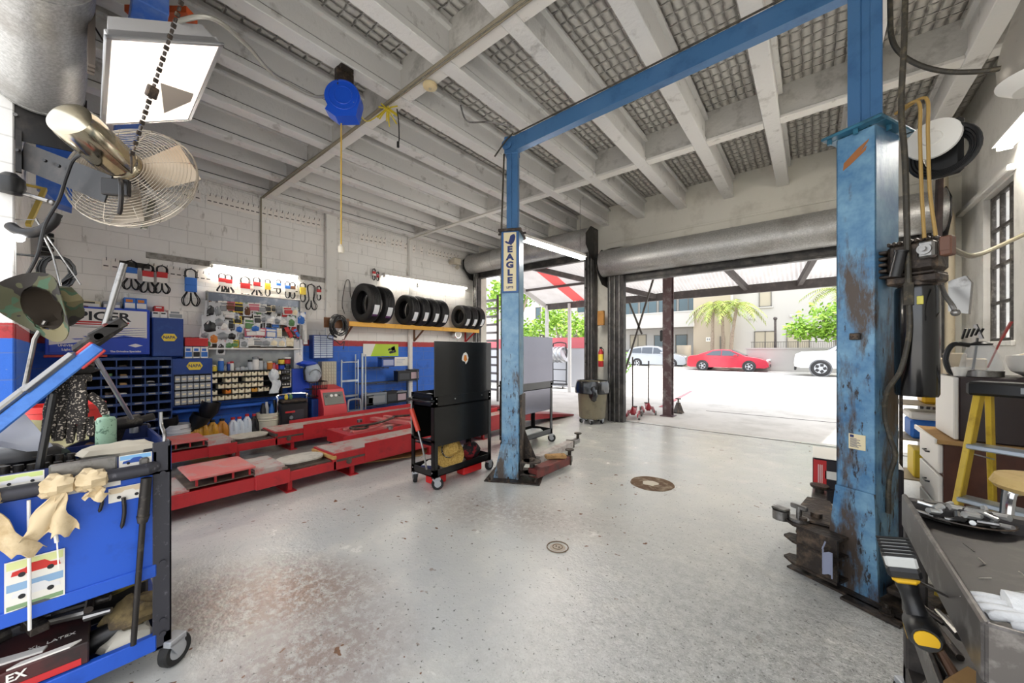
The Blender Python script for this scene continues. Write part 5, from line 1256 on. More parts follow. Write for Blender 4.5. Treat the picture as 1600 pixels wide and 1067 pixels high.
# ================================================================ BLACK TOOL CARTS WITH RAISED LIDS
M_CART = mat('cart_black', '#131313', .30, .2, coat=.3); M_BOLT = mat('bolt_bright', '#c9c9c9', .3, .8); M_CASTER = mat('caster_grey', '#b9bcc0', .4, .6)
def caster(t, x, y, r=.062, a=0.0, m=None):
    g = bpy.data.objects.new('caster', None); COL.objects.link(g); g.parent = t; g.location = (x, y, 0); g.rotation_euler = (0, 0, a)
    b = MB(); b.lathe([(.0, -.018), (r*.72, -.018), (r*.9, -.022), (r, -.014), (r, .014), (r*.9, .022), (r*.72, .018), (0, .018)], (0, .03, r), (1, 0, 0), n=24); b.build('tyre', M_RUBBER, g)
    b = MB(); b.cyl((-.020, .03, r), (.020, .03, r), r*.58, n=20); b.build('wheel', M_CASTER, g)
    b = MB(); b.box(-.032, -.02, r*1.6, .032, .06, r*1.75+.02, .004); b.prism([(-.02, r*1.8), (.05, r*1.8), (.045, r*.85), (.015, r*.85)], -.032, -.026, Matrix(((0,0,1,0),(1,0,0,0),(0,1,0,0),(0,0,0,1)))); b.prism([(-.02, r*1.8), (.05, r*1.8), (.045, r*.85), (.015, r*.85)], .026, .032, Matrix(((0,0,1,0),(1,0,0,0),(0,1,0,0),(0,0,0,1)))); b.build('fork', m or M_CASTER, g)
def black_cart(label, loc, W, L, lid_m, hi=1.55, rz=0.0, panel=True, mt=None, zt=1.0):
    """local: +x is the back with the raised lid, y along the length"""
    mt = mt or M_CART
    t = thing('tool_cart', label, 'tool cart', loc, rz)
    for x, y in ((0, 0), (W, 0), (0, L), (W, L)):
        b = MB(); sx = 1 if x == 0 else -1; sy = 1 if y == 0 else -1
        b.box(x, y, .12, x+sx*.004, y+sy*.05, zt+.0); b.box(x, y, .12, x+sx*.05, y+sy*.004, zt+.0); b.build('corner_post', mt, t)
        caster(t, x+sx*.03, y+sy*.03, a=R.uniform(-1.2, 1.2))
    b = MB(); b.box(0, 0, .135, W, L, .145); b.box(0, 0, .135, .006, L, .21); b.box(W-.006, 0, .135, W, L, .21); b.box(0, 0, .135, W, .006, .21); b.box(0, L-.006, .135, W, L, .21); b.build('lower_tray', mt, t)
    b = MB(); b.box(0, 0, .86, W, L, .87); b.box(0, 0, .86, .006, L, zt); b.box(W-.006, 0, .86, W, L, zt); b.box(0, 0, .86, W, .006, zt); b.box(0, L-.006, .86, W, L, zt); b.box(.02, -.004, .955, W-.02, 0, .975); b.build('upper_tray', mt, t)
    b = MB(); b.box(0, 0, .49, W, .008, .52); b.box(.0, .0, .49, W, .03, .498); b.build('side_rail', mt, t)
    if panel:
        b = MB(); b.box(.02, .02, .48, .03, L-.02, .86); b.box(W-.012, .02, .45, W-.004, L-.02, .86); b.box(.02, .02, .45, W-.01, L-.02, .46); b.box(.02, L-.03, .45, W-.01, L-.02, .86); b.build('drawer_box', mt, t)
    b = MB(); b.box(W-.004, -.0, zt-.03, W+.004, L, hi, .002); b.build('lid', lid_m, t)
    b = MB(); b.tube(smooth_path([(.0, -.005, .93), (.03, -.055, .93), (W-.03, -.055, .93), (W, -.005, .93)], 4), .011); b.build('handle', mt, t)
    for y in (.03, L-.03):
        for z in (.90, .95): b = MB(); b.cyl((W, y, z), (W+.006, y, z), .007, n=8); b.build('bolt', M_BOLT, t)
    for x in (.03, W-.03):
        for z in (.18, .90, .95): b = MB(); b.cyl((x, -.006, z), (x, 0, z), .007, n=8); b.build('bolt', M_BOLT, t)
    return t
CX0, CY0 = -3.42, 2.455
bc = black_cart('black steel tool cart with raised lid and straw hat on its lower tray', (CX0, CY0, 0), .39, .87, M_CART)
b = MB(); b.prism([(.40, 1.335), (.43, 1.33), (.445, 1.30), (.475, 1.335), (.485, 1.37), (.47, 1.41), (.445, 1.435), (.41, 1.42), (.39, 1.385), (.385, 1.35)], .394, .3955, Matrix(((0,0,1,0),(1,0,0,0),(0,1,0,0),(0,0,0,1)))); e = b.build('sticker', P_WHITE, bc)
b = MB(); b.prism([(.41, 1.35), (.44, 1.325), (.465, 1.35), (.45, 1.40), (.42, 1.40)], .3955, .3962, Matrix(((0,0,1,0),(1,0,0,0),(0,1,0,0),(0,0,0,1)))); b.build('print', P_ORG, e)
for y in (.28, .70): MB().cyl((.396, y, .93), (.402, y, .93), .007, n=8).build('bolt', M_BOLT, bc)
M_MIRR = mat('polished_lid', '#6d6d76', .16, .9)
b2 = black_cart('black tool cart with polished reflective lid behind the blue lift post', (-3.62, 4.16, 0), .39, .84, M_MIRR, 1.66, panel=False)
b = MB(); b.box(.37, .02, .52, .384, .82, .99, .003); b.build('back_panel', M_MIRR, b2)
b = MB(); b.tube([(.39, .50, 1.66), (.39, .50, 1.685), (.39, .60, 1.685), (.39, .60, 1.66)], .008); b.build('lid_handle', M_CART, b2)
# what is on and in the nearer black cart
t = thing('straw_hat', 'straw cowboy hat with dark patterned band on the black cart tray', 'hat', (-3.17, 2.76, .335))
M_STRAW = mat('straw', '#cfae62', .8, wear=(60, '#a9853c', .42, .6), bump=(140, .5)); Tm = Matrix.Rotation(math.radians(62), 4, 'Y') @ Matrix.Rotation(.3, 4, 'Z')
b = MB(); b.T = Tm
b.grid(lambda u, v: (((.085+.115*v)*1.1)*math.cos(2*PI*u)*.92, ((.085+.115*v)*1.1)*math.sin(2*PI*u)*1.0, .05*v*v*abs(math.cos(2*PI*u))**1.5-.012*v), 40, 5, .003); b.build('brim', M_STRAW, t)
b = MB(); b.T = Tm; b.lathe([(.088, 0), (.086, .03), (.08, .08), (.066, .108), (.035, .100), (0, .092)], n=30, sx=.92, sy=1.05); b.build('crown', M_STRAW, t)
b = MB(); b.T = Tm; b.lathe([(.0905, .004), (.0895, .028), (.088, .028), (.088, .004)], n=30, sx=.92, sy=1.05); b.build('band', mat('hat_band', '#1f1b19', .7, wear=(55, '#cfc7b5', .52, .56)), t)
b = MB(); b.ball((0, 0, .10), (.09, .13, .10), 14, 9, .3); solo('tool_bag', b, mat('bag_black', '#1d1a1c', .8, wear=(9, '#8e1f26', .5, .53)), 'black and red cloth bag behind the straw hat', 'bag', None, (-3.2, 3.15, .146))
b = MB(); b.box(-.07, -.11, 0, .07, .11, .07, .008); b.m = 1; b.box(-.0715, -.10, .02, -.07, .10, .055); b.box(-.06, -.1, .07, .06, .1, .071); solo('part_carton', b, [mat('carton_navy', '#2a3056', .5), P_WHITE], 'navy printed carton on the near end of the black cart tray', 'box', None, (-3.27, 2.60, .146), .5)
t = thing('grease_gun', 'red handled grease gun hooked through the side rail of the black cart', 'tool', (-3.34, 2.435, .52))
b = MB(); b.cyl((-.02, -.02, .30), (.10, -.02, .08), .026, n=14); b.build('barrel', mat('tool_red', '#c2412c', .45), t); b = MB(); b.cyl((.10, -.02, .08), (.17, -.02, -.08), .012, n=10); b.cyl((.17, -.02, -.08), (.24, -.02, -.30), .010, n=8); b.build('nozzle', M_STEEL, t)
b = MB(); b.tube([(-.035, -.01, .46), (-.03, -.015, .30), (-.03, -.01, .05)], .010); solo('pry_bar', b, M_STEEL, 'bright steel bar standing in the end of the black cart beside the grease gun', 'tool', None, (-3.33, 2.43, .50))
t = thing('wheel_dolly', 'red plastic box under the black tool cart between its casters', 'box', (-3.18, 2.62, 0)); MB().box(-.12, -.07, .004, .04, .10, .12, .012).build('body', mat('red_plastic', '#cf2021', .4), t)
MB().box(-.02, .30, .03, .10, .60, .13, .01).build('rear_box', mat('red_plastic', 0), t)
b = MB()
for i in range(14):
    a = R.random()*6; x, y = R.uniform(-.11, .11), R.uniform(-.26, .26); L_ = R.uniform(.05, .11); b.tube([(x, y, .012+.01*(i % 3)), (x+math.cos(a)*L_, y+math.sin(a)*L_, .02+.012*(i % 3))], R.uniform(.008, .016), n=8)
o = solo('loose_tools', b, [M_STEEL], 'heap of bright sockets and loose tools in the top tray of the black cart', 'tools', None, (-3.24, 2.80, .872)); o['kind'] = 'stuff'
b = MB(); b.grid(lambda u, v: (.22*u-.1, .34*v-.17, .03+.05*math.sin(u*4+1)*math.sin(v*5)+.02*u), 8, 8, .006); solo('shop_towel', b, mat('rag_grey', '#c7c9cb', .8), 'pale crumpled shop rag on the top tray of the black cart', 'towel', None, (-3.24, 2.66, .90))
b = MB(); b.prism([(-.1, -.28), (.12, -.28), (.12, .18), (.02, .26), (-.1, .2)], 0, .06); solo('plastic_tray', b, mat('tray_pale', '#d5d8da', .4), 'pale grey plastic tray on the lower shelf of the cart with the polished lid', 'tray', None, (-3.40, 4.62, .146))
# block on the lift arm
b = MB(); b.box(-.045, -.13, 0, .045, .13, .05, .012); q = onZ(868, 715, .15); solo('rubber_block', b, mat('block_tan', '#b08a5a', .9, wear=(20, '#8a6a42', .5, .7), bump=(50, .5)), 'tan crumbly block lying on the red lift arm', 'block', None, (q.x, q.y, .142), -.75)
# ================================================================ AGAINST THE BLUE WALL, BEHIND THE RUNWAYS
XA = XL + .32
def fl(px, py, x=XA): return onX(px, py, x)
def bucket(label, px, r, h, m, x=XA, z=0.0, contents=None):
    q = fl(px, 660, x); t = thing('bucket', label, 'bucket', (x, q.y, z))
    b = MB(); b.lathe([(0, 0), (r*.84, 0), (r*.86, .01), (r*.96, h*.70), (r*1.04, h*.72), (r*1.0, h*.76), (r*1.05, h*.84), (r*1.0, h*.88), (r*1.04, h*.97), (r*1.04, h), (r*.95, h), (r*.82, .012), (0, .012)], n=28); b.build('body', m, t)
    b = MB(); b.tube(arc((0, 0, h*.86), r*1.08, 0, PI, 14, 'xy'), .004); b.build('handle', M_STEEL, t)
    return t, q
M_PAIL = mat('pail_cream', '#ded8c0', .5, wear=(8, '#b5ac92', .55, .72)); M_PAILW = mat('pail_white', '#e3e4e2', .45)
t, q = bucket('white pail with blue label holding black funnels', 278, .15, .40, M_PAILW); b = MB(); b.grid(lambda u, v: (.143*math.cos(-.7+1.4*u), .143*math.sin(-.7+1.4*u), .06+.14*v), 8, 1); b.build('label', P_SKY, t); yb0 = q.y
def funnel(label, loc, r, h, tilt):
    b = MB(); b.T = Matrix.Rotation(tilt[0], 4, 'X') @ Matrix.Rotation(tilt[1], 4, 'Y'); b.lathe([(.012, 0), (.02, h*.35), (r, h*.75), (r, h), (r*.94, h), (r*.9, h*.76), (.016, h*.36), (.008, .0)], n=20)
    return solo('funnel', b, M_PLBLACK, label, 'funnel', None, loc)
funnel('round black funnel standing in the white pail by the drawer unit', (XA, yb0-.05, .16), .10, .36, (.15, .1)); funnel('wide black funnel leaning over the rim of the white pail', (XA+.02, yb0+.10, .18), .12, .36, (-.45, .2)); funnel('tall tilted black funnel beside the white pail', (XA-.02, yb0+.24, .14), .12, .56, (-.25, .1))
def jug(label, y, h, m, cap, x=XA, w=.10, d=.14, handle=True, name='oil_jug'):
    t = thing(name, label, 'jug', (x, y, 0), 0, 'jugs along the blue wall')
    b = MB(); w2, d2 = w/2, d/2
    def ring(z, sw, sd, oy=0): return [(sd*d2*math.copysign(abs(math.cos(a))**.5, math.cos(a)), oy+sw*w2*math.copysign(abs(math.sin(a))**.5, math.sin(a)), z) for a in [2*PI*i/20 for i in range(20)]]
    rs = [ring(0, .94, .94), ring(.012, 1, 1), ring(h*.62, 1, 1), ring(h*.78, .8, .8), ring(h*.90, .36, .36), ring(h*.92, .36, .36)]
    vs = [p for r in rs for p in r]; n = 20; fs = [(i*n+k, i*n+(k+1) % n, (i+1)*n+(k+1) % n, (i+1)*n+k) for i in range(len(rs)-1) for k in range(n)] + [tuple(range(n))[::-1], tuple(range((len(rs)-1)*n, len(rs)*n))]
    b.add(vs, fs); b.build('body', m, t, 50); b = MB(); b.cyl((0, 0, h*.92), (0, 0, h), w*.22, n=14); b.build('cap', cap, t)
    if handle: b = MB(); b.tube(smooth_path([(d2*.55, 0, h*.80), (d2*1.0, 0, h*.82), (d2*1.15, 0, h*.66), (d2*1.02, 0, h*.5)], 4), .012); b.build('handle', m, t)
M_OIL = mat('jug_gold', '#d39a24', .35, wear=(9, '#b3781c', .5, .7)); M_OIL2 = mat('jug_amber', '#c27f24', .35); M_MILK = mat('jug_white', '#dfe7ee', .4)
for i, (px, h, m, cp, lb) in enumerate(((303, .36, M_OIL, M_PLBLACK, 'golden oil jug nearest the white funnel pail'), (317, .40, M_OIL, P_BLUE, 'large golden oil jug with blue cap'), (332, .40, M_OIL, M_PLBLACK, 'golden oil jug in the middle of the row'), (347, .40, M_OIL2, M_PLBLACK, 'amber oil jug beside the white jugs'),
    (364, .40, M_MILK, P_RED, 'white jug with red cap, first of the row'), (374, .40, M_MILK, P_RED, 'white jug with red cap, second of the row'), (386, .43, M_MILK, P_RED, 'white jug with red cap, third of the row'), (397, .42, M_PLBLACK, P_RED, 'dark jug with red cap between the white jugs and the cream bucket'))):
    jug(lb, fl(px, 660).y, h, m, cp, w=.155 if i < 4 else .125)
t, q = bucket('cream five gallon bucket full of filters and bottles', 420, .175, .42, M_PAIL)
for i, (dx, dy, c, h, lb) in enumerate(((.02, -.09, M_PLBLACK, .16, 'black bottle poking out of the cream bucket, nearest the jugs'), (-.04, -.02, P_WHITE, .17, 'white bottle poking out of the cream bucket'), (.05, .03, P_SKY, .15, 'blue can poking out of the cream bucket'), (-.02, .09, M_PLBLACK, .20, 'tall black can at the far rim of the cream bucket'))):
    b = MB(); b.lathe([(0, 0), (.04, 0), (.04, .8*h+.1), (.02, h+.14), (.02, h+.17), (0, h+.17)], n=14); solo('bottle', b, c, lb, 'bottle', None, (XA+dx, q.y+dy, .25))
for i, (px, r, h) in enumerate(((441, .05, .42), (449, .05, .46), (457, .045, .42))):
    b = MB(); b.cyl((0, 0, 0), (0, 0, h), r, n=18); b.cyl((0, 0, h), (0, 0, h+.05), r*.6, n=12); solo('gas_cylinder', b, mat('cyl_grey', '#6d7270', .4, .4), '%s grey cylinder between the cream bucket and the black charger' % ('first', 'second', 'third')[i], 'cylinder', 'grey cylinders by the charger', (XL+.16, fl(px, 650, XL+.16).y, 0))
# wall-hung drawer cabinets
def drawers(label, p0, p1, cols, rows, mf, md, d=.17):
    q0, q1 = onX(*p0, XL+d), onX(*p1, XL+d); t = thing('drawer_cabinet', label, 'cabinet', (XL, q0.y, q1.z)); W, H = q1.y-q0.y, q0.z-q1.z
    MB().box(0, 0, 0, d, W, H, .004).build('case', mf, t); dw = (W-.03)/cols; dh = (H-.03)/rows
    bm = MB(); bm.box(0, .004, .004, .02, dw-.004, dh-.004, .004); bm.box(.02, dw*.3, dh*.35, .03, dw*.7, dh*.55, .003); p = None
    for r in range(rows):
        for c in range(cols):
            loc = (d-.008, .015+c*dw, .015+r*dh)
            if p is None: p = bm.build('drawer', md, t); p.location = loc
            else: dup(p, loc=loc, parent=t)
    return t
drawers('blue cased cabinet of pale small-parts drawers on the wall beside the cable coil', (489, 523), (521, 560), 3, 10, P_BLUE, mat('drawer_ice', '#cdd9e6', .3))
drawers('tan cased small-parts drawer cabinet under the pale drawers', (503, 565), (526, 606), 5, 8, mat('drawer_tan', '#b8b19b', .5), mat('drawer_putty', '#cfcab4', .45))
q0, q1 = onX(456, 576, XL+.2), onX(486, 612, XL+.2)
t = thing('wall_panel', 'dark blue cupboard below the hanging clear sleeve', 'cupboard', (XL, q0.y, q1.z)); MB().box(0, 0, 0, .2, q1.y-q0.y, q0.z-q1.z, .006).build('body', P_BLUE, t); MB().box(.2, .01, .01, .206, q1.y-q0.y-.01, q0.z-q1.z-.01).build('door', P_BLUE2, t)
q = onX(491, 583, XL+.36); t = thing('backpack', 'pale grey backpack hanging beside the tan drawer cabinet', 'backpack', q)
b = MB(); b.ball((-.06, 0, 0), (.10, .15, .19), 16, 10, .12); b.build('body', mat('bag_pale', '#b7c0c7', .7, wear=(7, '#8d979f', .5, .7)), t); b = MB(); b.tube(arc((.05, 0, -.03), .10, 0, PI, 14, 'yz'), .010); b.build('piping', P_GREY, t)
b = MB(); b.tube(smooth_path([(-.1, -.1, .12), (-.02, -.17, .05), (.0, -.16, -.12)], 6), .014); b.build('strap', P_DARK, t)
b = MB(); q = onX(480, 568, XL+.3); b.ball((0, 0, 0), (.09, .16, .05), 14, 8, .4); solo('blue_rag', b, P_BLUE2, 'crumpled royal blue cloth above the pale backpack', 'cloth', None, q)
q = onX(494, 607, XL+.34); t = thing('wire_basket', 'black wire basket under the pale backpack', 'basket', q)
b = MB()
for z in (-.13, .0, .13): b.tube([(-.1, -.15, z), (.1, -.15, z), (.1, .15, z), (-.1, .15, z)], .008, closed=True, n=6)
for i in range(9): b.tube([(.1, -.15+.0375*i, -.13), (.1, -.15+.0375*i, .13)], .005, n=5)
b.box(-.1, -.15, -.135, .1, .15, -.125); b.build('cage', M_PLBLACK, t)
q = fl(474, 640, XL+.5); t = thing('battery_charger', 'black wheeled battery charger with chrome handle by the blue wall', 'charger', (XL+.42, q.y-.15, 0))
MB().box(-.12, -.22, .05, .12, .22, .56, .02).build('case', mat('charger_black', '#1b1b1f', .4), t)
b = MB(); b.box(.12, -.05, .24, .124, .14, .44); b.build('label', mat('charger_label', '#34353c', .4), t); b = MB(); b.box(.1241, -.15, .40, .126, .0, .43); b.build('print', P_RED, t); b = MB(); b.cyl((.12, -.06, .32), (.13, -.06, .32), .03); b.build('dial', P_GREY, t)
b = MB(); b.tube(smooth_path([(.02, -.23, .1), (.02, -.23, .60), (.0, -.2, .70), (.0, .2, .70), (.02, .23, .60), (.02, .23, .1)], 5), .014); b.build('handle', M_CHROME, t)
b = MB(); b.box(-.12, -.2, .56, .12, .2, .62, .02); b.build('top_tray', M_GREASE, t)
for i, c in enumerate((P_YEL, P_GRN)): MB().ball((.02, -.1+.07*i, .66), (.03, .03, .05), 8, 6).build('clamp', c, t)
q = fl(496, 640, XL+.4); b = MB(); b.box(-.14, -.11, 0, .14, .11, .58, .015); solo('blue_bin', b, P_BLUE, 'narrow dark blue bin between the charger and the red machine', 'bin', None, (XL+.30, q.y, 0))
q = fl(518, 640, XL+.5); t = thing('service_machine', 'red coolant service machine with dark control panel', 'machine', (XL+.42, q.y, 0))
b = MB(); b.prism([(-.26, 0), (.24, 0), (.24, .42), (.10, .74), (-.26, .80)], -.21, .21, Matrix(((1,0,0,0),(0,0,1,0),(0,1,0,0),(0,0,0,1)))); b.build('cabinet', mat('machine_red', '#c92f35', .4), t)
b = MB(); b.T = Matrix.Translation((.17, 0, .58)) @ Matrix.Rotation(math.atan2(.14, .32), 4, 'Y').inverted(); b.box(-.006, -.18, -.12, .008, .18, .12, .004); pn_ = b.build('control_panel', mat('panel_olive', '#4c5048', .4), t)
for i in range(4): c = MB(); c.T = b.T; c.cyl((.008, -.12+.08*i, .05), (.02, -.12+.08*i, .05), .026); c.build('gauge', P_WHITE if i in (1, 2) else M_PLBLACK, pn_)
q = fl(550, 600, XL+.3); t = thing('hand_truck', 'aluminium hand truck standing against the blue wall', 'hand truck', (XL+.22, q.y, 0)); M_ALU = mat('aluminium_tube', '#b9c2c8', .3, .8)
b = MB(); b.tube(smooth_path([(0, -.17, .02), (0, -.17, 1.18), (0, -.14, 1.22), (0, .14, 1.22), (0, .17, 1.18), (0, .17, .02)], 4), .014); b.build('frame', M_ALU, t)
for z in (.25, .55, .85): MB().box(-.01, -.17, z-.02, .01, .17, z+.02).build('cross_bar', M_ALU, t)
MB().box(0, -.2, .0, .22, .2, .02).build('toe_plate', M_ALU, t)
for y in (-.2, .2): MB().cyl((-.05, y-.02, .1), (-.05, y+.02, .1), .1).build('wheel', M_RUBBER, t)
# wire rack with batteries
q0, q1 = onX(571, 640, XL+.45), onX(652, 640, XL+.45)
t = thing('wire_rack', 'dark wire shelving with car batteries along the blue wall', 'shelving', (XL, q0.y, 0)); W = q1.y-q0.y; ZS = (.33, .78, 1.10); M_WIRED = mat('wire_dark', '#3d434c', .4, .7)
for x, y in ((.06, 0), (.45, 0), (.06, W), (.45, W)): MB().cyl((x, y, 0), (x, y, 1.38 if y < .1 else 1.0), .014, n=10).build('post', M_ALU if y < .1 else M_WIRED, t)
for k, z in enumerate(ZS):
    b = MB(); w2 = W if k < 2 else W*.42
    for i in range(12): x = .06+.39*i/11; b.cyl((x, 0, z), (x, w2, z), .004, n=5)
    for i in range(6): b.cyl((.06, w2*i/5, z-.008), (.45, w2*i/5, z-.008), .006, n=5)
    b.box(.44, 0, z-.03, .455, w2, z-.02); b.box(.44, 0, z+.0, .455, w2, z+.01); b.build('shelf', M_WIRED, t)
def battery(label, px, w, h, z, cols, x=.42):
    y = onX(px, 600, XL+x).y; t = thing('car_battery', label, 'car battery', (XL+x-.17, y, z), 0, 'car batteries on the wire rack')
    MB().box(0, -w/2, 0, .17, w/2, h*.84, .006).build('case', cols[0], t); MB().box(-.002, -w/2-.002, h*.82, .172, w/2+.002, h*.94, .004).build('lid', cols[1], t)
    for s in (-1, 1): MB().cyl((.04, s*w*.34, h*.94), (.04, s*w*.34, h*1.02), .012, n=10).build('terminal', M_STEEL, t)
    MB().box(.171, -w*.4, h*.15, .173, w*.4, h*.7).build('label', cols[2], t)
M_BATLAB = mat('battery_label', '#9fa6c4', .4)
battery('navy and lilac car battery alone on the top wire shelf', 607, .30, .22, ZS[2]+.006, (P_BLUE, M_PLBLACK, M_BATLAB))
battery('black car battery with white print on the middle wire shelf', 632, .32, .24, ZS[1]+.006, (M_PLBLACK, M_PLBLACK, mat('print_dim', '#3c3f44', .5)))
battery('black car battery with pink grey label on the middle wire shelf', 648, .24, .26, ZS[1]+.006, (M_PLBLACK, M_PLBLACK, mat('label_pinkgrey', '#b6a0a6', .4)))
battery('large grey clear-cased battery on the low wire shelf', 589, .46, .26, ZS[0]+.006, (mat('case_smoke', '#6d757d', .3), P_GREY, P_GREY))
battery('black battery right of the grey one on the low wire shelf', 613, .26, .27, ZS[0]+.006, (M_PLBLACK, M_PLBLACK, mat('print_dim', 0)))
battery('black battery with pale label at the far end of the low wire shelf', 628, .26, .25, ZS[0]+.006, (M_PLBLACK, P_GREY, mat('label_pinkgrey', 0)))
battery('dark battery by the near post of the low wire shelf', 577, .20, .22, ZS[0]+.006, (mat('case_smoke2', '#32373d', .3), M_PLBLACK, mat('print_dim', 0)))
q0, q1 = onX(568, 537, XL+.03), onX(623, 556, XL+.03); t = thing('wall_banner', 'white and lime green sales banner on the blue wall over the batteries', 'banner', (XL+.01, q0.y, q1.z)); W, H = q1.y-q0.y, q0.z-q1.z
MB().box(0, 0, 0, .006, W, H).build('sheet', mat('banner_lime', '#b7d635', .5), t)
b = MB(); b.prism([(0, 0), (W*.20, 0), (W*.33, H), (0, H)], .006, .007, Matrix(((0,0,1,0),(1,0,0,0),(0,1,0,0),(0,0,0,1)))); b.build('white_field', P_WHITE, t)
b = MB()
for i in range(9): b.prism([(W*.72+R.uniform(-.05, .12), H*R.uniform(.2, .7)) for _ in range(1)] and (lambda cx, cz, s: [(cx-s, cz-s*.7), (cx+s, cz-s*.3), (cx+s*.8, cz+s), (cx-s*.6, cz+s*.6)])(W*R.uniform(.70, .88), H*R.uniform(.3, .75), R.uniform(.02, .05)), .006, .0075, Matrix(((0,0,1,0),(1,0,0,0),(0,1,0,0),(0,0,0,1))))
b.build('print', P_INK, t)
q0, q1 = onX(617, 558, XL+.03), onX(642, 571, XL+.03); b = MB(); b.box(0, 0, 0, .006, q1.y-q0.y, q0.z-q1.z); b.m = 1; ink_lines(b, .006, .05, (q1.y-q0.y)*.7, .03, .16, 4, .25); solo('notice', b, [P_WHITE, M_BATLAB], 'white notice sheet on the blue wall below the lime banner', 'notice', None, (XL+.01, q0.y, q1.z), 0)
q = fl(561, 635, XL+.7); t = thing('jack_stand', 'small silver stand with arched handle behind the far runway', 'stand', (XL+.62, q.y-.05, 0)); b = MB(); b.tube(smooth_path([(0, -.14, .02), (0, -.12, .46), (0, -.08, .52), (0, .08, .52), (0, .12, .46), (0, .14, .02)], 5), .018); b.build('frame', M_ALU, t); MB().box(-.1, -.13, .14, .1, .13, .32, .01).build('tray', P_GREY, t)
b = MB(); b.cyl((0, 0, 0), (0, 0, 1.40), .02, n=12); b.cyl((0, .06, 0), (0, .06, 1.0), .012, n=8); b.box(-.06, -.1, 0, .06, .12, .03); solo('light_stand', b, M_ALU, 'upright aluminium pole beside the wire shelving', 'stand', None, (XL+.55, fl(566, 600, XL+.55).y, 0))
# folding creeper / dark things past the rack, hidden partly by the cart
battery('black battery on the floor by the far end of the wire rack', 664, .30, .22, .004, (M_PLBLACK, M_PLBLACK, P_GREY), x=.5)
# ================================================================ FLOOR FITTINGS, BIN, JACKS
t = thing('floor_pit', 'rusty round sunk drain cover with pale centre in the painted floor', 'drain', (-1.36, 4.10, 0))
b = MB(); b.lathe([(0, .0015), (.215, .0015), (.225, .003), (.23, .001)], n=40, jit=.05); b.build('rim', mat('pit_rust', '#5d4630', .9, wear=(9, '#8a7a66', .48, .6), bump=(30, .6)), t)
b = MB(); b.lathe([(0, .0035), (.075, .0035), (.08, .002)], (-.02, .0, 0), n=20, jit=.2); b.build('worn_centre', mat('pit_pale', '#c9c2b2', .7), t)
t = thing('floor_cleanout', 'small round painted cleanout cap set in the floor', 'drain', (-1.46, 2.33, 0)); MB().lathe([(0, .004), (.05, .004), (.055, .002), (.058, 0)], n=24).build('cap', mat('cap_tan', '#b3a695', .6), t); b = MB(); b.tube(arc((0, 0, .004), .078, 0, 2*PI, 24)[:-1], .004, closed=True, n=5); b.tube(arc((0, 0, .005), .036, 0, 2*PI, 24)[:-1], .003, closed=True, n=5); b.build('ring', mat('cap_brown', '#77644f', .7), t)
for s in (-1, 1): MB().cyl((s*.012, 0, .004), (s*.012, 0, .007), .006, n=8).build('screw', M_GRIME, t)
t = thing('trash_can', 'grey wheeled trash can with black bag over its rim by the doorway pier', 'trash can', (-3.46, 6.83, 0))
b = MB(); b.lathe([(0, .10), (.24, .10), (.26, .12), (.30, .78), (.315, .80), (.315, .83), (.29, .83), (.25, .13), (0, .13)], n=36); b.build('barrel', mat('can_olive', '#77705c', .5, wear=(6, '#5f594a', .5, .7)), t)
b = MB(); b.lathe([(.285, .70), (.30, .845), (.325, .85), (.34, .80), (.345, .70), (.35, .62), (.33, .60)], n=48, jit=.10); b.build('bag', mat('bin_bag', '#141416', .22, spec=.7), t)
b = MB(); b.ball((.16, -.27, .62), (.09, .05, .16), 12, 9, .3); b.build('bag_fold', mat('bin_bag', 0), t)
for a in range(5): caster(t, math.cos(a*1.257)*.2, math.sin(a*1.257)*.2, .045, a)
# fire extinguisher and plank on the pier
t = thing('fire_extinguisher', 'small extinguisher with yellow and red label on the doorway pier', 'fire extinguisher', (-3.40, 7.10, 1.12))
b = MB(); b.lathe([(0, 0), (.05, 0), (.055, .01), (.055, .30), (.03, .35), (.02, .37), (0, .37)], n=20); b.build('body', M_RED, t); b = MB(); b.lathe([(.056, .12), (.0565, .12), (.0565, .26), (.056, .26)], n=20); b.build('label', P_YEL, t); b = MB(); b.box(-.02, -.02, .37, .02, .02, .41); b.tube(smooth_path([(.02, -.02, .39), (.07, -.02, .34), (.07, -.03, .15)], 5), .008); b.build('valve', M_PLBLACK, t)
b = MB(); b.box(-.07, -.03, 0, .07, .03, .30, .004); solo('wood_block', b, mat('ply_brown', '#a8793c', .7, wear=(10, '#8b6230', .5, .7)), 'brown plywood board fixed high on the doorway pier', 'board', None, (-3.42, 7.15, 1.98))
def jack(label, px, py, rz, hl):
    q = onZ(px, py); t = thing('floor_jack', label, 'floor jack', (q.x, q.y, 0), rz, 'red floor jacks by the canopy post'); mr = mat('jack_red', '#9c1f2c', .4, wear=(12, '#5c1a22', .52, .7))
    for s in (-1, 1): b = MB(); b.prism([(-.30, .05), (.26, .05), (.28, .12), (-.1, .16), (-.30, .12)], s*.11-.01, s*.11+.01, Matrix(((1,0,0,0),(0,0,1,0),(0,1,0,0),(0,0,0,1)))); b.build('side_frame', mr, t)
    b = MB(); b.beam((-.15, 0, .10), (.24, 0, .17), .09, .06, b=.006); b.build('lift_arm', mr, t); MB().lathe([(0, 0), (.05, 0), (.055, .02), (0, .02)], (.25, 0, .19)).build('saddle', M_GREASE, t)
    b = MB(); b.lathe([(.08, .12), (.07, .16), (.03, .22), (.02, .26)], (-.18, 0, 0)); b.build('pump', mr, t)
    b = MB(); b.cyl((-.18, 0, .2), (-.20, 0, hl), .014, n=10); b.build('handle', M_GREASE, t)
    for x, r in ((-.25, .05), (.24, .06)):
        for s in (-1, 1): MB().cyl((x, s*.12, r), (x, s*.16, r), r).build('wheel', M_STEEL, t)
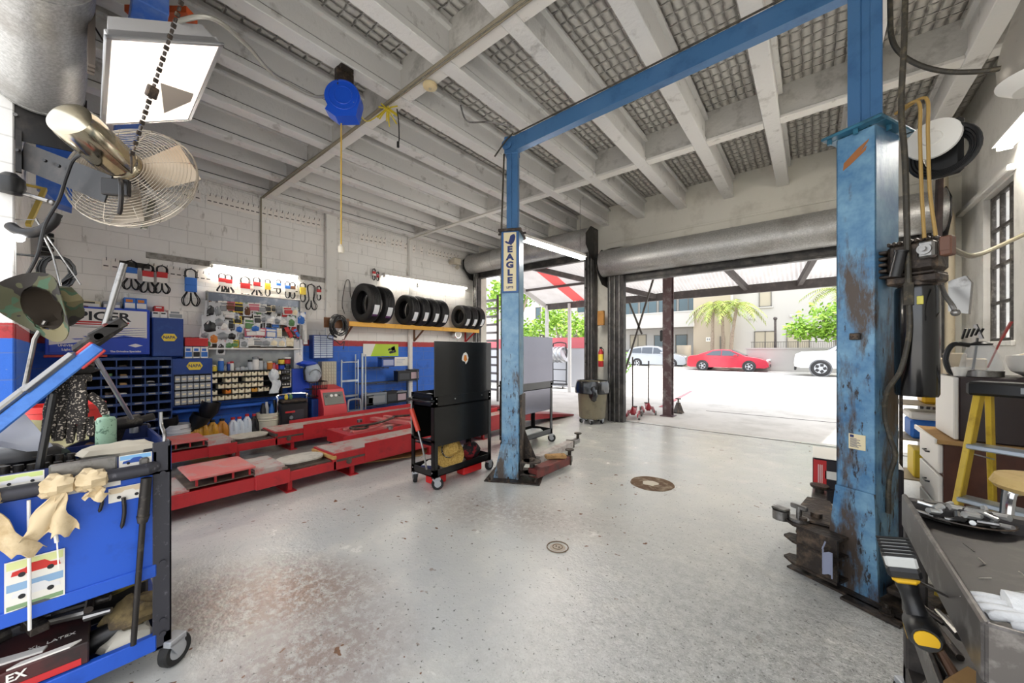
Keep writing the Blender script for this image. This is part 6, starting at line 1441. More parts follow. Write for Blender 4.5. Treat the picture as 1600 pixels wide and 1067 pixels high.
jack('red floor jack with tall handle nearest the pier', 990, 652, math.radians(105), 1.32); jack('red floor jack with shorter handle behind the first', 1012, 645, math.radians(115), 1.22)
t = thing('jack_stand', 'dark steel jack stand at the foot of the canopy post', 'jack stand', tuple(onZ(1060, 645))); b = MB(); b.prism(arc((0, 0, 0), .14, PI/4, PI/4+2*PI, 4)[:-1] and [(-.1, -.1), (.1, -.1), (.1, .1), (-.1, .1)], 0, .02); b.lathe([(.12, .02), (.05, .22), (.05, .24), (0, .24)], n=4); b.build('base', M_GREASE, t); b = MB(); b.cyl((0, 0, .2), (0, 0, .32), .022); b.box(-.06, -.02, .32, .06, .02, .345); b.build('ratchet_bar', M_STEEL, t)
# ================================================================ BLUE SERVICE CART IN THE NEAR LEFT
M_CBLUE = mat('cart_blue', '#2458c4', .38, .1, wear=(6, '#1c46a0', .5, .75)); M_CNAVY = mat('cart_navy', '#1f2f63', .4, .2, wear=(9, '#2c3e74', .5, .7)); M_CPOST = mat('cart_post', '#3f3f45', .5, .4, wear=(40, '#6a6a70', .6, .7))
M_RAGC = mat('rag_cream', '#d3bf9a', .85, wear=(10, '#b29a72', .5, .7)); M_RAGG = mat('rag_olive', '#a9a27c', .85); M_TOOLD = mat('tool_dark', '#2a2725', .45, .4, wear=(16, '#5b544c', .55, .7)); M_TOOLB = mat('tool_brown', '#6a4a35', .6)
GX0, GX1, GY0, GY1, GZ = -2.93, -2.27, -.95, .33, 1.04
GO = Vector((-2.6, -.3, 0))
t = gc = thing('service_cart', 'blue steel service cart with black corner post and a raised folding arm, full of tools', 'service cart', GO)
def gp(name, b, m, parent=None):
    o = b.build(name, m, parent or gc)
    if parent is None: o.location = -GO
    return o
for x, y, sx, sy in ((GX1, GY1, -1, -1), (GX0, GY1, 1, -1), (GX1, GY0, -1, 1), (GX0, GY0, 1, 1)):
    b = MB(); b.box(x, y, .11, x+sx*.008, y+sy*.062, GZ, .002); b.box(x, y, .11, x+sx*.062, y+sy*.008, GZ, .002)
    for z in (.18, .24, .50, .90): b.cyl((x-sx*.002, y+sy*.03, z), (x-sx*.010*1, y+sy*.03, z), .011, n=8)
    gp('corner_post', b, M_CPOST)
    caster(gc, x-GO.x+sx*.01, y-GO.y+sy*.01, .066, R.uniform(-.5, 1), M_CASTER)
b = MB(); b.box(GX1-.012, GY0+.06, .46, GX1-.004, GY1-.06, .90); b.box(GX0, GY0, .46, GX0+.008, GY1, .90); b.box(GX0, GY1-.012, .46, GX1-.01, GY1-.006, .90); gp('side_panel', b, M_CBLUE)
b = MB(); b.box(GX1-.03, GY0, .445, GX1+.004, GY1-.05, .50, .004); b.box(GX1-.03, GY0, .115, GX1+.004, GY1-.05, .185, .004); b.box(GX0, GY0, .115, GX0+.03, GY1, .185, .004); b.box(GX0, GY1-.03, .115, GX1, GY1, .185, .004); gp('rail', b, M_CBLUE)
b = MB(); b.box(GX0, GY0, .115, GX1-.0, GY1, .125); b.box(GX0, GY0, .455, GX1-.01, GY1, .465); gp('lower_shelf', b, M_CNAVY)
b = MB(); b.box(GX0, GY0, .90, GX1, GY1, .91); b.box(GX0, GY0, .90, GX0+.012, GY1, 1.03); b.box(GX0, GY1-.012, .90, GX1, GY1, 1.02); b.box(GX1-.010, GY0, .90, GX1, GY1-.05, 1.0); b.box(GX0+.18, GY0, .90, GX0+.19, GY1, .99); gp('top_tray', b, M_CNAVY)
b = MB(); b.tube([(GX1+.025, GY0, .935), (GX1+.025, GY1-.08, .935), (GX1+.0, GY1-.06, .935)], .026, n=12); gp('push_bar', b, M_CPOST)
b = MB(); b.box(GX1-.012, GY1-.35, .945, GX1+.008, GY1-.17, 1.012, .006); b.box(GX1-.002, GY1-.105, .92, GX1+.016, GY1-.075, .985, .006); gp('steel_clip', b, M_STEEL)
# strips of car pictures stuck along the rim and panel
def picture(y0, y1, z0, z1, skyc, carc, x=GX1+.0015, tilt=0.0):
    b = MB(); A_ = Matrix.Translation((x, (y0+y1)/2, (z0+z1)/2)) @ Matrix.Rotation(tilt, 4, 'X'); b.T = A_; w, h = (y1-y0)/2, (z1-z0)/2
    b.box(-.001, -w, -h, .0008, w, h); o = gp('sticker', b, mat('sticker_paper', '#e3e0d6', .45))
    c = MB(); c.T = A_; c.box(.0008, -w*.94, h*.2, .0012, w*.94, h*.9); o1 = c.build('print', mat('sticker_' + skyc[1:], skyc, .45), o)
    c = MB(); c.T = A_; c.prism([(-w*.8, -h*.4), (-w*.75, 0), (-w*.35, h*.12), (-w*.15, h*.45), (w*.3, h*.45), (w*.5, h*.1), (w*.8, 0), (w*.85, -h*.4)], .0012, .0018, Matrix(((0,0,1,0),(1,0,0,0),(0,1,0,0),(0,0,0,1)))); c.build('print', mat('sticker_' + carc[1:], carc, .4), o)
    c = MB(); c.T = A_
    for s in (-.45, .5): c.cyl((.0012, w*s, -h*.4), (.0022, w*s, -h*.4), h*.22, n=12)
    c.build('print', P_INK, o)
picture(GY1-.165, GY1-.065, .955, 1.005, '#7fb2dc', '#274d9c')
for i, (sk, ca) in enumerate((('#c9d98a', '#d8d8dc'), ('#a7c7e4', '#3a6a8c'), ('#dfc9a8', '#b03c34'), ('#8fb6d8', '#c8c8c4'), ('#b8d09a', '#385a9c'))): picture(GY1-.47-.14*i, GY1-.36-.14*i, .95, .998, sk, ca)
picture(.135, .245, .815, .875, '#d9c6a6', '#e9e4da', tilt=-.0); picture(-.12, .02, .60, .68, '#d6dc9a', '#c62c24'); picture(-.12, .02, .52, .60, '#86a8c8', '#dcdcdc'); picture(-.12, .02, .475, .52, '#7d9a70', '#4b4f55'); picture(-.32, -.16, .55, .66, '#9cc0e0', '#c8b23c')
b = MB(); b.box(GX1+.002, .02, .885, GX1+.004, .17, .905); gp('label_strip', b, P_WHITE)
# raised lid with tools on it, propped by struts
LA = math.atan2(.43, .36); TL = Matrix.Translation((0, -.25, 1.04)) @ Matrix.Rotation(LA, 4, 'X')
b = MB(); b.T = TL; b.box(-2.40, -.03, -.022, -2.30, .56, .022, .006); gp('raised_arm', b, mat('lid_blue', '#4a7fd0', .3, .2, wear=(7, '#2d55a4', .45, .7)))
b = MB(); b.T = TL; b.box(-2.34, .06, .022, -2.30, .34, .05, .01); b.box(-2.345, .30, .02, -2.29, .5, .045, .012); gp('arm_handle', b, M_STEEL)
b = MB(); b.T = TL; b.box(-2.335, .46, -.03, -2.305, .56, .03, .004); gp('corner_patch', b, mat('patch_red', '#c13c3c', .5))
tipp = TL @ Vector((-2.315, .52, -.02)); b = MB(); b.tube([tipp, (-2.89, .27, 1.05)], .009); b.cyl((-2.9, .27, 1.0), (-2.9, .27, 1.06), .02); gp('strut', b, mat('strut_silver', '#b9bcc4', .3, .7))
b = MB(); m0 = TL @ Vector((-2.32, .34, -.03)); b.tube([m0, (-2.33, -.05, .93)], .012); gp('strut', b, M_PLBLACK)
b = MB(); b.tube(smooth_path([(GX1-.02, GY1-.03, .98), (GX1-.02, GY1-.02, 1.06), (GX1-.10, GY1-.02, 1.10), (GX1-.12, GY1-.02, 1.16)], 5), .007); gp('bent_rod', b, M_STEEL)
# clamp head and extension pole leaning on the lid
t = thing('prop_pole', 'steel extension pole with dark clamp head standing on the arm of the blue cart', 'pole', (-2.34, .11, 1.47))
b = MB(); b.cyl((0, .02, .09), (.01, .075, .36), .012, n=14); b.build('pole', M_STEEL, t)
b = MB(); b.beam((0, -.06, -.03), (.0, .06, .10), .05, .055, b=.012); b.beam((.02, -.02, .03), (.02, .075, .11), .03, .045, b=.006); b.cyl((.03, -.0, .04), (.035, .0, .04), .014); b.build('clamp_head', M_TOOLD, t)
MB().box(-.02, .01, .075, .035, .06, .095, .004).build('jaw_insert', mat('jaw_maroon', '#5c2420', .5), t)
# camouflage hat on a thin post
q = onX(66, 482, -2.5)
t = thing('bush_hat', 'camouflage bush hat perched above the arm of the blue cart', 'hat', q)
m, nt, bb = newmat('camouflage'); MATS['camouflage'] = m; tc = nd(nt, 'ShaderNodeTexCoord'); n1 = nd(nt, 'ShaderNodeTexNoise'); n1.inputs['Scale'].default_value = 11; n1.inputs['Detail'].default_value = 2; nt.links.new(tc.outputs['Object'], n1.inputs['Vector'])
rp_ = nd(nt, 'ShaderNodeValToRGB'); rp_.color_ramp.interpolation = 'CONSTANT'; el = rp_.color_ramp.elements; el[0].color = c4(srgb('#241f1a')); el[0].position = 0; el[1].color = c4(srgb('#45452f')); el[1].position = .42
e = el.new(.52); e.color = c4(srgb('#39523c')); e = el.new(.60); e.color = c4(srgb('#6f6748')); nt.links.new(n1.outputs['Fac'], rp_.inputs[0]); nt.links.new(rp_.outputs[0], bb.inputs['Base Color']); bb.inputs['Roughness'].default_value = .85
Th = Vector((-.62, .72, .30)).to_track_quat('Z', 'Y').to_matrix().to_4x4()
b = MB(); b.T = Th; b.grid(lambda u, v: ((.082+.052*v)*math.cos(2*PI*u), (.092+.055*v)*math.sin(2*PI*u), -.012*v-.035*v*math.sin(4*PI*u+.9)-.012*v*math.sin(6*PI*u)), 44, 4, .003); b.build('brim', m, t)
b = MB(); b.T = Th; b.lathe([(.085, -.002), (.086, .04), (.080, .085), (.055, .112), (0, .108)], n=28, sx=.97, sy=1.10, jit=.22, caps=False); b.build('crown', m, t)
b = MB(); b.T = Th; b.lathe([(.082, -.001), (.082, .04), (.075, .08), (.05, .104), (0, .10)], n=28, sx=.96, sy=1.08, jit=.22, caps=False); b.build('lining', mat('hat_lining', '#3a3126', .9), t)
b = MB(); b.tube([(-2.62, -.12, 1.03), (-2.60, -.06, 1.5), (-2.56, -.03, 1.58)], .008); gp('post', b, M_STEEL)
# dotted work gloves hanging off the arm
def hang_glove(label, base, rz, m, s=1.0, hang=True):
    t = thing('work_glove', label, 'glove', base, rz); b = MB()
    sg = -1 if hang else 1
    b.tube(smooth_path([(0, 0, 0), (0, .004, sg*.05*s), (0, .0, sg*.10*s), (0, .0, sg*.15*s)], 4), [.036*s, .036*s, .035*s, .034*s, .036*s, .038*s, .040*s, .042*s, .043*s, .043*s, .042*s, .041*s, .040*s][:13], n=12, flat=.45)
    for i, (y, L) in enumerate(((-.032, .065), (-.011, .078), (.011, .074), (.031, .058))): b.tube(smooth_path([(0, y*s, sg*.13*s), (.004, y*1.15*s, sg*(.14+L*.5)*s), (.014, y*1.2*s, sg*(.14+L)*s)], 3), [.0115*s]*5+[.011*s, .008*s], n=8)
    b.tube(smooth_path([(0, .03*s, sg*.05*s), (.008, .062*s, sg*.085*s), (.014, .072*s, sg*.125*s)], 3), [.014*s]*4+[.012*s, .011*s, .008*s], n=8)
    b.build('glove', m, t, 60); c = MB(); c.lathe([(.036*s, -sg*0.0), (.039*s, -sg*.012), (.036*s, -sg*.028)], n=16, sx=.5, sy=1.0); c.build('cuff', m, t)
    return t
M_DOT = mat('dotted_glove', '#26221f', .9, wear=(150, '#a59b8d', .63, .66, 0))
q = onX(92, 600, -2.40); hang_glove('black dotted work glove hanging under the arm, nearer the pier', q, .4, M_DOT, 1.05); q = onX(120, 596, -2.36); hang_glove('black dotted work glove hanging under the arm beside the silver strut', q, -.3, M_DOT, 1.15)
b = MB(); q = onX(118, 576, -2.36); b.ball((0, 0, 0), (.03, .06, .03), 10, 7, .5); b.tube([(0, -.05, .01), (.02, .05, .02)], .012); solo('carabiner_clip', b, M_TOOLD, 'dark clip holding the dotted gloves under the arm', 'clip', None, q)
# red bucket on a box behind, spray can, tray contents
b = MB(); b.box(-.2, -.2, 0, .2, .2, .80, .01); solo('steel_cabinet', b, M_CNAVY, 'low navy cabinet behind the blue cart under the red bucket', 'cabinet', None, (-3.30, .02, 0))
t = thing('bucket', 'bright red bucket behind the tray of the blue cart', 'bucket', (-3.30, .03, .802)); b = MB(); b.lathe([(0, 0), (.125, 0), (.150, .31), (.158, .315), (.158, .345), (.145, .345), (.12, .01), (0, .01)], n=32); b.build('body', mat('bucket_red', '#d1231c', .4), t)
t = thing('spray_can', 'pale green aerosol can standing in the tray of the blue cart', 'spray can', (-2.74, .155, .912)); b = MB(); b.lathe([(0, 0), (.036, 0), (.037, .01), (.037, .19), (.03, .205), (.012, .21), (.012, .22), (0, .22)], n=24); b.build('body', mat('can_green', '#9cc0a4', .4, wear=(40, '#5d7f68', .55, .6)), t); MB().lathe([(0, .218), (.012, .218), (.012, .235), (0, .237)], n=14).build('nozzle', P_WHITE, t)
def tray_bits(n, x0, x1, y0, y1, z, mats, label, name, seed, long=(.06, .16), rad=(.008, .016)):
    r = random.Random(seed); b = MB()
    for i in range(n):
        a = r.random()*6.3; x, y = r.uniform(x0, x1), r.uniform(y0, y1); L_ = r.uniform(*long); rr = r.uniform(*rad); zz = z+rr+.018*(i % 3); b.m = r.randrange(len(mats)); p, q = Vector((x, y, zz)), Vector((x+math.cos(a)*L_, y+math.sin(a)*L_, zz+r.uniform(-.004, .02)))
        q.x = min(max(q.x, x0), x1); q.y = min(max(q.y, y0), y1)
        if (q-p).length < .02: continue
        (b.cyl(p, q, rr, rr*r.choice((1, .6, 1.3)), n=10) if r.random() < .65 else b.beam(p, q, rr*2.2, rr*1.4, b=.003))
    o = solo(name, b, mats, label, 'tools'); o['kind'] = 'stuff'; return o
tray_bits(46, -2.74, -2.30, -.75, .10, .912, [M_TOOLD, M_GREASE, M_STEEL, M_PLBLACK], 'mass of dark sockets and wrenches heaped in the tray of the blue cart', 'loose_tools', 5)
tray_bits(16, -2.91, -2.75, -.5, .27, .912, [M_TOOLB, M_TOOLD, P_ORG], 'wood and brown handled tools along the back of the blue cart tray', 'loose_tools', 8, (.10, .2), (.012, .022))
for i in range(2):
    b = MB(); b.box(-.05, -.17, 0, .05, .17, .02, .004)
    for k in range(10): b.cyl((0, -.15+.033*k, .02), (0, -.15+.033*k, .062-.002*k), .014-.0005*k, n=12)
    solo('socket_rail', b, M_TOOLD, ('row of dark sockets on a rail in the tray, nearer the push bar', 'row of dark sockets on a rail in the tray, under the spray can')[i], 'socket set', 'socket rails', (-2.38-.13*i, .02+.07*i, .945), -.2)
b = MB(); b.ball((0, 0, .04), (.10, .14, .05), 14, 8, .25); solo('tool_pouch', b, M_PLBLACK, 'rounded black tool pouch lying in the tray by the black strut', 'pouch', None, (-2.62, -.10, .955))
b = MB(); b.lathe([(0, 0), (.04, .0), (.09, .012), (.11, .03), (.09, .05), (.03, .055), (0, .055)], n=22, jit=.45, sx=1.0, sy=1.2); solo('shop_rag', b, mat('rag_linen', '#cfc6b2', .9), 'folded linen rag at the corner of the cart tray by the spray can', 'rag', None, (-2.52, .18, .96))
b = MB(); b.grid(lambda u, v: (-.02+.14*v+.03*math.sin(u*4), -.16+.26*u, .10-.11*v+.03*math.sin(u*5+v*3)), 9, 6, .005); solo('shop_rag', b, M_RAGG, 'olive rag draped over the back rim of the blue cart', 'rag', None, (-2.88, .0, .99))
b = MB(); b.cyl((0, -.1, 0), (.0, .1, .02), .035, n=16); b.cyl((0, .1, .02), (.0, .16, .03), .02); b.beam((0, .02, 0), (-.04, .0, -.12), .045, .05, b=.01); solo('air_wrench', b, M_TOOLD, 'dark pistol grip air wrench at the far end of the blue cart tray', 'tool', None, (-2.84, .19, 1.05), .3)
b = MB(); b.grid(lambda u, v: (.01*math.sin(v*9), -.09+.20*u-.10*v, .20*v+.02*math.sin(u*6)), 6, 6, .004); solo('plastic_bag', b, mat('bag_pale2', '#c9ccd6', .35), 'pale plastic bag hanging under the arm beside the black strut', 'bag', None, (-2.45, -.12, 1.06))
# knotted cream rags on the push bar
def rag(label, y, seed, drops):
    r = random.Random(seed); t = thing('knotted_rag', label, 'rag', (GX1+.03, y, .935), 0, 'rags on the push bar'); b = MB(); b.ball((.01, 0, .0), (.038, .05, .042), 14, 9, .5); b.build('knot', M_RAGC, t)
    for dy, L_, w in drops:
        b = MB(); ph = r.random()*6; b.grid(lambda u, v: (.028+.016*math.sin(v*7+ph+u*5)*v, dy*v+(u-.5)*w*(.5+.9*v)+.01*math.sin(v*8+ph), -.015-L_*v+.015*math.sin(u*9)*v), 7, 9, .004); b.build('tail', M_RAGC, t, 60)
rag('cream rag knotted on the push bar with two long tails, nearer the frame edge', -.17, 2, ((-.07, .24, .07), (.10, .21, .055))); rag('cream rag knotted on the push bar beside the dangling zip tie', .0, 4, ((-.05, .16, .06), (.015, .17, .05))); rag('small twisted cream rag lying along the push bar', .085, 6, ((.02, .06, .05),)); rag('cream rag with a short tail looped on the push bar at the frame edge', -.30, 9, ((.03, .2, .07), (-.06, .16, .06)))
# hand tools hung on the panel
for i, (y, z0, z1, r_, mt, lb) in enumerate(((.115, .87, .79, .006, M_TOOLD, 'short black pick hooked on the blue panel beside the white card'), (.178, .83, .70, .007, M_TOOLD, 'curved black pick hooked on the blue panel under the white card'))):
    b = MB(); b.tube(smooth_path([(GX1+.01, y, z0), (GX1+.012, y+.002, (z0+z1)/2), (GX1+.008, y-.006, z1)], 4), [r_]*8+[.002]); solo('hook_pick', b, mt, lb, 'tool')
b = MB(); b.cyl((GX1+.03, .245, .90), (GX1+.03, .235, .74), .018, .020, n=16); b.cyl((GX1+.03, .235, .74), (GX1+.03, .233, .71), .022, .016, n=16); b.cyl((GX1+.03, .233, .71), (GX1+.03, .205, .20), .011, .010, n=12); solo('breaker_bar', b, M_TOOLD, 'long dark breaker bar hanging down the panel next to the corner post', 'tool')
b = MB(); b.cyl((GX1+.03, -.065, .90), (GX1+.028, -.063, .42), .005, n=8); solo('welding_rod', b, P_WHITE, 'thin white rod hanging straight past the car pictures', 'rod')
b = MB(); b.tube([(GX1+.04, -.01, .83), (GX1+.035, .0, .72)], .006); b.beam((GX1+.034, .0, .73), (GX1+.034, .004, .62), .018, .004); solo('zip_tie', b, P_WHITE, 'short white strap dangling between the two knotted rags', 'strap')
# lower shelf goods
t = thing('glove_carton', 'torn dark red and black carton of disposable gloves on the bottom shelf', 'box', (-2.42, -.13, .187), -.06)
b = MB(); b.box(-.14, -.24, 0, .13, .22, .085, .004); b.build('carton', mat('carton_maroon', '#4b2220', .5, wear=(4, '#2a1d1c', .45, .6)), t); b = MB(); b.box(.1305, -.22, .004, .132, .20, .03); b.build('print', P_RED, t)
text('lettering', 'MICROFLEX', .040, (.133, -.04, .060), EUX, P_WHITE, t, .0006, bold=.001); text('lettering', 'XL  LATEX', .026, (.02, .12, .0865), (0, 0, PI/2), P_WHITE, t, .0006)
b = MB(); b.prism([(-.02, -.10), (.02, -.13), (.06, -.02), (.08, .10), (.05, .11), (.02, .0)], .085, .092); b.prism([(.10, .05), (.12, .02), (.125, .17), (.10, .2)], .085, .091); b.build('torn_edge', P_WHITE, t)
b = MB(); b.box(-.08, -.13, 0, .08, .13, .14, .006); b.m = 1; b.box(.0805, -.11, .05, .082, .11, .07); solo('blue_carton', b, [mat('carton_blue', '#1b2c74', .45), P_RED], 'dark blue carton with a red line at the frame edge of the bottom shelf', 'box', None, (-2.66, -.38, .127))
b = MB(); b.box(-.05, -.16, 0, .05, .16, .13, .004); solo('grey_carton', b, mat('carton_grey', '#b5b4b6', .5, wear=(8, '#86858a', .5, .7)), 'pale grey scuffed box behind the glove carton', 'box', None, (-2.72, -.02, .127), .1)
b = MB(); b.cyl((0, -.1, .05), (.08, .10, .10), .045, n=18); b.cyl((.08, .10, .10), (.1, .15, .11), .03, n=14); solo('grease_cartridge', b, M_PLBLACK, 'black cylinder lying between the carton and the rags on the bottom shelf', 'cylinder', None, (-2.45, .13, .127), .3)
b = MB(); b.ball((0, 0, .05), (.09, .09, .06), 14, 9, .5); solo('worn_gloves', b, mat('glove_tan', '#7d6c48', .85, wear=(9, '#4b4030', .45, .6)), 'bunched tan work gloves on the bottom shelf by the post', 'gloves', None, (-2.42, .22, .20))
b = MB(); b.ball((0, 0, .04), (.07, .08, .05), 14, 9, .5); solo('shop_rag', b, mat('rag_pale', '#c5c1b3', .85), 'pale crumpled rag on the bottom rail by the post', 'rag', None, (-2.36, .20, .127))
b = MB(); b.ball((0, 0, .05), (.08, .11, .06), 14, 9, .4); solo('yellow_gloves', b, mat('glove_yellow', '#a39038', .8, wear=(9, '#3a3428', .5, .6)), 'yellow and black gloves stuffed high on the shelf by the post', 'gloves', None, (-2.60, .20, .30))
tray_bits(22, -2.86, -2.36, -.5, .15, .30, [M_TOOLD, M_PLBLACK, M_GREASE, M_STEEL], 'jumble of dark tools piled behind the cartons on the bottom shelf', 'loose_tools', 21, (.1, .3), (.012, .03))
b = MB(); b.box(-.2, -.3, 0, .16, .28, .17, .02); solo('tool_case', b, M_PLBLACK, 'black tool case at the back of the bottom shelf', 'case', None, (-2.70, -.1, .127) if 0 else (-2.74, -.70, .127))
b = MB(); b.box(GX0+.05, -.3, .127, GX0+.25, .30, .30, .01); solo('tool_case', b, mat('case_dark', '#22201f', .5), 'long dark case along the back of the bottom shelf', 'case')

# ================================================================ RIGHT FOREGROUND CART
M_RC = mat('cart_graphite', '#35312f', .5, .15, wear=(10, '#4b4642', .5, .7)); M_RCE = mat('cart_edge', '#5a5653', .4, .5, wear=(12, '#8b8783', .5, .7))
RX0, RX1, RY0, RY1, RZ = .285, .86, 1.25, 2.17, .87
RO = Vector((.57, 1.7, 0)); rc = thing('utility_cart', 'dark plastic utility cart with a dish of tools and white gloves on top', 'utility cart', RO)
def rp2(name, b, m):
    o = b.build(name, m, rc); o.location = -RO; return o
b = MB(); b.m = 0; b.box(RX0, RY0, RZ-.075, RX1, RY1, RZ-.06, .004); b.m = 1
b.box(RX0-.004, RY0, RZ-.13, RX0+.012, RY1, RZ, .005); b.box(RX1-.012, RY0, RZ-.13, RX1, RY1, RZ, .005); b.box(RX0, RY0-.004, RZ-.13, RX1, RY0+.012, RZ, .005)
b.m = 0; b.box(RX0, RY1-.07, RZ-.08, RX1, RY1, RZ-.008, .012); b.box(RX0+.05, RY1-.05, RZ-.012, RX0+.24, RY1-.015, RZ-.004, .004); b.box(RX0+.30, RY1-.05, RZ-.012, RX1-.05, RY1-.015, RZ-.004, .004)
rp2('top_tray', b, [M_RC, M_RCE])
b = MB(); b.m = 0; b.box(RX0, RY0, .42, RX1, RY1, .43); b.m = 1; b.box(RX0-.004, RY0, .40, RX0+.012, RY1, .49, .004); b.box(RX0, RY0-.004, .40, RX1, RY0+.012, .49, .004); b.box(RX1-.012, RY0, .40, RX1, RY1, .49, .004); rp2('middle_tray', b, [M_RC, M_RCE])
b = MB(); b.box(RX0, RY0, .12, RX1, RY1, .20, .006); rp2('lower_tray', b, M_RC)
for x, y in ((RX0, RY0), (RX1-.06, RY0), (RX0, RY1-.06), (RX1-.06, RY1-.06)):
    b = MB(); b.box(x, y, .12, x+.06, y+.06, RZ-.06, .008); rp2('leg', b, M_RC); caster(rc, x+.03-RO.x, y+.03-RO.y, .055, R.random())
b = MB(); b.box(RX0+.06, RY0-.006, .50, RX1, RY0-.002, RZ-.06); rp2('end_panel', b, M_RC)
b = MB(); b.prism([(RX0+.20, .55), (RX0+.27, .55), (RX0+.27, .78), (RX0+.20, .78)], RY0-.009, RY0-.006, Matrix(((1,0,0,0),(0,0,1,0),(0,1,0,0),(0,0,0,1)))); rp2('emboss', b, M_RCE)
q = onZ(1500, 806, .84); t = thing('tool_dish', 'oval black dish of bright sockets on the utility cart', 'dish', (q.x, q.y, RZ-.058)); b = MB(); b.lathe([(0, 0), (.06, .0), (.115, .024), (.12, .026), (.118, .030), (.06, .006), (0, .006)], n=32, sx=1.1, sy=.85); b.build('dish', M_GREASE, t)
b = MB(); r = random.Random(4)
for i in range(46): a = r.random()*6; x, y = r.uniform(-.09, .09), r.uniform(-.06, .06); b.m = i % 2; b.cyl((x, y, .014+.009*(i % 4)), (x+math.cos(a)*.05, y+math.sin(a)*.04, .020+.010*(i % 4)), r.uniform(.007, .012), n=8)
o = solo('loose_sockets', b, [M_STEEL, mat('nickel', '#c9c9c6', .28, .7)], 'bright pile of sockets and bits in the oval dish', 'tools', None, (q.x, q.y, RZ-.056)); o['kind'] = 'stuff'
t = hang_glove('white cotton glove lying on the utility cart, fingers toward the tray edge', Vector((.50, 1.42, RZ-.025)), 0, mat('glove_white', '#e6e6e4', .85, bump=(60, .4)), 1.0, False); t.rotation_euler = (Matrix.Rotation(1.75, 3, 'Z') @ Matrix.Rotation(-1.52, 3, 'X') @ Matrix.Rotation(PI/2, 3, 'Z')).to_euler()
t = hang_glove('second white cotton glove lying nearer the cart corner', Vector((.56, 1.335, RZ-.028)), 0, mat('glove_white', 0), 1.0, False); t.rotation_euler = (Matrix.Rotation(1.45, 3, 'Z') @ Matrix.Rotation(-1.54, 3, 'X') @ Matrix.Rotation(PI/2, 3, 'Z')).to_euler()
b = MB(); q = onZ(1566, 918, RZ-.03); b.lathe([(0, 0), (.004, .004), (.010, .05), (.012, .09), (.012, .22), (0, .22)], axis=(.75, .35, .04), n=12); solo('steel_punch', b, M_STEEL, 'pointed steel punch lying beside the white gloves', 'tool', None, (q.x, q.y, RZ-.045))
b = MB(); q = onZ(1560, 826, RZ-.05); b.tube(smooth_path([(0, 0, 0), (.10, .03, .004), (.22, .0, .003), (.30, -.02, .0)], 5), .004); solo('red_wire', b, P_RED, 'thin red wire trailing from the oval dish', 'wire', None, (q.x, q.y, RZ-.053))
tray_bits(9, .33, .62, 1.5, 1.85, RZ-.062, [mat('chip_white', '#bdb4a6', .7), M_STEEL], 'scattered pale paint chips and a bolt on the cart top', 'paint_chips', 31, (.012, .03), (.0015, .003))
t = thing('cordless_wrench', 'black and yellow cordless impact wrench hung upside down on the cart rim', 'power tool', (.205, 1.50, .79)); t.rotation_euler = (.12, -.22, 0); t.scale = (.92, .92, .92); M_DW = mat('tool_yellow', '#d8a91c', .45); M_BAT = mat('battery_shell', '#b5b6b2', .5)
b = MB(); b.box(-.035, -.055, .085, .035, .055, .120, .006); b.m = 1; b.box(-.037, -.06, .055, .037, .06, .088, .008); [b.box(-.037, -.05+.02*i, .118, .037, -.042+.02*i, .124) for i in range(6)]; b.build('battery', [M_BAT, M_PLBLACK], t)
b = MB(); b.box(-.030, -.05, .032, .030, .05, .056, .010); b.build('yellow_band', M_DW, t)
b = MB(); b.tube(smooth_path([(0, -.005, .035), (.002, -.012, -.02), (.004, -.03, -.07)], 5), [.026]*4+[.023]*4+[.025]*3, n=14); b.build('grip', M_PLBLACK, t)
b = MB(); b.lathe([(0, 0), (.03, 0), (.038, .012), (.038, .085), (.030, .10), (.024, .13), (.014, .135), (.010, .16), (0, .16)], (.004, -.105, -.085), (0, 1, -.12), n=22); b.build('motor_body', M_PLBLACK, t)
b = MB(); b.box(-.0345, -.085, -.105, -.034, -.045, -.085); b.cyl((.004, -.107, -.085), (.004, -.104, -.085), .026); b.build('name_plate', M_DW, t)
b = MB(); b.beam((.03, -.02, .03), (.09, .02, -.03), .03, .006); b.build('belt_hook', M_STEEL, t)
b = MB(); b.prism([(.0, .0), (.16, -.04), (.20, .30), (.05, .42), (-.02, .3)], 0, .006); solo('cardboard_sheet', b, P_CARD, 'piece of brown cardboard on the middle tray under the impact wrench', 'cardboard', None, (.31, 1.30, .50))
tray_bits(34, .31, .72, 1.30, 2.05, .432, [M_TOOLD, M_STEEL, M_GREASE, M_TOOLB], 'heap of greasy wrenches on the middle tray of the utility cart', 'loose_tools', 44, (.1, .26), (.010, .020))
# ================================================================ BEHIND THE RIGHT POST
t = thing('dresser', 'old dresser with three white drawers and a brown side under the dark microwave', 'dresser', (1.07, 4.2, 0)); M_BRWN = mat('brown_laminate', '#4a2416', .45, wear=(3, '#5d3220', .5, .7))
MB().box(-.36, -.30, .0, .38, .30, .80, .004).build('carcass', M_BRWN, t); MB().box(-.40, -.33, .80, .40, .33, .83, .006).build('top', P_CARD, t); MB().box(-.41, -.33, .798, -.395, .33, .835, .004).build('edge_trim', P_WHITE, t)
for i, (z0, z1) in enumerate(((.05, .34), (.36, .57), (.59, .79))):
    d = MB().box(-.385, -.29, z0, -.36, .29, z1, .006).build('drawer', P_WHITE, t); b = MB(); z = (z0+z1)/2; b.tube([(-.385, -.05, z), (-.405, -.045, z), (-.405, .045, z), (-.385, .05, z)], .006); b.build('handle', M_PLBLACK, d)
t = thing('microwave_oven', 'dark microwave with pale front standing on the old dresser', 'microwave', (1.10, 4.15, .832)); MB().box(-.32, -.24, 0, .34, .24, .44, .008).build('case', mat('oven_dark', '#27181a', .35), t); MB().box(-.345, -.24, .005, -.32, .24, .435, .006).build('door', P_WHITE, t)
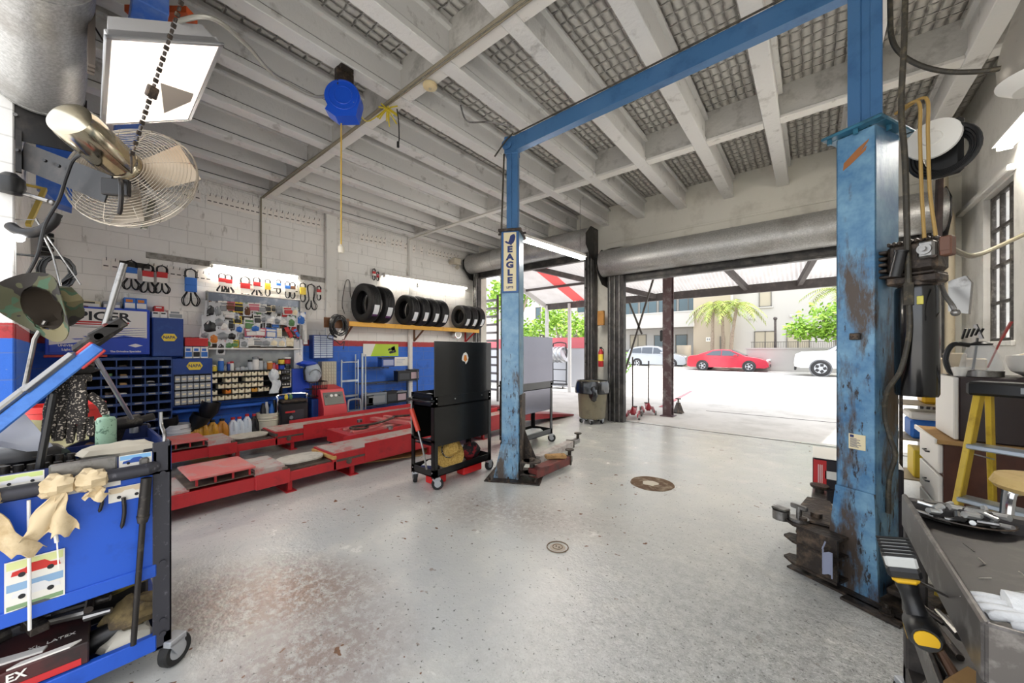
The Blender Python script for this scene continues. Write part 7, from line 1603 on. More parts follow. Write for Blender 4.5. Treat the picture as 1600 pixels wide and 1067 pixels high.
def onmw(px, py, y=4.1): return onY(px, py, y)
zt = 1.274
t = thing('coffee_pot', 'glass coffee pot with black handle and steel base on the microwave', 'coffee pot', (.90, 4.02, zt)); b = MB(); b.lathe([(.095, .04), (.10, .05), (.085, .14), (.06, .20), (.055, .215)], n=28); b.build('glass', mat('pot_glass', '#dfe3e6', .05, alpha=.30, spec=.7), t)
MB().lathe([(0, 0), (.10, 0), (.102, .04), (.0, .042)], n=28).build('base', M_STEEL, t); b = MB(); b.tube(smooth_path([(-.055, -.02, .215), (-.13, -.03, .22), (-.165, -.03, .13), (-.145, -.03, .03), (-.10, -.02, .01)], 6), .016); b.build('handle', M_PLBLACK, t); MB().lathe([(0, .21), (.05, .212), (.055, .225), (.02, .24), (0, .24)]).build('lid', M_PLBLACK, t)
b = MB(); b.beam((0, 0, .0), (.06, 0, .20), .012, .008); b.beam((.06, 0, .20), (.10, .0, .31), .03, .010); b.m = 1; b.beam((-.02, .02, .20), (-.05, .02, .30), .07, .006); solo('spatula', b, [mat('spoon_red', '#9c2a22', .5), M_PLBLACK], 'red handled utensil standing in the coffee pot', 'spatula', None, (.93, 4.02, zt+.06))
b = MB(); b.beam((0, 0, 0), (.02, 0, .22), .018, .010); 
for i in range(5): b.beam((.0+.02*i-.05, 0, .215+.008*i), (.01+.02*i-.05, -.03, .285), .010, .008)
solo('slotted_spoon', b, M_PLBLACK, 'black slotted turner leaning in the coffee pot', 'spatula', None, (.87, 4.04, zt+.045))
t = thing('mixing_bowl', 'large white bowl at the edge of the microwave top', 'bowl', (1.20, 4.06, zt)); MB().lathe([(0, 0), (.10, 0), (.16, .04), (.185, .11), (.18, .145), (.17, .145), (.15, .05), (0, .012)], n=32).build('bowl', P_WHITE, t)
b = MB(); b.T = Matrix.Translation((0, 0, .16)) @ Matrix.Rotation(-.25, 4, 'Y'); b.lathe([(0, 0), (.10, .0), (.15, .012), (.152, .018), (.10, .008), (0, .008)], n=32, sx=1.0, sy=.75); b.m = 1
for a in range(6): b.lathe([(0, .0185), (.014, .0185), (.014, .017)], (math.cos(a)*.10, math.sin(a)*.075, 0), n=8)
solo('oval_plate', b, [P_WHITE, mat('motif_gold', '#c79a2c', .5)], 'oval white plate with gold flowers lying on the bowl', 'plate', None, (1.19, 4.06, zt))
b = MB(); b.ball((0, 0, .05), (.12, .1, .06), 14, 8, .25); solo('red_cloth', b, mat('cloth_crimson', '#a3203a', .8), 'crimson cloth beside the oval plate on the white bowl', 'cloth', None, (1.32, 4.10, zt+.15))
b = MB(); b.box(-.05, -.05, 0, .05, .05, .16, .006); solo('tan_carton', b, mat('carton_tan', '#cbbba0', .6), 'small tan carton behind the coffee pot', 'box', None, (.82, 4.22, zt))
for i, (x, y, lb) in enumerate(((.80, 3.98, 'left'), (.845, 4.12, 'right'))): 
    b = MB(); b.lathe([(0, 0), (.03, 0), (.045, .05), (.046, .06), (.04, .06), (.025, .008), (0, .008)], n=18); solo('cup', b, P_WHITE, 'white cup at the front corner of the microwave, %s one' % ('nearer' if i == 0 else 'farther'), 'cup', None, (x, y, zt))
t = thing('step_ladder', 'yellow fibreglass step ladder with black cap before the brown dresser', 'step ladder', (.97, 3.32, 0), -.5); M_LAD = mat('ladder_yellow', '#d6b53a', .45, wear=(12, '#b8942a', .5, .7))
for s in (-1, 1):
    b = MB(); b.beam((s*.30, -.30, 0), (s*.235, .0, 1.20), .028, .075, up=(0, 1, 0), b=.004); b.build('front_rail', M_LAD, t); b = MB(); b.beam((s*.27, .34, 0), (s*.215, .06, 1.20), .024, .055, up=(0, 1, 0), b=.004); b.build('rear_rail', M_LAD, t)
for k, z in enumerate((.30, .60, .90)):
    y = -.30+.30*z/1.2; w = .29-.05*z/1.2; MB().box(-w, y-.05, z-.02, w, y+.05, z+.01, .006).build('step', M_ALU, t)
    b = MB(); b.beam((-.25, y+.05, z-.06), (-.22, .28-.2*z/1.2, z-.10), .015, .006); b.build('spreader', M_ALU, t)
b = MB(); b.box(-.27, -.07, 1.19, .27, .11, 1.27, .014); c = b.build('cap', M_PLBLACK, t); b = MB(); b.box(-.07, -.073, 1.215, .16, -.070, 1.248); b.build('plate', P_GREY, c)
t = thing('bar_stool', 'chrome legged stool with a tan round cushion before the ladder', 'stool', (.80, 2.72, 0)); b = MB(); b.lathe([(0, .83), (.15, .83), (.165, .85), (.15, .885), (0, .895)], n=28); b.build('seat', mat('cushion_tan', '#d0b274', .7, wear=(14, '#b39255', .5, .7)), t)
for a in range(4):
    c_, s_ = math.cos(a*PI/2+.6), math.sin(a*PI/2+.6); b = MB(); b.tube(smooth_path([(c_*.19, s_*.19, 0), (c_*.165, s_*.165, .6), (c_*.15, s_*.15, .80), (c_*.12, s_*.12, .83), (0, 0, .83)], 5), .014); b.build('leg', M_CHROME, t)
b = MB(); b.tube(arc((0, 0, .32), .178, 0, 2*PI, 28)[:-1], .010, closed=True); b.build('foot_ring', M_CHROME, t)
# crates and cooler seen between the post and the dresser
t = thing('storage_shelf', 'low metal shelf beyond the dresser holding a cooler and bins', 'shelving', (1.0, 5.25, 0))
for x, y in ((-.35, -.2), (.4, -.2), (-.35, .25), (.4, .25)): MB().box(x-.012, y-.012, 0, x+.012, y+.012, 1.22).build('post', M_GREASE, t)
for z in (.25, .62, .95, 1.20): MB().box(-.36, -.21, z-.012, .41, .26, z).build('shelf', mat('shelf_tan', '#a89a82', .5), t)
t = thing('cooler', 'blue cooler with a white lid on the low metal shelf', 'cooler', (.92, 5.25, .622)); MB().box(-.2, -.15, 0, .2, .17, .18, .02).build('body', P_SKY, t); MB().box(-.21, -.16, .18, .21, .18, .25, .015).build('lid', P_WHITE, t)
b = MB(); b.box(-.18, -.14, 0, .2, .16, .26, .01); solo('yellow_bin', b, P_YEL, 'yellow bin on the bottom of the low metal shelf', 'bin', None, (.92, 5.25, .252))
b = MB(); b.box(-.15, -.12, 0, .15, .12, .10, .02); solo('yellow_bag', b, M_DW, 'yellow pack wedged above the cooler on the low metal shelf', 'bag', None, (.95, 5.25, .952))
b = MB(); b.box(-.18, -.15, 0, .2, .16, .18, .01); solo('pale_carton', b, mat('carton_tan', 0), 'pale carton on top of the low metal shelf', 'box', None, (.98, 5.25, 1.203))
# two black cases by the right post
def case(label, z, h, red):
    t = thing('equipment_case', label, 'case', (.24, 4.28, z)); MB().box(-.24, -.22, 0, .30, .25, h, .012).build('shell', mat('case_black', '#221f26', .5), t)
    MB().box(-.16, -.2225, h*.35, -.06, -.2205, h*.62, .004).build('latch_plate', P_WHITE, t)
    if red: b = MB(); b.box(-.235, -.2225, h*.04, -.15, -.2205, h*.95); e = b.build('label', P_RED, t); b = MB(); ink_b = [b.box(-.205+.012*i, -.2232, h*.1, -.2+.012*i, -.2222, h*.8) for i in range(3)]; b.build('print', P_WHITE, e); MB().box(-.24, -.22, h, .30, .25, h+.006, .002).build('painted_lit_top', P_WHITE, t)  # white layer paints the light falling on the black case's top
case('lower black equipment case standing behind the right lift post', 0, .29, False); case('upper black case with a red label and white-painted lit top behind the right lift post', .291, .25, True)
b = MB(); b.grid(lambda u, v: (.01*math.sin(u*8), -.05+.10*u, -.13*v+.012*math.sin(u*7)), 6, 6, .006); b.tube([(0, .03, 0), (.01, .02, .05)], .004); q = onY(1290, 862, 2.86); solo('shop_rag', b, mat('rag_blueish', '#8d93a8', .85), 'grey blue rag tied at the foot of the right lift post', 'rag', None, q, .5)
# right wall: pipe, dark plank, conduit, hanging lamp
b = MB(); b.tube([(1.36, 7.22, 0), (1.36, 7.22, 3.15), (1.30, 7.2, 3.45), (1.30, 7.2, 4.1)], .05, n=14); solo('drain_pipe', b, mat('pipe_cream', '#d2c6ac', .5, wear=(6, '#a89a80', .55, .75)), 'cream plastic drain pipe running up the far right corner', 'pipe')
b = MB(); b.beam((1.14, 6.75, 0), (1.20, 6.75, 3.9), .12, .05, b=.006); solo('dark_plank', b, mat('charred_plank', '#2c2220', .8, wear=(6, '#4b3a34', .5, .7)), 'dark weathered plank fixed beside the shutter end and drain pipe', 'plank')
b = MB(); b.tube(smooth_path([(.62, 3.32, 2.06), (.9, 4.2, 2.14), (1.2, 5.0, 2.32), (1.48, 5.5, 2.50)], 6), .018); solo('conduit', b, mat('conduit_olive', '#77705c', .5, .3), 'olive steel conduit from the lift motor to the window wall', 'conduit')
t = thing('high_bay_lamp', 'grey bulbous high bay lamp hanging at the right edge of the ceiling', 'ceiling light', (.93, 3.22, 2.82)); b = MB(); b.lathe([(.0, .06), (.13, .06), (.15, .09), (.155, .16), (.13, .30), (.10, .42), (.07, .50), (0, .52)], n=32); b.build('housing', mat('lamp_grey', '#a09a90', .4, .3, wear=(4, '#827c72', .5, .7)), t); b = MB(); b.lathe([(.10, .0), (.155, .045), (.16, .06), (.13, .065)], n=32); b.build('rim', P_WHITE, t); b = MB(); b.lathe([(0, .02), (.11, .025), (.11, .055), (0, .055)], n=28); b.build('lens', P_CREAMB, t); b = MB(); b.cyl((0, 0, .5), (0, 0, 1.16), .02); b.box(-.06, -.05, .60, .06, .05, .80, .01); b.build('hanger', M_GREASE, t)
# ================================================================ OUTSIDE
def sheet_mat(name, col, col2, tr):
    m, nt_, b = newmat(name); L = nt_.links; MATS[name] = m; tc = nd(nt_, 'ShaderNodeTexCoord'); n = nd(nt_, 'ShaderNodeTexNoise'); n.inputs['Scale'].default_value = 3; L.new(tc.outputs['Object'], n.inputs['Vector'])
    q = nd(nt_, 'ShaderNodeMix', data_type='RGBA'); q.inputs[6].default_value = c4(srgb(col)); q.inputs[7].default_value = c4(srgb(col2)); L.new(n.outputs['Fac'], q.inputs[0]); L.new(q.outputs[2], b.inputs['Base Color']); b.inputs['Roughness'].default_value = .6
    tr_ = nd(nt_, 'ShaderNodeBsdfTranslucent'); L.new(q.outputs[2], tr_.inputs[0]); mx_ = nd(nt_, 'ShaderNodeMixShader'); mx_.inputs[0].default_value = tr; L.new(b.outputs[0], mx_.inputs[1]); L.new(tr_.outputs[0], mx_.inputs[2]); L.new(mx_.outputs[0], nt_.nodes['Material Output'].inputs[0]); return m
YX = Matrix(((0,0,1,0),(1,0,0,0),(0,1,0,0),(0,0,0,1)))      # prism in (y,z), extruded along x
XZ = Matrix(((1,0,0,0),(0,0,1,0),(0,1,0,0),(0,0,0,1)))      # prism in (x,z), extruded along y
M_CAN = sheet_mat('canopy_sheet', '#cfccca', '#b3adaa', .42); M_CANR = sheet_mat('canopy_red', '#d0605e', '#c25a58', .42); M_CBEAM = mat('canopy_beam', '#4a4443', .6, .2, wear=(5, '#635b58', .5, .7)); M_CPALE = mat('post_pale', '#c3c1bf', .5)
cz = lambda y: 4.35 - (y-7.66)*(4.35-3.20)/(11.5-7.66)
t = thing('canopy', 'corrugated metal canopy sloping out over both doorways', 'canopy', (0, 7.66, 0)); CO_ = Vector((0, -7.66, 0))
def cp_(name, b, m): o = b.build(name, m, t); o.location = CO_; return o
b = MB(); x = -7.7; vs = []; fs = []; k = 0; n = int(9.9/.045)
for i in range(n+1):
    xx = -7.7 + 9.9*i/n; dz = .018 if i % 2 else -.018
    for y in (7.66, 9.6, 11.5): vs.append((xx, y, cz(y)+dz))
fm = []
for i in range(n):
    for j in range(2): fs.append((i*3+j, (i+1)*3+j, (i+1)*3+j+1, i*3+j+1))
b.add(vs, fs)
for i in range(len(fs)):
    c = vs[fs[i][0]][0]; b.fm[i] = 1 if -6.55 < c < -6.1 else 0
cp_('roof_sheet', b, [M_CAN, M_CANR])
b = MB(); b.box(-7.7, 11.42, cz(11.5)-.24, 2.2, 11.52, cz(11.5)-.02, .006); cp_('fascia_beam', b, M_CBEAM)
for xx in (-7.68, 2.15): b = MB(); b.beam((xx, 7.68, cz(7.68)-.10), (xx, 11.5, cz(11.5)-.12), .06, .16); cp_('edge_beam', b, M_CBEAM if xx > 0 else M_CPALE)
for a, c in (((-7.2, 8.0), (-3.7, 11.45)), ((-2.2, 7.75), (-1.35, 11.45)), ((-.25, 11.45), (.6, 7.75)), ((-2.5, 8.56), (-3.6, 7.7))):
    b = MB(); b.beam((a[0], a[1], cz(a[1])-.12), (c[0], c[1], cz(c[1])-.12), .10, .14); cp_('brace', b, M_CBEAM)
for y in (8.56, 10.2): b = MB(); b.box(-7.68, y-.04, cz(y)-.10, 2.15, y+.04, cz(y)-.03); cp_('purlin', b, M_CBEAM)
for x, y, m, w in ((-7.62, 11.42, M_CPALE, .05), (-6.66, 11.42, M_CPALE, .05), (2.0, 11.42, M_CPALE, .06)):
    b = MB(); b.box(x-w, y-w, 0, x+w, y+w, cz(y)-.1, .004); cp_('post', b, m)
b = MB(); x, y = -2.5, 8.60; b.box(x-.09, y-.10, 0, x+.09, y-.085, cz(y)-.12); b.box(x-.09, y+.085, 0, x+.09, y+.10, cz(y)-.12); b.box(x-.012, y-.09, 0, x+.012, y+.09, cz(y)-.12); b.box(x-.14, y-.14, -.003, x+.14, y+.14, .015); cp_('post', b, mat('post_maroon', '#5a4446', .5, .2, wear=(6, '#8f8a88', .5, .68)))
# folded gate braces beside the pier
b = MB(); p0, p1 = onY(1022, 432, 8.3), onY(973, 592, 8.3); b.beam(p0, p1, .035, .035); p2, p3 = onY(983, 472, 8.3), onY(1003, 522, 8.3); b.beam(p2, p3, .035, .035); p4 = onY(975, 650, 8.3); b.beam(p1, (p1.x, 8.3, 0), .035, .035)
solo('gate_brace', b, mat('brace_grey', '#57524f', .5, .4), 'grey angled steel brace of the folded gate beside the doorway pier', 'brace')
b = MB(); b.prism([(0, -.12), (.07, -.08), (.07, .10), (0, .14), (-.03, .12), (-.03, -.1)], -.03, .03, XZ); q = onY(1034, 525, 8.45); solo('spare_helmet', b, M_PLBLACK, 'black box fixed to the side of the maroon canopy post', 'box', None, (-2.64, 8.60, q.z))
# low wall with a pink top, rim rack, louvred rack outside the wide doorway
b = MB(); b.prism([(-12, 0), (-5.95, 0), (-6.7, 1.55), (-12, 1.55)], 12.9, 13.1, XZ); b.m = 1; b.prism([(-12, 1.55), (-6.7, 1.55), (-6.72, 1.98), (-12, 1.98)], 12.88, 13.12, XZ); solo('boundary_wall', b, [mat('bound_grey', '#aeb0b6', .7), mat('bound_pink', '#c9666e', .7)], 'grey boundary wall with pink top beyond the wide doorway', 'wall')
t = thing('rim_rack', 'wheeled rack of silver wheel rims by the boundary wall', 'rack', (-7.62, 12.3, 0))
b = MB(); b.tube(smooth_path([(-.30, 0, .12), (-.30, 0, 1.55), (-.2, 0, 1.75), (.2, 0, 1.75), (.30, 0, 1.55), (.30, 0, .12)], 5), .022); b.tube([(-.3, 0, .72), (.3, 0, .72)], .018); b.tube([(-.3, 0, .28), (.3, 0, .28)], .018); b.box(-.32, -.28, .14, .32, .28, .17); b.build('frame', M_PLBLACK, t)
for a in (-.27, .27): caster(t, a, -.2, .06)
for i in range(4):
    b = MB(); b.lathe([(.26, -.08), (.30, -.085), (.31, -.07), (.27, -.05), (.26, .05), (.31, .07), (.30, .085), (.26, .08), (.25, .0)], n=28); o = b.build('alloy_disc', mat('rim_silver', '#b4b6ba', .3, .7), None); o.location = (-7.86+.17*i, 12.2, 1.30); o.rotation_euler = (.1, PI/2-.35, 0); tag(o, 'silver wheel rim standing on the wheeled rack, %s from its left end' % ('first', 'second', 'third', 'fourth')[i], 'wheel rim', 'silver rims on the rack')
t = thing('tyre_rack', 'tall grey slatted rack just outside the wide doorway beside the yellow shelf', 'rack', (-7.3, 8.0, 0))
for x in (-.27, .27): MB().box(x-.02, -.03, 0, x+.02, .03, 3.05).build('post', M_CBEAM, t)
for i in range(12): b = MB(); b.box(-.26, -.05, .3+.235*i, .26, .05, .36+.235*i); b.build('slat', mat('slat_grey', '#8a8688', .5, .3), t)
# red parking line and painted kerb
la, lb = onZ(1033, 636, 0), onZ(1088, 607, 0); la.z = lb.z = .002; struct('trim_50', MB().beam(la, lb, .12, .006), mat('line_red', '#b56a70', .8))
struct('trim_51', MB().box(-2.0, 9.9, -.003, 3.5, 9.93, .0005), mat('seam', 0))
struct('trim_52', MB().box(-60, 29.9, 0, 60, 30.1, .24), M_CONC)
# ---------------- buildings across the street
M_STUC = mat('stucco_white', '#c2bfba', .85, bump=(20, .1)); M_TAN = mat('stucco_tan', '#b9ad9a', .85, bump=(20, .1)); M_GLS = mat('dark_glazing', '#3c5660', .12, spec=.8); M_WINF = mat('window_frame', '#6f6b64', .5); M_BLIND = mat('blinds', '#b7ae9b', .6)
YBD = 34.0
t = thing('apartment_building', 'white and tan apartment building across the street with a balcony and blue windows', 'building', (-4, YBD, .17)); AO = Vector((4, -YBD, -.17))
def ap(name, b, m, parent=None):
    o = b.build(name, m, parent or t)
    if parent is None: o.location = AO
    return o
b = MB(); b.box(-4.94, YBD, .1, 14, YBD+8, 10); ap('wall', b, M_STUC); b = MB(); b.box(-7.7, YBD-.6, .1, -4.94, YBD+8, 10); ap('wall', b, M_TAN)
b = MB(); b.box(-16.5, YBD+1.2, .1, -7.7, YBD+8, 10); ap('wall', b, mat('stucco_grey', '#c4c2be', .85))
def win(x0, x1, z0, z1, y, n=2, glass=None, blind=False):
    b = MB(); f = .06; b.box(x0, y-.06, z0, x1, y+.02, z0+f); b.box(x0, y-.06, z1-f, x1, y+.02, z1); b.box(x0, y-.06, z0, x0+f, y+.02, z1); b.box(x1-f, y-.06, z0, x1, y+.02, z1)
    for i in range(1, n): xx = x0+(x1-x0)*i/n; b.box(xx-.03, y-.06, z0, xx+.03, y+.02, z1)
    o = ap('window', b, M_WINF); b = MB(); b.box(x0+.03, y-.03, z0+.03, x1-.03, y-.015, z1-.03); ap('pane', b, glass or M_GLS, o)
    o.children[0].location = (0, 0, 0)
    b = MB(); b.box(x0-.1, y-.12, z0-.1, x1+.1, y, z0); ap('sill', b, M_STUC)
win(-3.20, -2.40, 4.8, 6.05, YBD, 1, M_BLIND); win(-3.5, -2.1, 1.6, 2.95, YBD, 2, M_BLIND); win(-1.5, -.15, 1.6, 2.95, YBD, 2, M_BLIND); win(1.2, 2.6, 1.6, 2.95, YBD, 2, M_BLIND)
for i in range(4): win(-14.6+1.75*i, -12.95+1.75*i, 4.75, 6.7, YBD+1.2, 2)
win(-13.8, -12.2, 1.2, 3.0, YBD+1.2, 2, M_BLIND); win(-11.5, -10.4, .3, 2.9, YBD+1.2, 1); win(-9.6, -8.6, .3, 2.9, YBD+1.2, 1)
b = MB(); b.box(-16.5, YBD-1.0, 3.45, -7.6, YBD+1.2, 3.75); b.box(-16.5, YBD-1.0, 3.75, -7.6, YBD-.85, 4.75); b.box(-16.5, YBD-1.05, 4.68, -7.55, YBD-.8, 4.78); ap('balcony', b, M_STUC)
b = MB(); b.box(-5.0, YBD-.62, 1.0, -4.85, YBD-.5, 9); ap('downpipe', b, M_CPALE)
for x, z in ((-3.75, 4.0), (-1.2, 4.0), (-5.2, 3.2)): b = MB(); b.box(x-.12, YBD-.14, z-.10, x+.12, YBD-.0, z+.1, .03); ap('wall_lamp', b, M_CPALE)
b = MB(); b.box(-6.75, YBD-.64, 2.2, -6.25, YBD-.6, 2.55); ap('house_sign', b, P_WHITE)
for i in range(3): b = MB(); b.box(-6.68+.14*i, YBD-.65, 2.3, -6.60+.14*i, YBD-.64, 2.46); ap('print', b, P_GREY)
b = MB(); b.box(-5.75, YBD-.68, .8, -5.4, YBD-.6, 2.6); ap('meter_box', b, M_WINF)
b = MB(); b.cyl((-8.3, YBD-1.2, .1), (-8.3, YBD-1.2, 1.9), .55, n=24); solo('gate_pillar', b, M_TAN, 'round tan gate pillar beside the red car', 'pillar')
b = MB(); b.cyl((-8.75, 30.6, .2), (-8.75, 30.6, 1.1), .09, n=12); solo('bollard', b, P_YEL, 'small yellow bollard behind the red car', 'bollard')
b = MB(); b.box(-3.5, 29.65, .1, 8, 29.85, 1.55); b.box(-3.55, 29.6, 1.55, 8, 29.9, 1.64); solo('garden_wall', b, mat('garden_wall', '#b5b3af', .8), 'low grey garden wall between the red car and the white pickup', 'wall')
b = MB()
for i in range(60): b.cyl((-3.3+.09*i, 30.6, 1.5), (-3.3+.09*i, 30.6, 2.05), .014, n=5)
b.box(-3.35, 30.58, 2.03, 2.1, 30.62, 2.07); b.box(-3.35, 30.58, 1.6, 2.1, 30.62, 1.63); solo('balustrade', b, M_WINF, 'thin dark railing above the low grey garden wall', 'railing')
b = MB(); b.cyl((-1.95, 30.5, .1), (-1.95, 30.5, 3.6), .07, n=10); b.ball((-1.95, 30.5, 3.62), .12); solo('street_post', b, M_CBEAM, 'dark street post behind the low garden wall', 'post')
t = thing('apartment_building', 'bright white building beyond the green bush and pink topped wall', 'building', (-26, 36, .1)); AO = Vector((26, -36, -.1)); b = MB(); b.box(-48, 36, 0, -17.2, 44, 11); ap('wall', b, M_STUC); b = MB(); b.box(-22, 35.4, 3.4, -17.0, 36, 4.6); ap('balcony', b, mat('stucco_peach', '#d6bea6', .85)); b = MB(); b.box(-22, 35.9, .3, -17.4, 36.1, 3.2); ap('carport', b, M_WINF)
for x0, x1, z0, z1 in ((-25.6, -24.9, 5.2, 6.6), (-24.6, -23.9, 5.2, 6.6), (-20.0, -18.9, 5.6, 7.2), (-30, -28.8, 5.2, 6.6)): win(x0, x1, z0, z1, 36, 1)
b = MB()
for i in range(60): b.box(-23+.12*i, 27.0, 0, -22.95+.12*i, 27.04, 2.0)
b.box(-23, 27.0, 1.75, -15.8, 27.05, 1.82); b.box(-23, 27.0, .4, -15.8, 27.05, .47); solo('picket_fence', b, P_WHITE, 'white picket fence beyond the sloping end of the pink topped wall', 'fence')
# ---------------- trees
M_LEAF = mat('leaf_lime', '#8fb53a', .6, wear=(3, '#5f8a2c', .45, .62)); M_LEAFD = mat('leaf_green', '#6d9a35', .6, wear=(3, '#456f2a', .45, .62)); M_TRUNK = mat('trunk_grey', '#9a8d7c', .8, wear=(9, '#73685a', .5, .7)); M_FROND = mat('frond', '#93a74e', .6, wear=(4, '#c0b060', .5, .7))
def tree(label, x, y, blobs, n, ls, lm, trunk_to, seed, tr=.12, name='tree', cat='tree'):
    t = thing(name, label, cat, (x, y, .1)); r = random.Random(seed); b = MB()
    for i in range(n):
        c, rr = blobs[r.randrange(len(blobs))]
        d = Vector((r.gauss(0, 1), r.gauss(0, 1), r.gauss(0, 1))).normalized() * (r.random()**.45)
        p = Vector(c) + Vector((d.x*rr[0], d.y*rr[1], d.z*rr[2])); a = Vector((r.gauss(0, 1), r.gauss(0, 1), r.gauss(0, .7))).normalized(); e = a.orthogonal().normalized(); L_ = ls*r.uniform(.6, 1.3)
        b.add([p, p+a*L_*.5+e*L_*.28, p+a*L_, p+a*L_*.5-e*L_*.28], [(0, 1, 2, 3)])
    b.build('foliage', lm, t); b = MB(); b.tube(smooth_path([(0, 0, -.1), (.05, 0, trunk_to*.5), (0, 0, trunk_to)], 4), [tr]*5+[tr*.8]*4, n=10)
    for c, rr in blobs[:4]: b.tube(smooth_path([(0, 0, trunk_to*.7), Vector(c)*.5+Vector((0, 0, trunk_to*.4)), c], 4), [tr*.5]*5+[tr*.25]*4, n=6)
    b.build('trunk', M_TRUNK, t)
tree('lime green tree drooping over the white pickup', 1.6, 28.3, [((-1.2, 0, 3.2), (1.5, 1.2, .9)), ((-.2, 0, 3.5), (1.4, 1.2, .8)), ((-2.2, 0, 2.6), (.7, .7, .6)), ((-1.0, 0, 2.5), (.9, .8, .6)), ((.8, 0, 3.4), (1.5, 1.2, .9))], 1500, .30, M_LEAF, 2.6, 3)
tree('bright green bush tree behind the pink topped wall', -10.0, 16.2, [((.3, 0, 2.6), (1.2, 1, .9)), ((-.3, 0, 3.0), (.9, .8, .8)), ((1.3, 0, 2.3), (.9, .8, .7)), ((-1.6, 0, 2.4), (1.0, .9, .7)), ((-2.8, 0, 2.3), (.9, .8, .6))], 1900, .22, M_LEAF, 1.9, 5)
tree('low hedge plant at the sloping end of the pink topped wall', -6.2, 14.6, [((0, 0, .7), (.5, .6, .8)), ((-.5, .4, 1.2), (.6, .6, .6))], 420, .18, M_LEAFD, .5, 7, .04, 'hedge_plant', 'plant')
tree('tall yellow green tree behind the white building across the yard', -21, 27, [((0, 0, 7.5), (3.2, 2.5, 2.2)), ((-2, 0, 6), (2.5, 2, 2)), ((2, 0, 8.3), (2.5, 2, 1.8))], 1300, .5, M_LEAF, 6, 9, .22)
def palm(label, x, y, h, seed, lean=.3, nf=15):
    t = thing('palm_tree', label, 'palm tree', (x, y, .1), 0, 'palm trees by the tan wall'); r = random.Random(seed)
    b = MB(); b.tube(smooth_path([(0, 0, 0), (lean*.3, 0, h*.5), (lean, 0, h)], 6), [.13]*7+[.10]*6, n=10); b.build('trunk', M_TRUNK, t)
    b = MB()
    for k in range(nf):
        a = 2*PI*k/nf + r.uniform(-.2, .2); L_ = r.uniform(1.3, 2.0); up = r.uniform(-.1, .7); pts = [Vector((lean+math.cos(a)*L_*s, math.sin(a)*L_*s, h+up*s*1.6-1.5*s*s*L_*.5)) for s in [i/8 for i in range(9)]]
        side = Vector((-math.sin(a), math.cos(a), 0))
        for i in range(1, 9):
            p = pts[i]; w = .42*math.sin(PI*(.12+.85*i/9))
            for s in (-1, 1):
                for q in (0, .5): p2 = p.lerp(pts[i-1], q); b.add([p2, p2+side*s*w+Vector((0, 0, -.14))+(p-pts[i-1])*.7, p2+(p-pts[i-1])*.35], [(0, 1, 2)])
    b.build('frond', M_FROND, t)
palm('palm tree with straight pale trunk before the tan wall, left of three', -5.9, 31.2, 4.9, 1, .1); palm('palm tree with dark trunk before the tan wall, middle of three', -5.2, 31.6, 4.7, 2, -.1); palm('leaning palm tree nearest the white wall, right of three', -4.7, 31.0, 4.8, 3, .5); palm('palm tree whose fronds hang above the lime green tree', 1.6, 30.8, 5.2, 4, -.4)
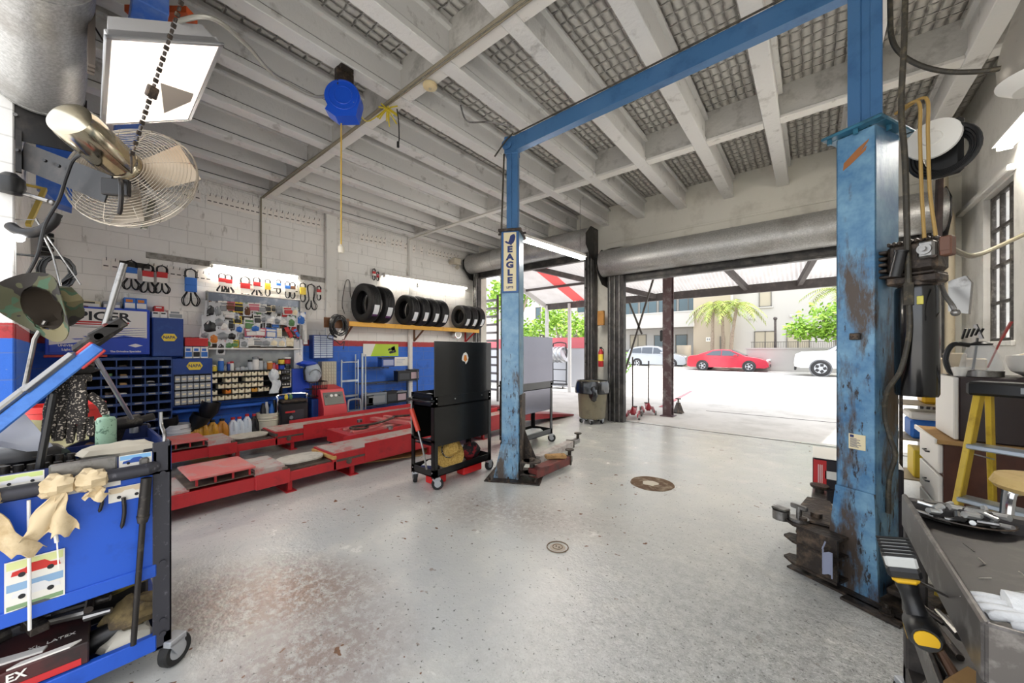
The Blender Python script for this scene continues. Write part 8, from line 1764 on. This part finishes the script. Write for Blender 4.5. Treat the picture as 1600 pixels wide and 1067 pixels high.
# ---------------- cars
M_CGLASS = mat('car_glass', '#3d454f', .06, spec=.9); M_CTYRE = mat('car_tyre', '#262628', .7); M_ALLOY = mat('alloy', '#b9bcc2', .3, .7); M_TRIM = mat('car_trim', '#2a2a2c', .5); M_LAMP = mat('car_lamp', '#dfe3e6', .15); M_TAIL = mat('tail_lamp', '#8e1420', .2)
def car(name, label, x, y, L, W, prof, roof0, belt, glass, wheels, wr, m, flip=False, z0=.1, cat='car', flare=None):
    """prof: closed side outline (x,z) nose at +x; glass: list of side window outlines"""
    t = thing(name, label, cat, (x, y, z0)); S = -1 if flip else 1; H = max(p[1] for p in prof)
    def Q(px_, s, pz): # tumblehome above the belt line
        k = max(0, (pz-belt)/(H-belt)); return (S*(px_-L/2), s*W/2*(1-.20*k*k-.06*k), pz)
    b = MB(); n = len(prof); st = [-1, -.97, -.85, 0, .85, .97, 1]; sh = [.93, .985, 1, 1, 1, .985, .93]; vs = []
    cx, cz_ = L/2, (H*.45)
    for s, k in zip(st, sh):
        for p in prof: vs.append(Q(cx+(p[0]-cx)*(k*.3+.7), s, cz_+(p[1]-cz_)*k if p[1] > .35 else p[1]))
    fs = [(i*n+j, i*n+(j+1) % n, (i+1)*n+(j+1) % n, (i+1)*n+j) for i in range(len(st)-1) for j in range(n)] + [tuple(range(n))[::-1], tuple(range((len(st)-1)*n, len(st)*n))]
    if S < 0: fs = [f[::-1] for f in fs]
    b.add(vs, fs); body = b.build('body', m, t, 28); 
    bm_ = bpy.data.meshes[body.data.name]
    for s in (-1, 1):
        for g in glass:
            b = MB(); vs = [Q(p[0], s*1.012, p[1]) for p in g]; vs += [(a, c*.985, d) for a, c, d in vs]; k = len(g); b.add(vs, [tuple(range(k)), tuple(range(k, 2*k))[::-1]] + [(i, k+i, k+(i+1) % k, (i+1) % k) for i in range(k)]); b.build('side_window', M_CGLASS, t)
        for wx in wheels:
            xx = S*(wx-L/2); b = MB(); b.cyl((xx, s*W*.455, wr), (xx, s*(W/2+.012), wr), wr*1.14, n=28); b.build('wheel_arch', flare or M_TRIM, t)
            b = MB(); b.lathe([(wr*.64, -.04), (wr*.64, .02), (wr*.9, .03), (wr, .0), (wr, -.16), (0, -.16)], (xx, s*(W/2+.02), wr), (0, s, 0), n=28); w = b.build('tyre', M_CTYRE, t)
            b = MB(); b.lathe([(wr*.66, -.02), (wr*.66, .012), (wr*.58, .012), (0, .016)], (xx, s*(W/2+.02), wr), (0, s, 0), n=28); b.build('wheel', M_ALLOY, w)
            b = MB()
            for q in range(5): b.T = Matrix.Translation((xx, s*(W/2+.028), wr)) @ Matrix.Rotation(q*1.2566, 4, 'Y'); b.box(-.02, -.01, wr*.22, wr*.30, .01, wr*.56)
            b.build('spoke_gap', M_TRIM, w)
        b = MB(); b.box(S*(L*.60-L/2), s*W*.5, belt-.02, S*(L*.645-L/2), s*(W*.5+.16), belt+.12, .03); b.build('mirror', m, t)
        for dx in (.36, .56): b = MB(); b.box(S*(L*dx-L/2), s*W*.503, belt-.16, S*(L*dx+.16-L/2), s*(W*.503+.02), belt-.13, .005); b.build('door_handle', m, t)
        b = MB(); b.box(S*(L*.965-L/2), s*W*.30, belt-.32, S*(L*.99-L/2), s*W*.46, belt-.18, .03); b.build('headlamp', M_LAMP, t); b = MB(); b.box(S*(-L*.485), s*W*.30, belt-.26, S*(-L*.46), s*W*.46, belt-.10, .03); b.build('tail_lamp', M_TAIL, t)
    # front and rear screens sit on the roof slope
    for (p, q) in roof0:
        b = MB(); vs = [Q(p[0], -.78, p[1]), Q(p[0], .78, p[1]), Q(q[0], .84, q[1]), Q(q[0], -.84, q[1])]; up = Vector((.03 if p[0] > L/2 else -.03, 0, .03)); up.x *= S
        vs = [Vector(v)+up*.6 for v in vs]; b.add(vs + [v-up for v in vs], [(0, 1, 2, 3), (7, 6, 5, 4), (0, 4, 5, 1), (1, 5, 6, 2), (2, 6, 7, 3), (3, 7, 4, 0)]); b.build('windscreen', M_CGLASS, t)
    b = MB(); b.box(S*(L*.985-L/2), -W*.28, .28, S*(L*1.0-L/2), W*.28, .48, .02); b.build('grille', M_TRIM, t)
    return t
SED = [(0, .32), (0, .62), (.06, .92), (.20, 1.02), (.62, 1.06), (1.05, 1.24), (1.62, 1.42), (2.15, 1.46), (2.65, 1.42), (3.15, 1.20), (3.55, .98), (4.20, .88), (4.62, .74), (4.76, .56), (4.78, .34), (4.6, .24), (.2, .24)]
SG = [[(1.18, 1.05), (1.62, 1.32), (2.12, 1.38), (2.12, 1.03)], [(2.18, 1.03), (2.18, 1.38), (2.60, 1.35), (3.12, 1.07), (3.14, 1.02)]]
xr0 = onY(1072, 560, 28).x; xr1 = onY(1200, 560, 28).x
car('sedan', 'bright red sedan parked across the street', (xr0+xr1)/2+.05, 28.9, 4.78, 1.84, SED, (((2.7, 1.41), (3.45, 1.03)), ((1.5, 1.385), (.75, 1.10))), .98, SG, (1.0, 3.72), .335, mat('car_red', '#b3283c', .22, coat=.8))
SUV = [(0, .36), (0, .8), (.06, 1.12), (.30, 1.52), (.75, 1.68), (1.6, 1.76), (2.5, 1.72), (3.0, 1.50), (3.45, 1.16), (4.15, 1.04), (4.55, .88), (4.68, .6), (4.7, .38), (4.5, .26), (.2, .26)]
VG = [[(.35, 1.2), (.62, 1.52), (1.25, 1.60), (1.25, 1.16)], [(1.32, 1.15), (1.32, 1.62), (2.15, 1.62), (2.15, 1.12)], [(2.22, 1.12), (2.22, 1.61), (2.55, 1.57), (3.1, 1.18), (3.12, 1.12)]]
car('suv', 'silver grey car parked behind the maroon canopy post', -9.75, 30.9, 4.7, 1.86, SUV, (((2.55, 1.70), (3.38, 1.2)), ((.72, 1.66), (.12, 1.2))), 1.14, VG, (.95, 3.65), .35, mat('car_silver', '#a9adb3', .25, .4, coat=.6))
car('sedan', 'dark plum car half hidden behind the gate pillar', -13.6, 33.4, 4.78, 1.84, SED, (((2.7, 1.41), (3.45, 1.03)), ((1.5, 1.385), (.75, 1.10))), .98, SG, (1.0, 3.72), .335, mat('car_plum', '#4d3440', .25, coat=.6))
TRK = [(0, .55), (0, 1.28), (2.0, 1.32), (2.05, 1.40), (2.30, 1.86), (2.8, 1.96), (3.5, 1.95), (3.85, 1.80), (4.45, 1.36), (5.55, 1.30), (5.82, 1.16), (5.88, .70), (5.85, .50), (5.6, .42), (.2, .42)]
TG = [[(2.25, 1.36), (2.45, 1.78), (3.02, 1.86), (3.02, 1.33)], [(3.1, 1.33), (3.1, 1.86), (3.48, 1.85), (3.78, 1.70), (4.2, 1.36)]]
car('pickup_truck', 'white pickup truck with grey wheel flares under the lime green tree', onY(1240, 560, 25.6).x+2.95, 26.4, 5.88, 1.95, TRK, (((3.75, 1.86), (4.4, 1.42)), ((2.4, 1.86), (2.1, 1.45))), 1.34, TG, (1.15, 4.75), .42, mat('car_white', '#e9e9e9', .3, coat=.5), True, flare=mat('flare_grey', '#6b6d70', .5))
# ================================================================ LIGHT AND CAMERA
w = bpy.data.worlds.new('world'); SC.world = w; w.use_nodes = True
nt = w.node_tree; bg = nt.nodes['Background']
sky = nd(nt, 'ShaderNodeTexSky', sky_type='NISHITA'); sky.sun_elevation = math.radians(62); sky.sun_rotation = math.radians(100); sky.sun_disc = False
sky.air_density = 1.0; sky.dust_density = 2.5; sky.ozone_density = 1.0
mx = nd(nt, 'ShaderNodeMix', data_type='RGBA'); mx.inputs[0].default_value = .62; mx.inputs[7].default_value = (1.0, 1.0, 1.0, 1)
sc_ = nd(nt, 'ShaderNodeVectorMath', operation='SCALE'); sc_.inputs[3].default_value = .12
nt.links.new(sky.outputs[0], sc_.inputs[0]); nt.links.new(sc_.outputs[0], mx.inputs[6])
nt.links.new(mx.outputs[2], bg.inputs['Color']); bg.inputs['Strength'].default_value = 1.5
sun = bpy.data.lights.new('sun', 'SUN'); sun.energy = 2.4; sun.angle = math.radians(1.0); sun.color = (1.0, .96, .9)
so = bpy.data.objects.new('sun', sun); COL.objects.link(so)
so.rotation_euler = Vector((-.62, -.03, -1.25)).to_track_quat('-Z', 'Y').to_euler()
cam = bpy.data.cameras.new('camera'); co = bpy.data.objects.new('camera', cam); COL.objects.link(co)
co.location = (0, 0, EYE); co.rotation_euler = (PI/2, 0, YAW)
cam.sensor_width = 36.0; cam.sensor_fit = 'HORIZONTAL'; cam.lens = 36.0 * FPX / 1600.0
cam.shift_y = (548.0 - 533.5) / 1600.0; cam.clip_start = .02; cam.clip_end = 300
SC.camera = co
SC.view_settings.view_transform = 'Standard'; SC.view_settings.look = 'None'; SC.view_settings.gamma = 1.0
SC.view_settings.exposure = 1.15
try: SC.view_settings.use_curve_mapping = False
except Exception: pass
SC.cycles.use_denoising = True
SC.cycles.max_bounces = 8; SC.cycles.diffuse_bounces = 5; SC.cycles.glossy_bounces = 4; SC.cycles.transmission_bounces = 6; SC.cycles.transparent_max_bounces = 8
SC.cycles.caustics_reflective = False; SC.cycles.caustics_refractive = False
SC.cycles.sample_clamp_indirect = 6.0
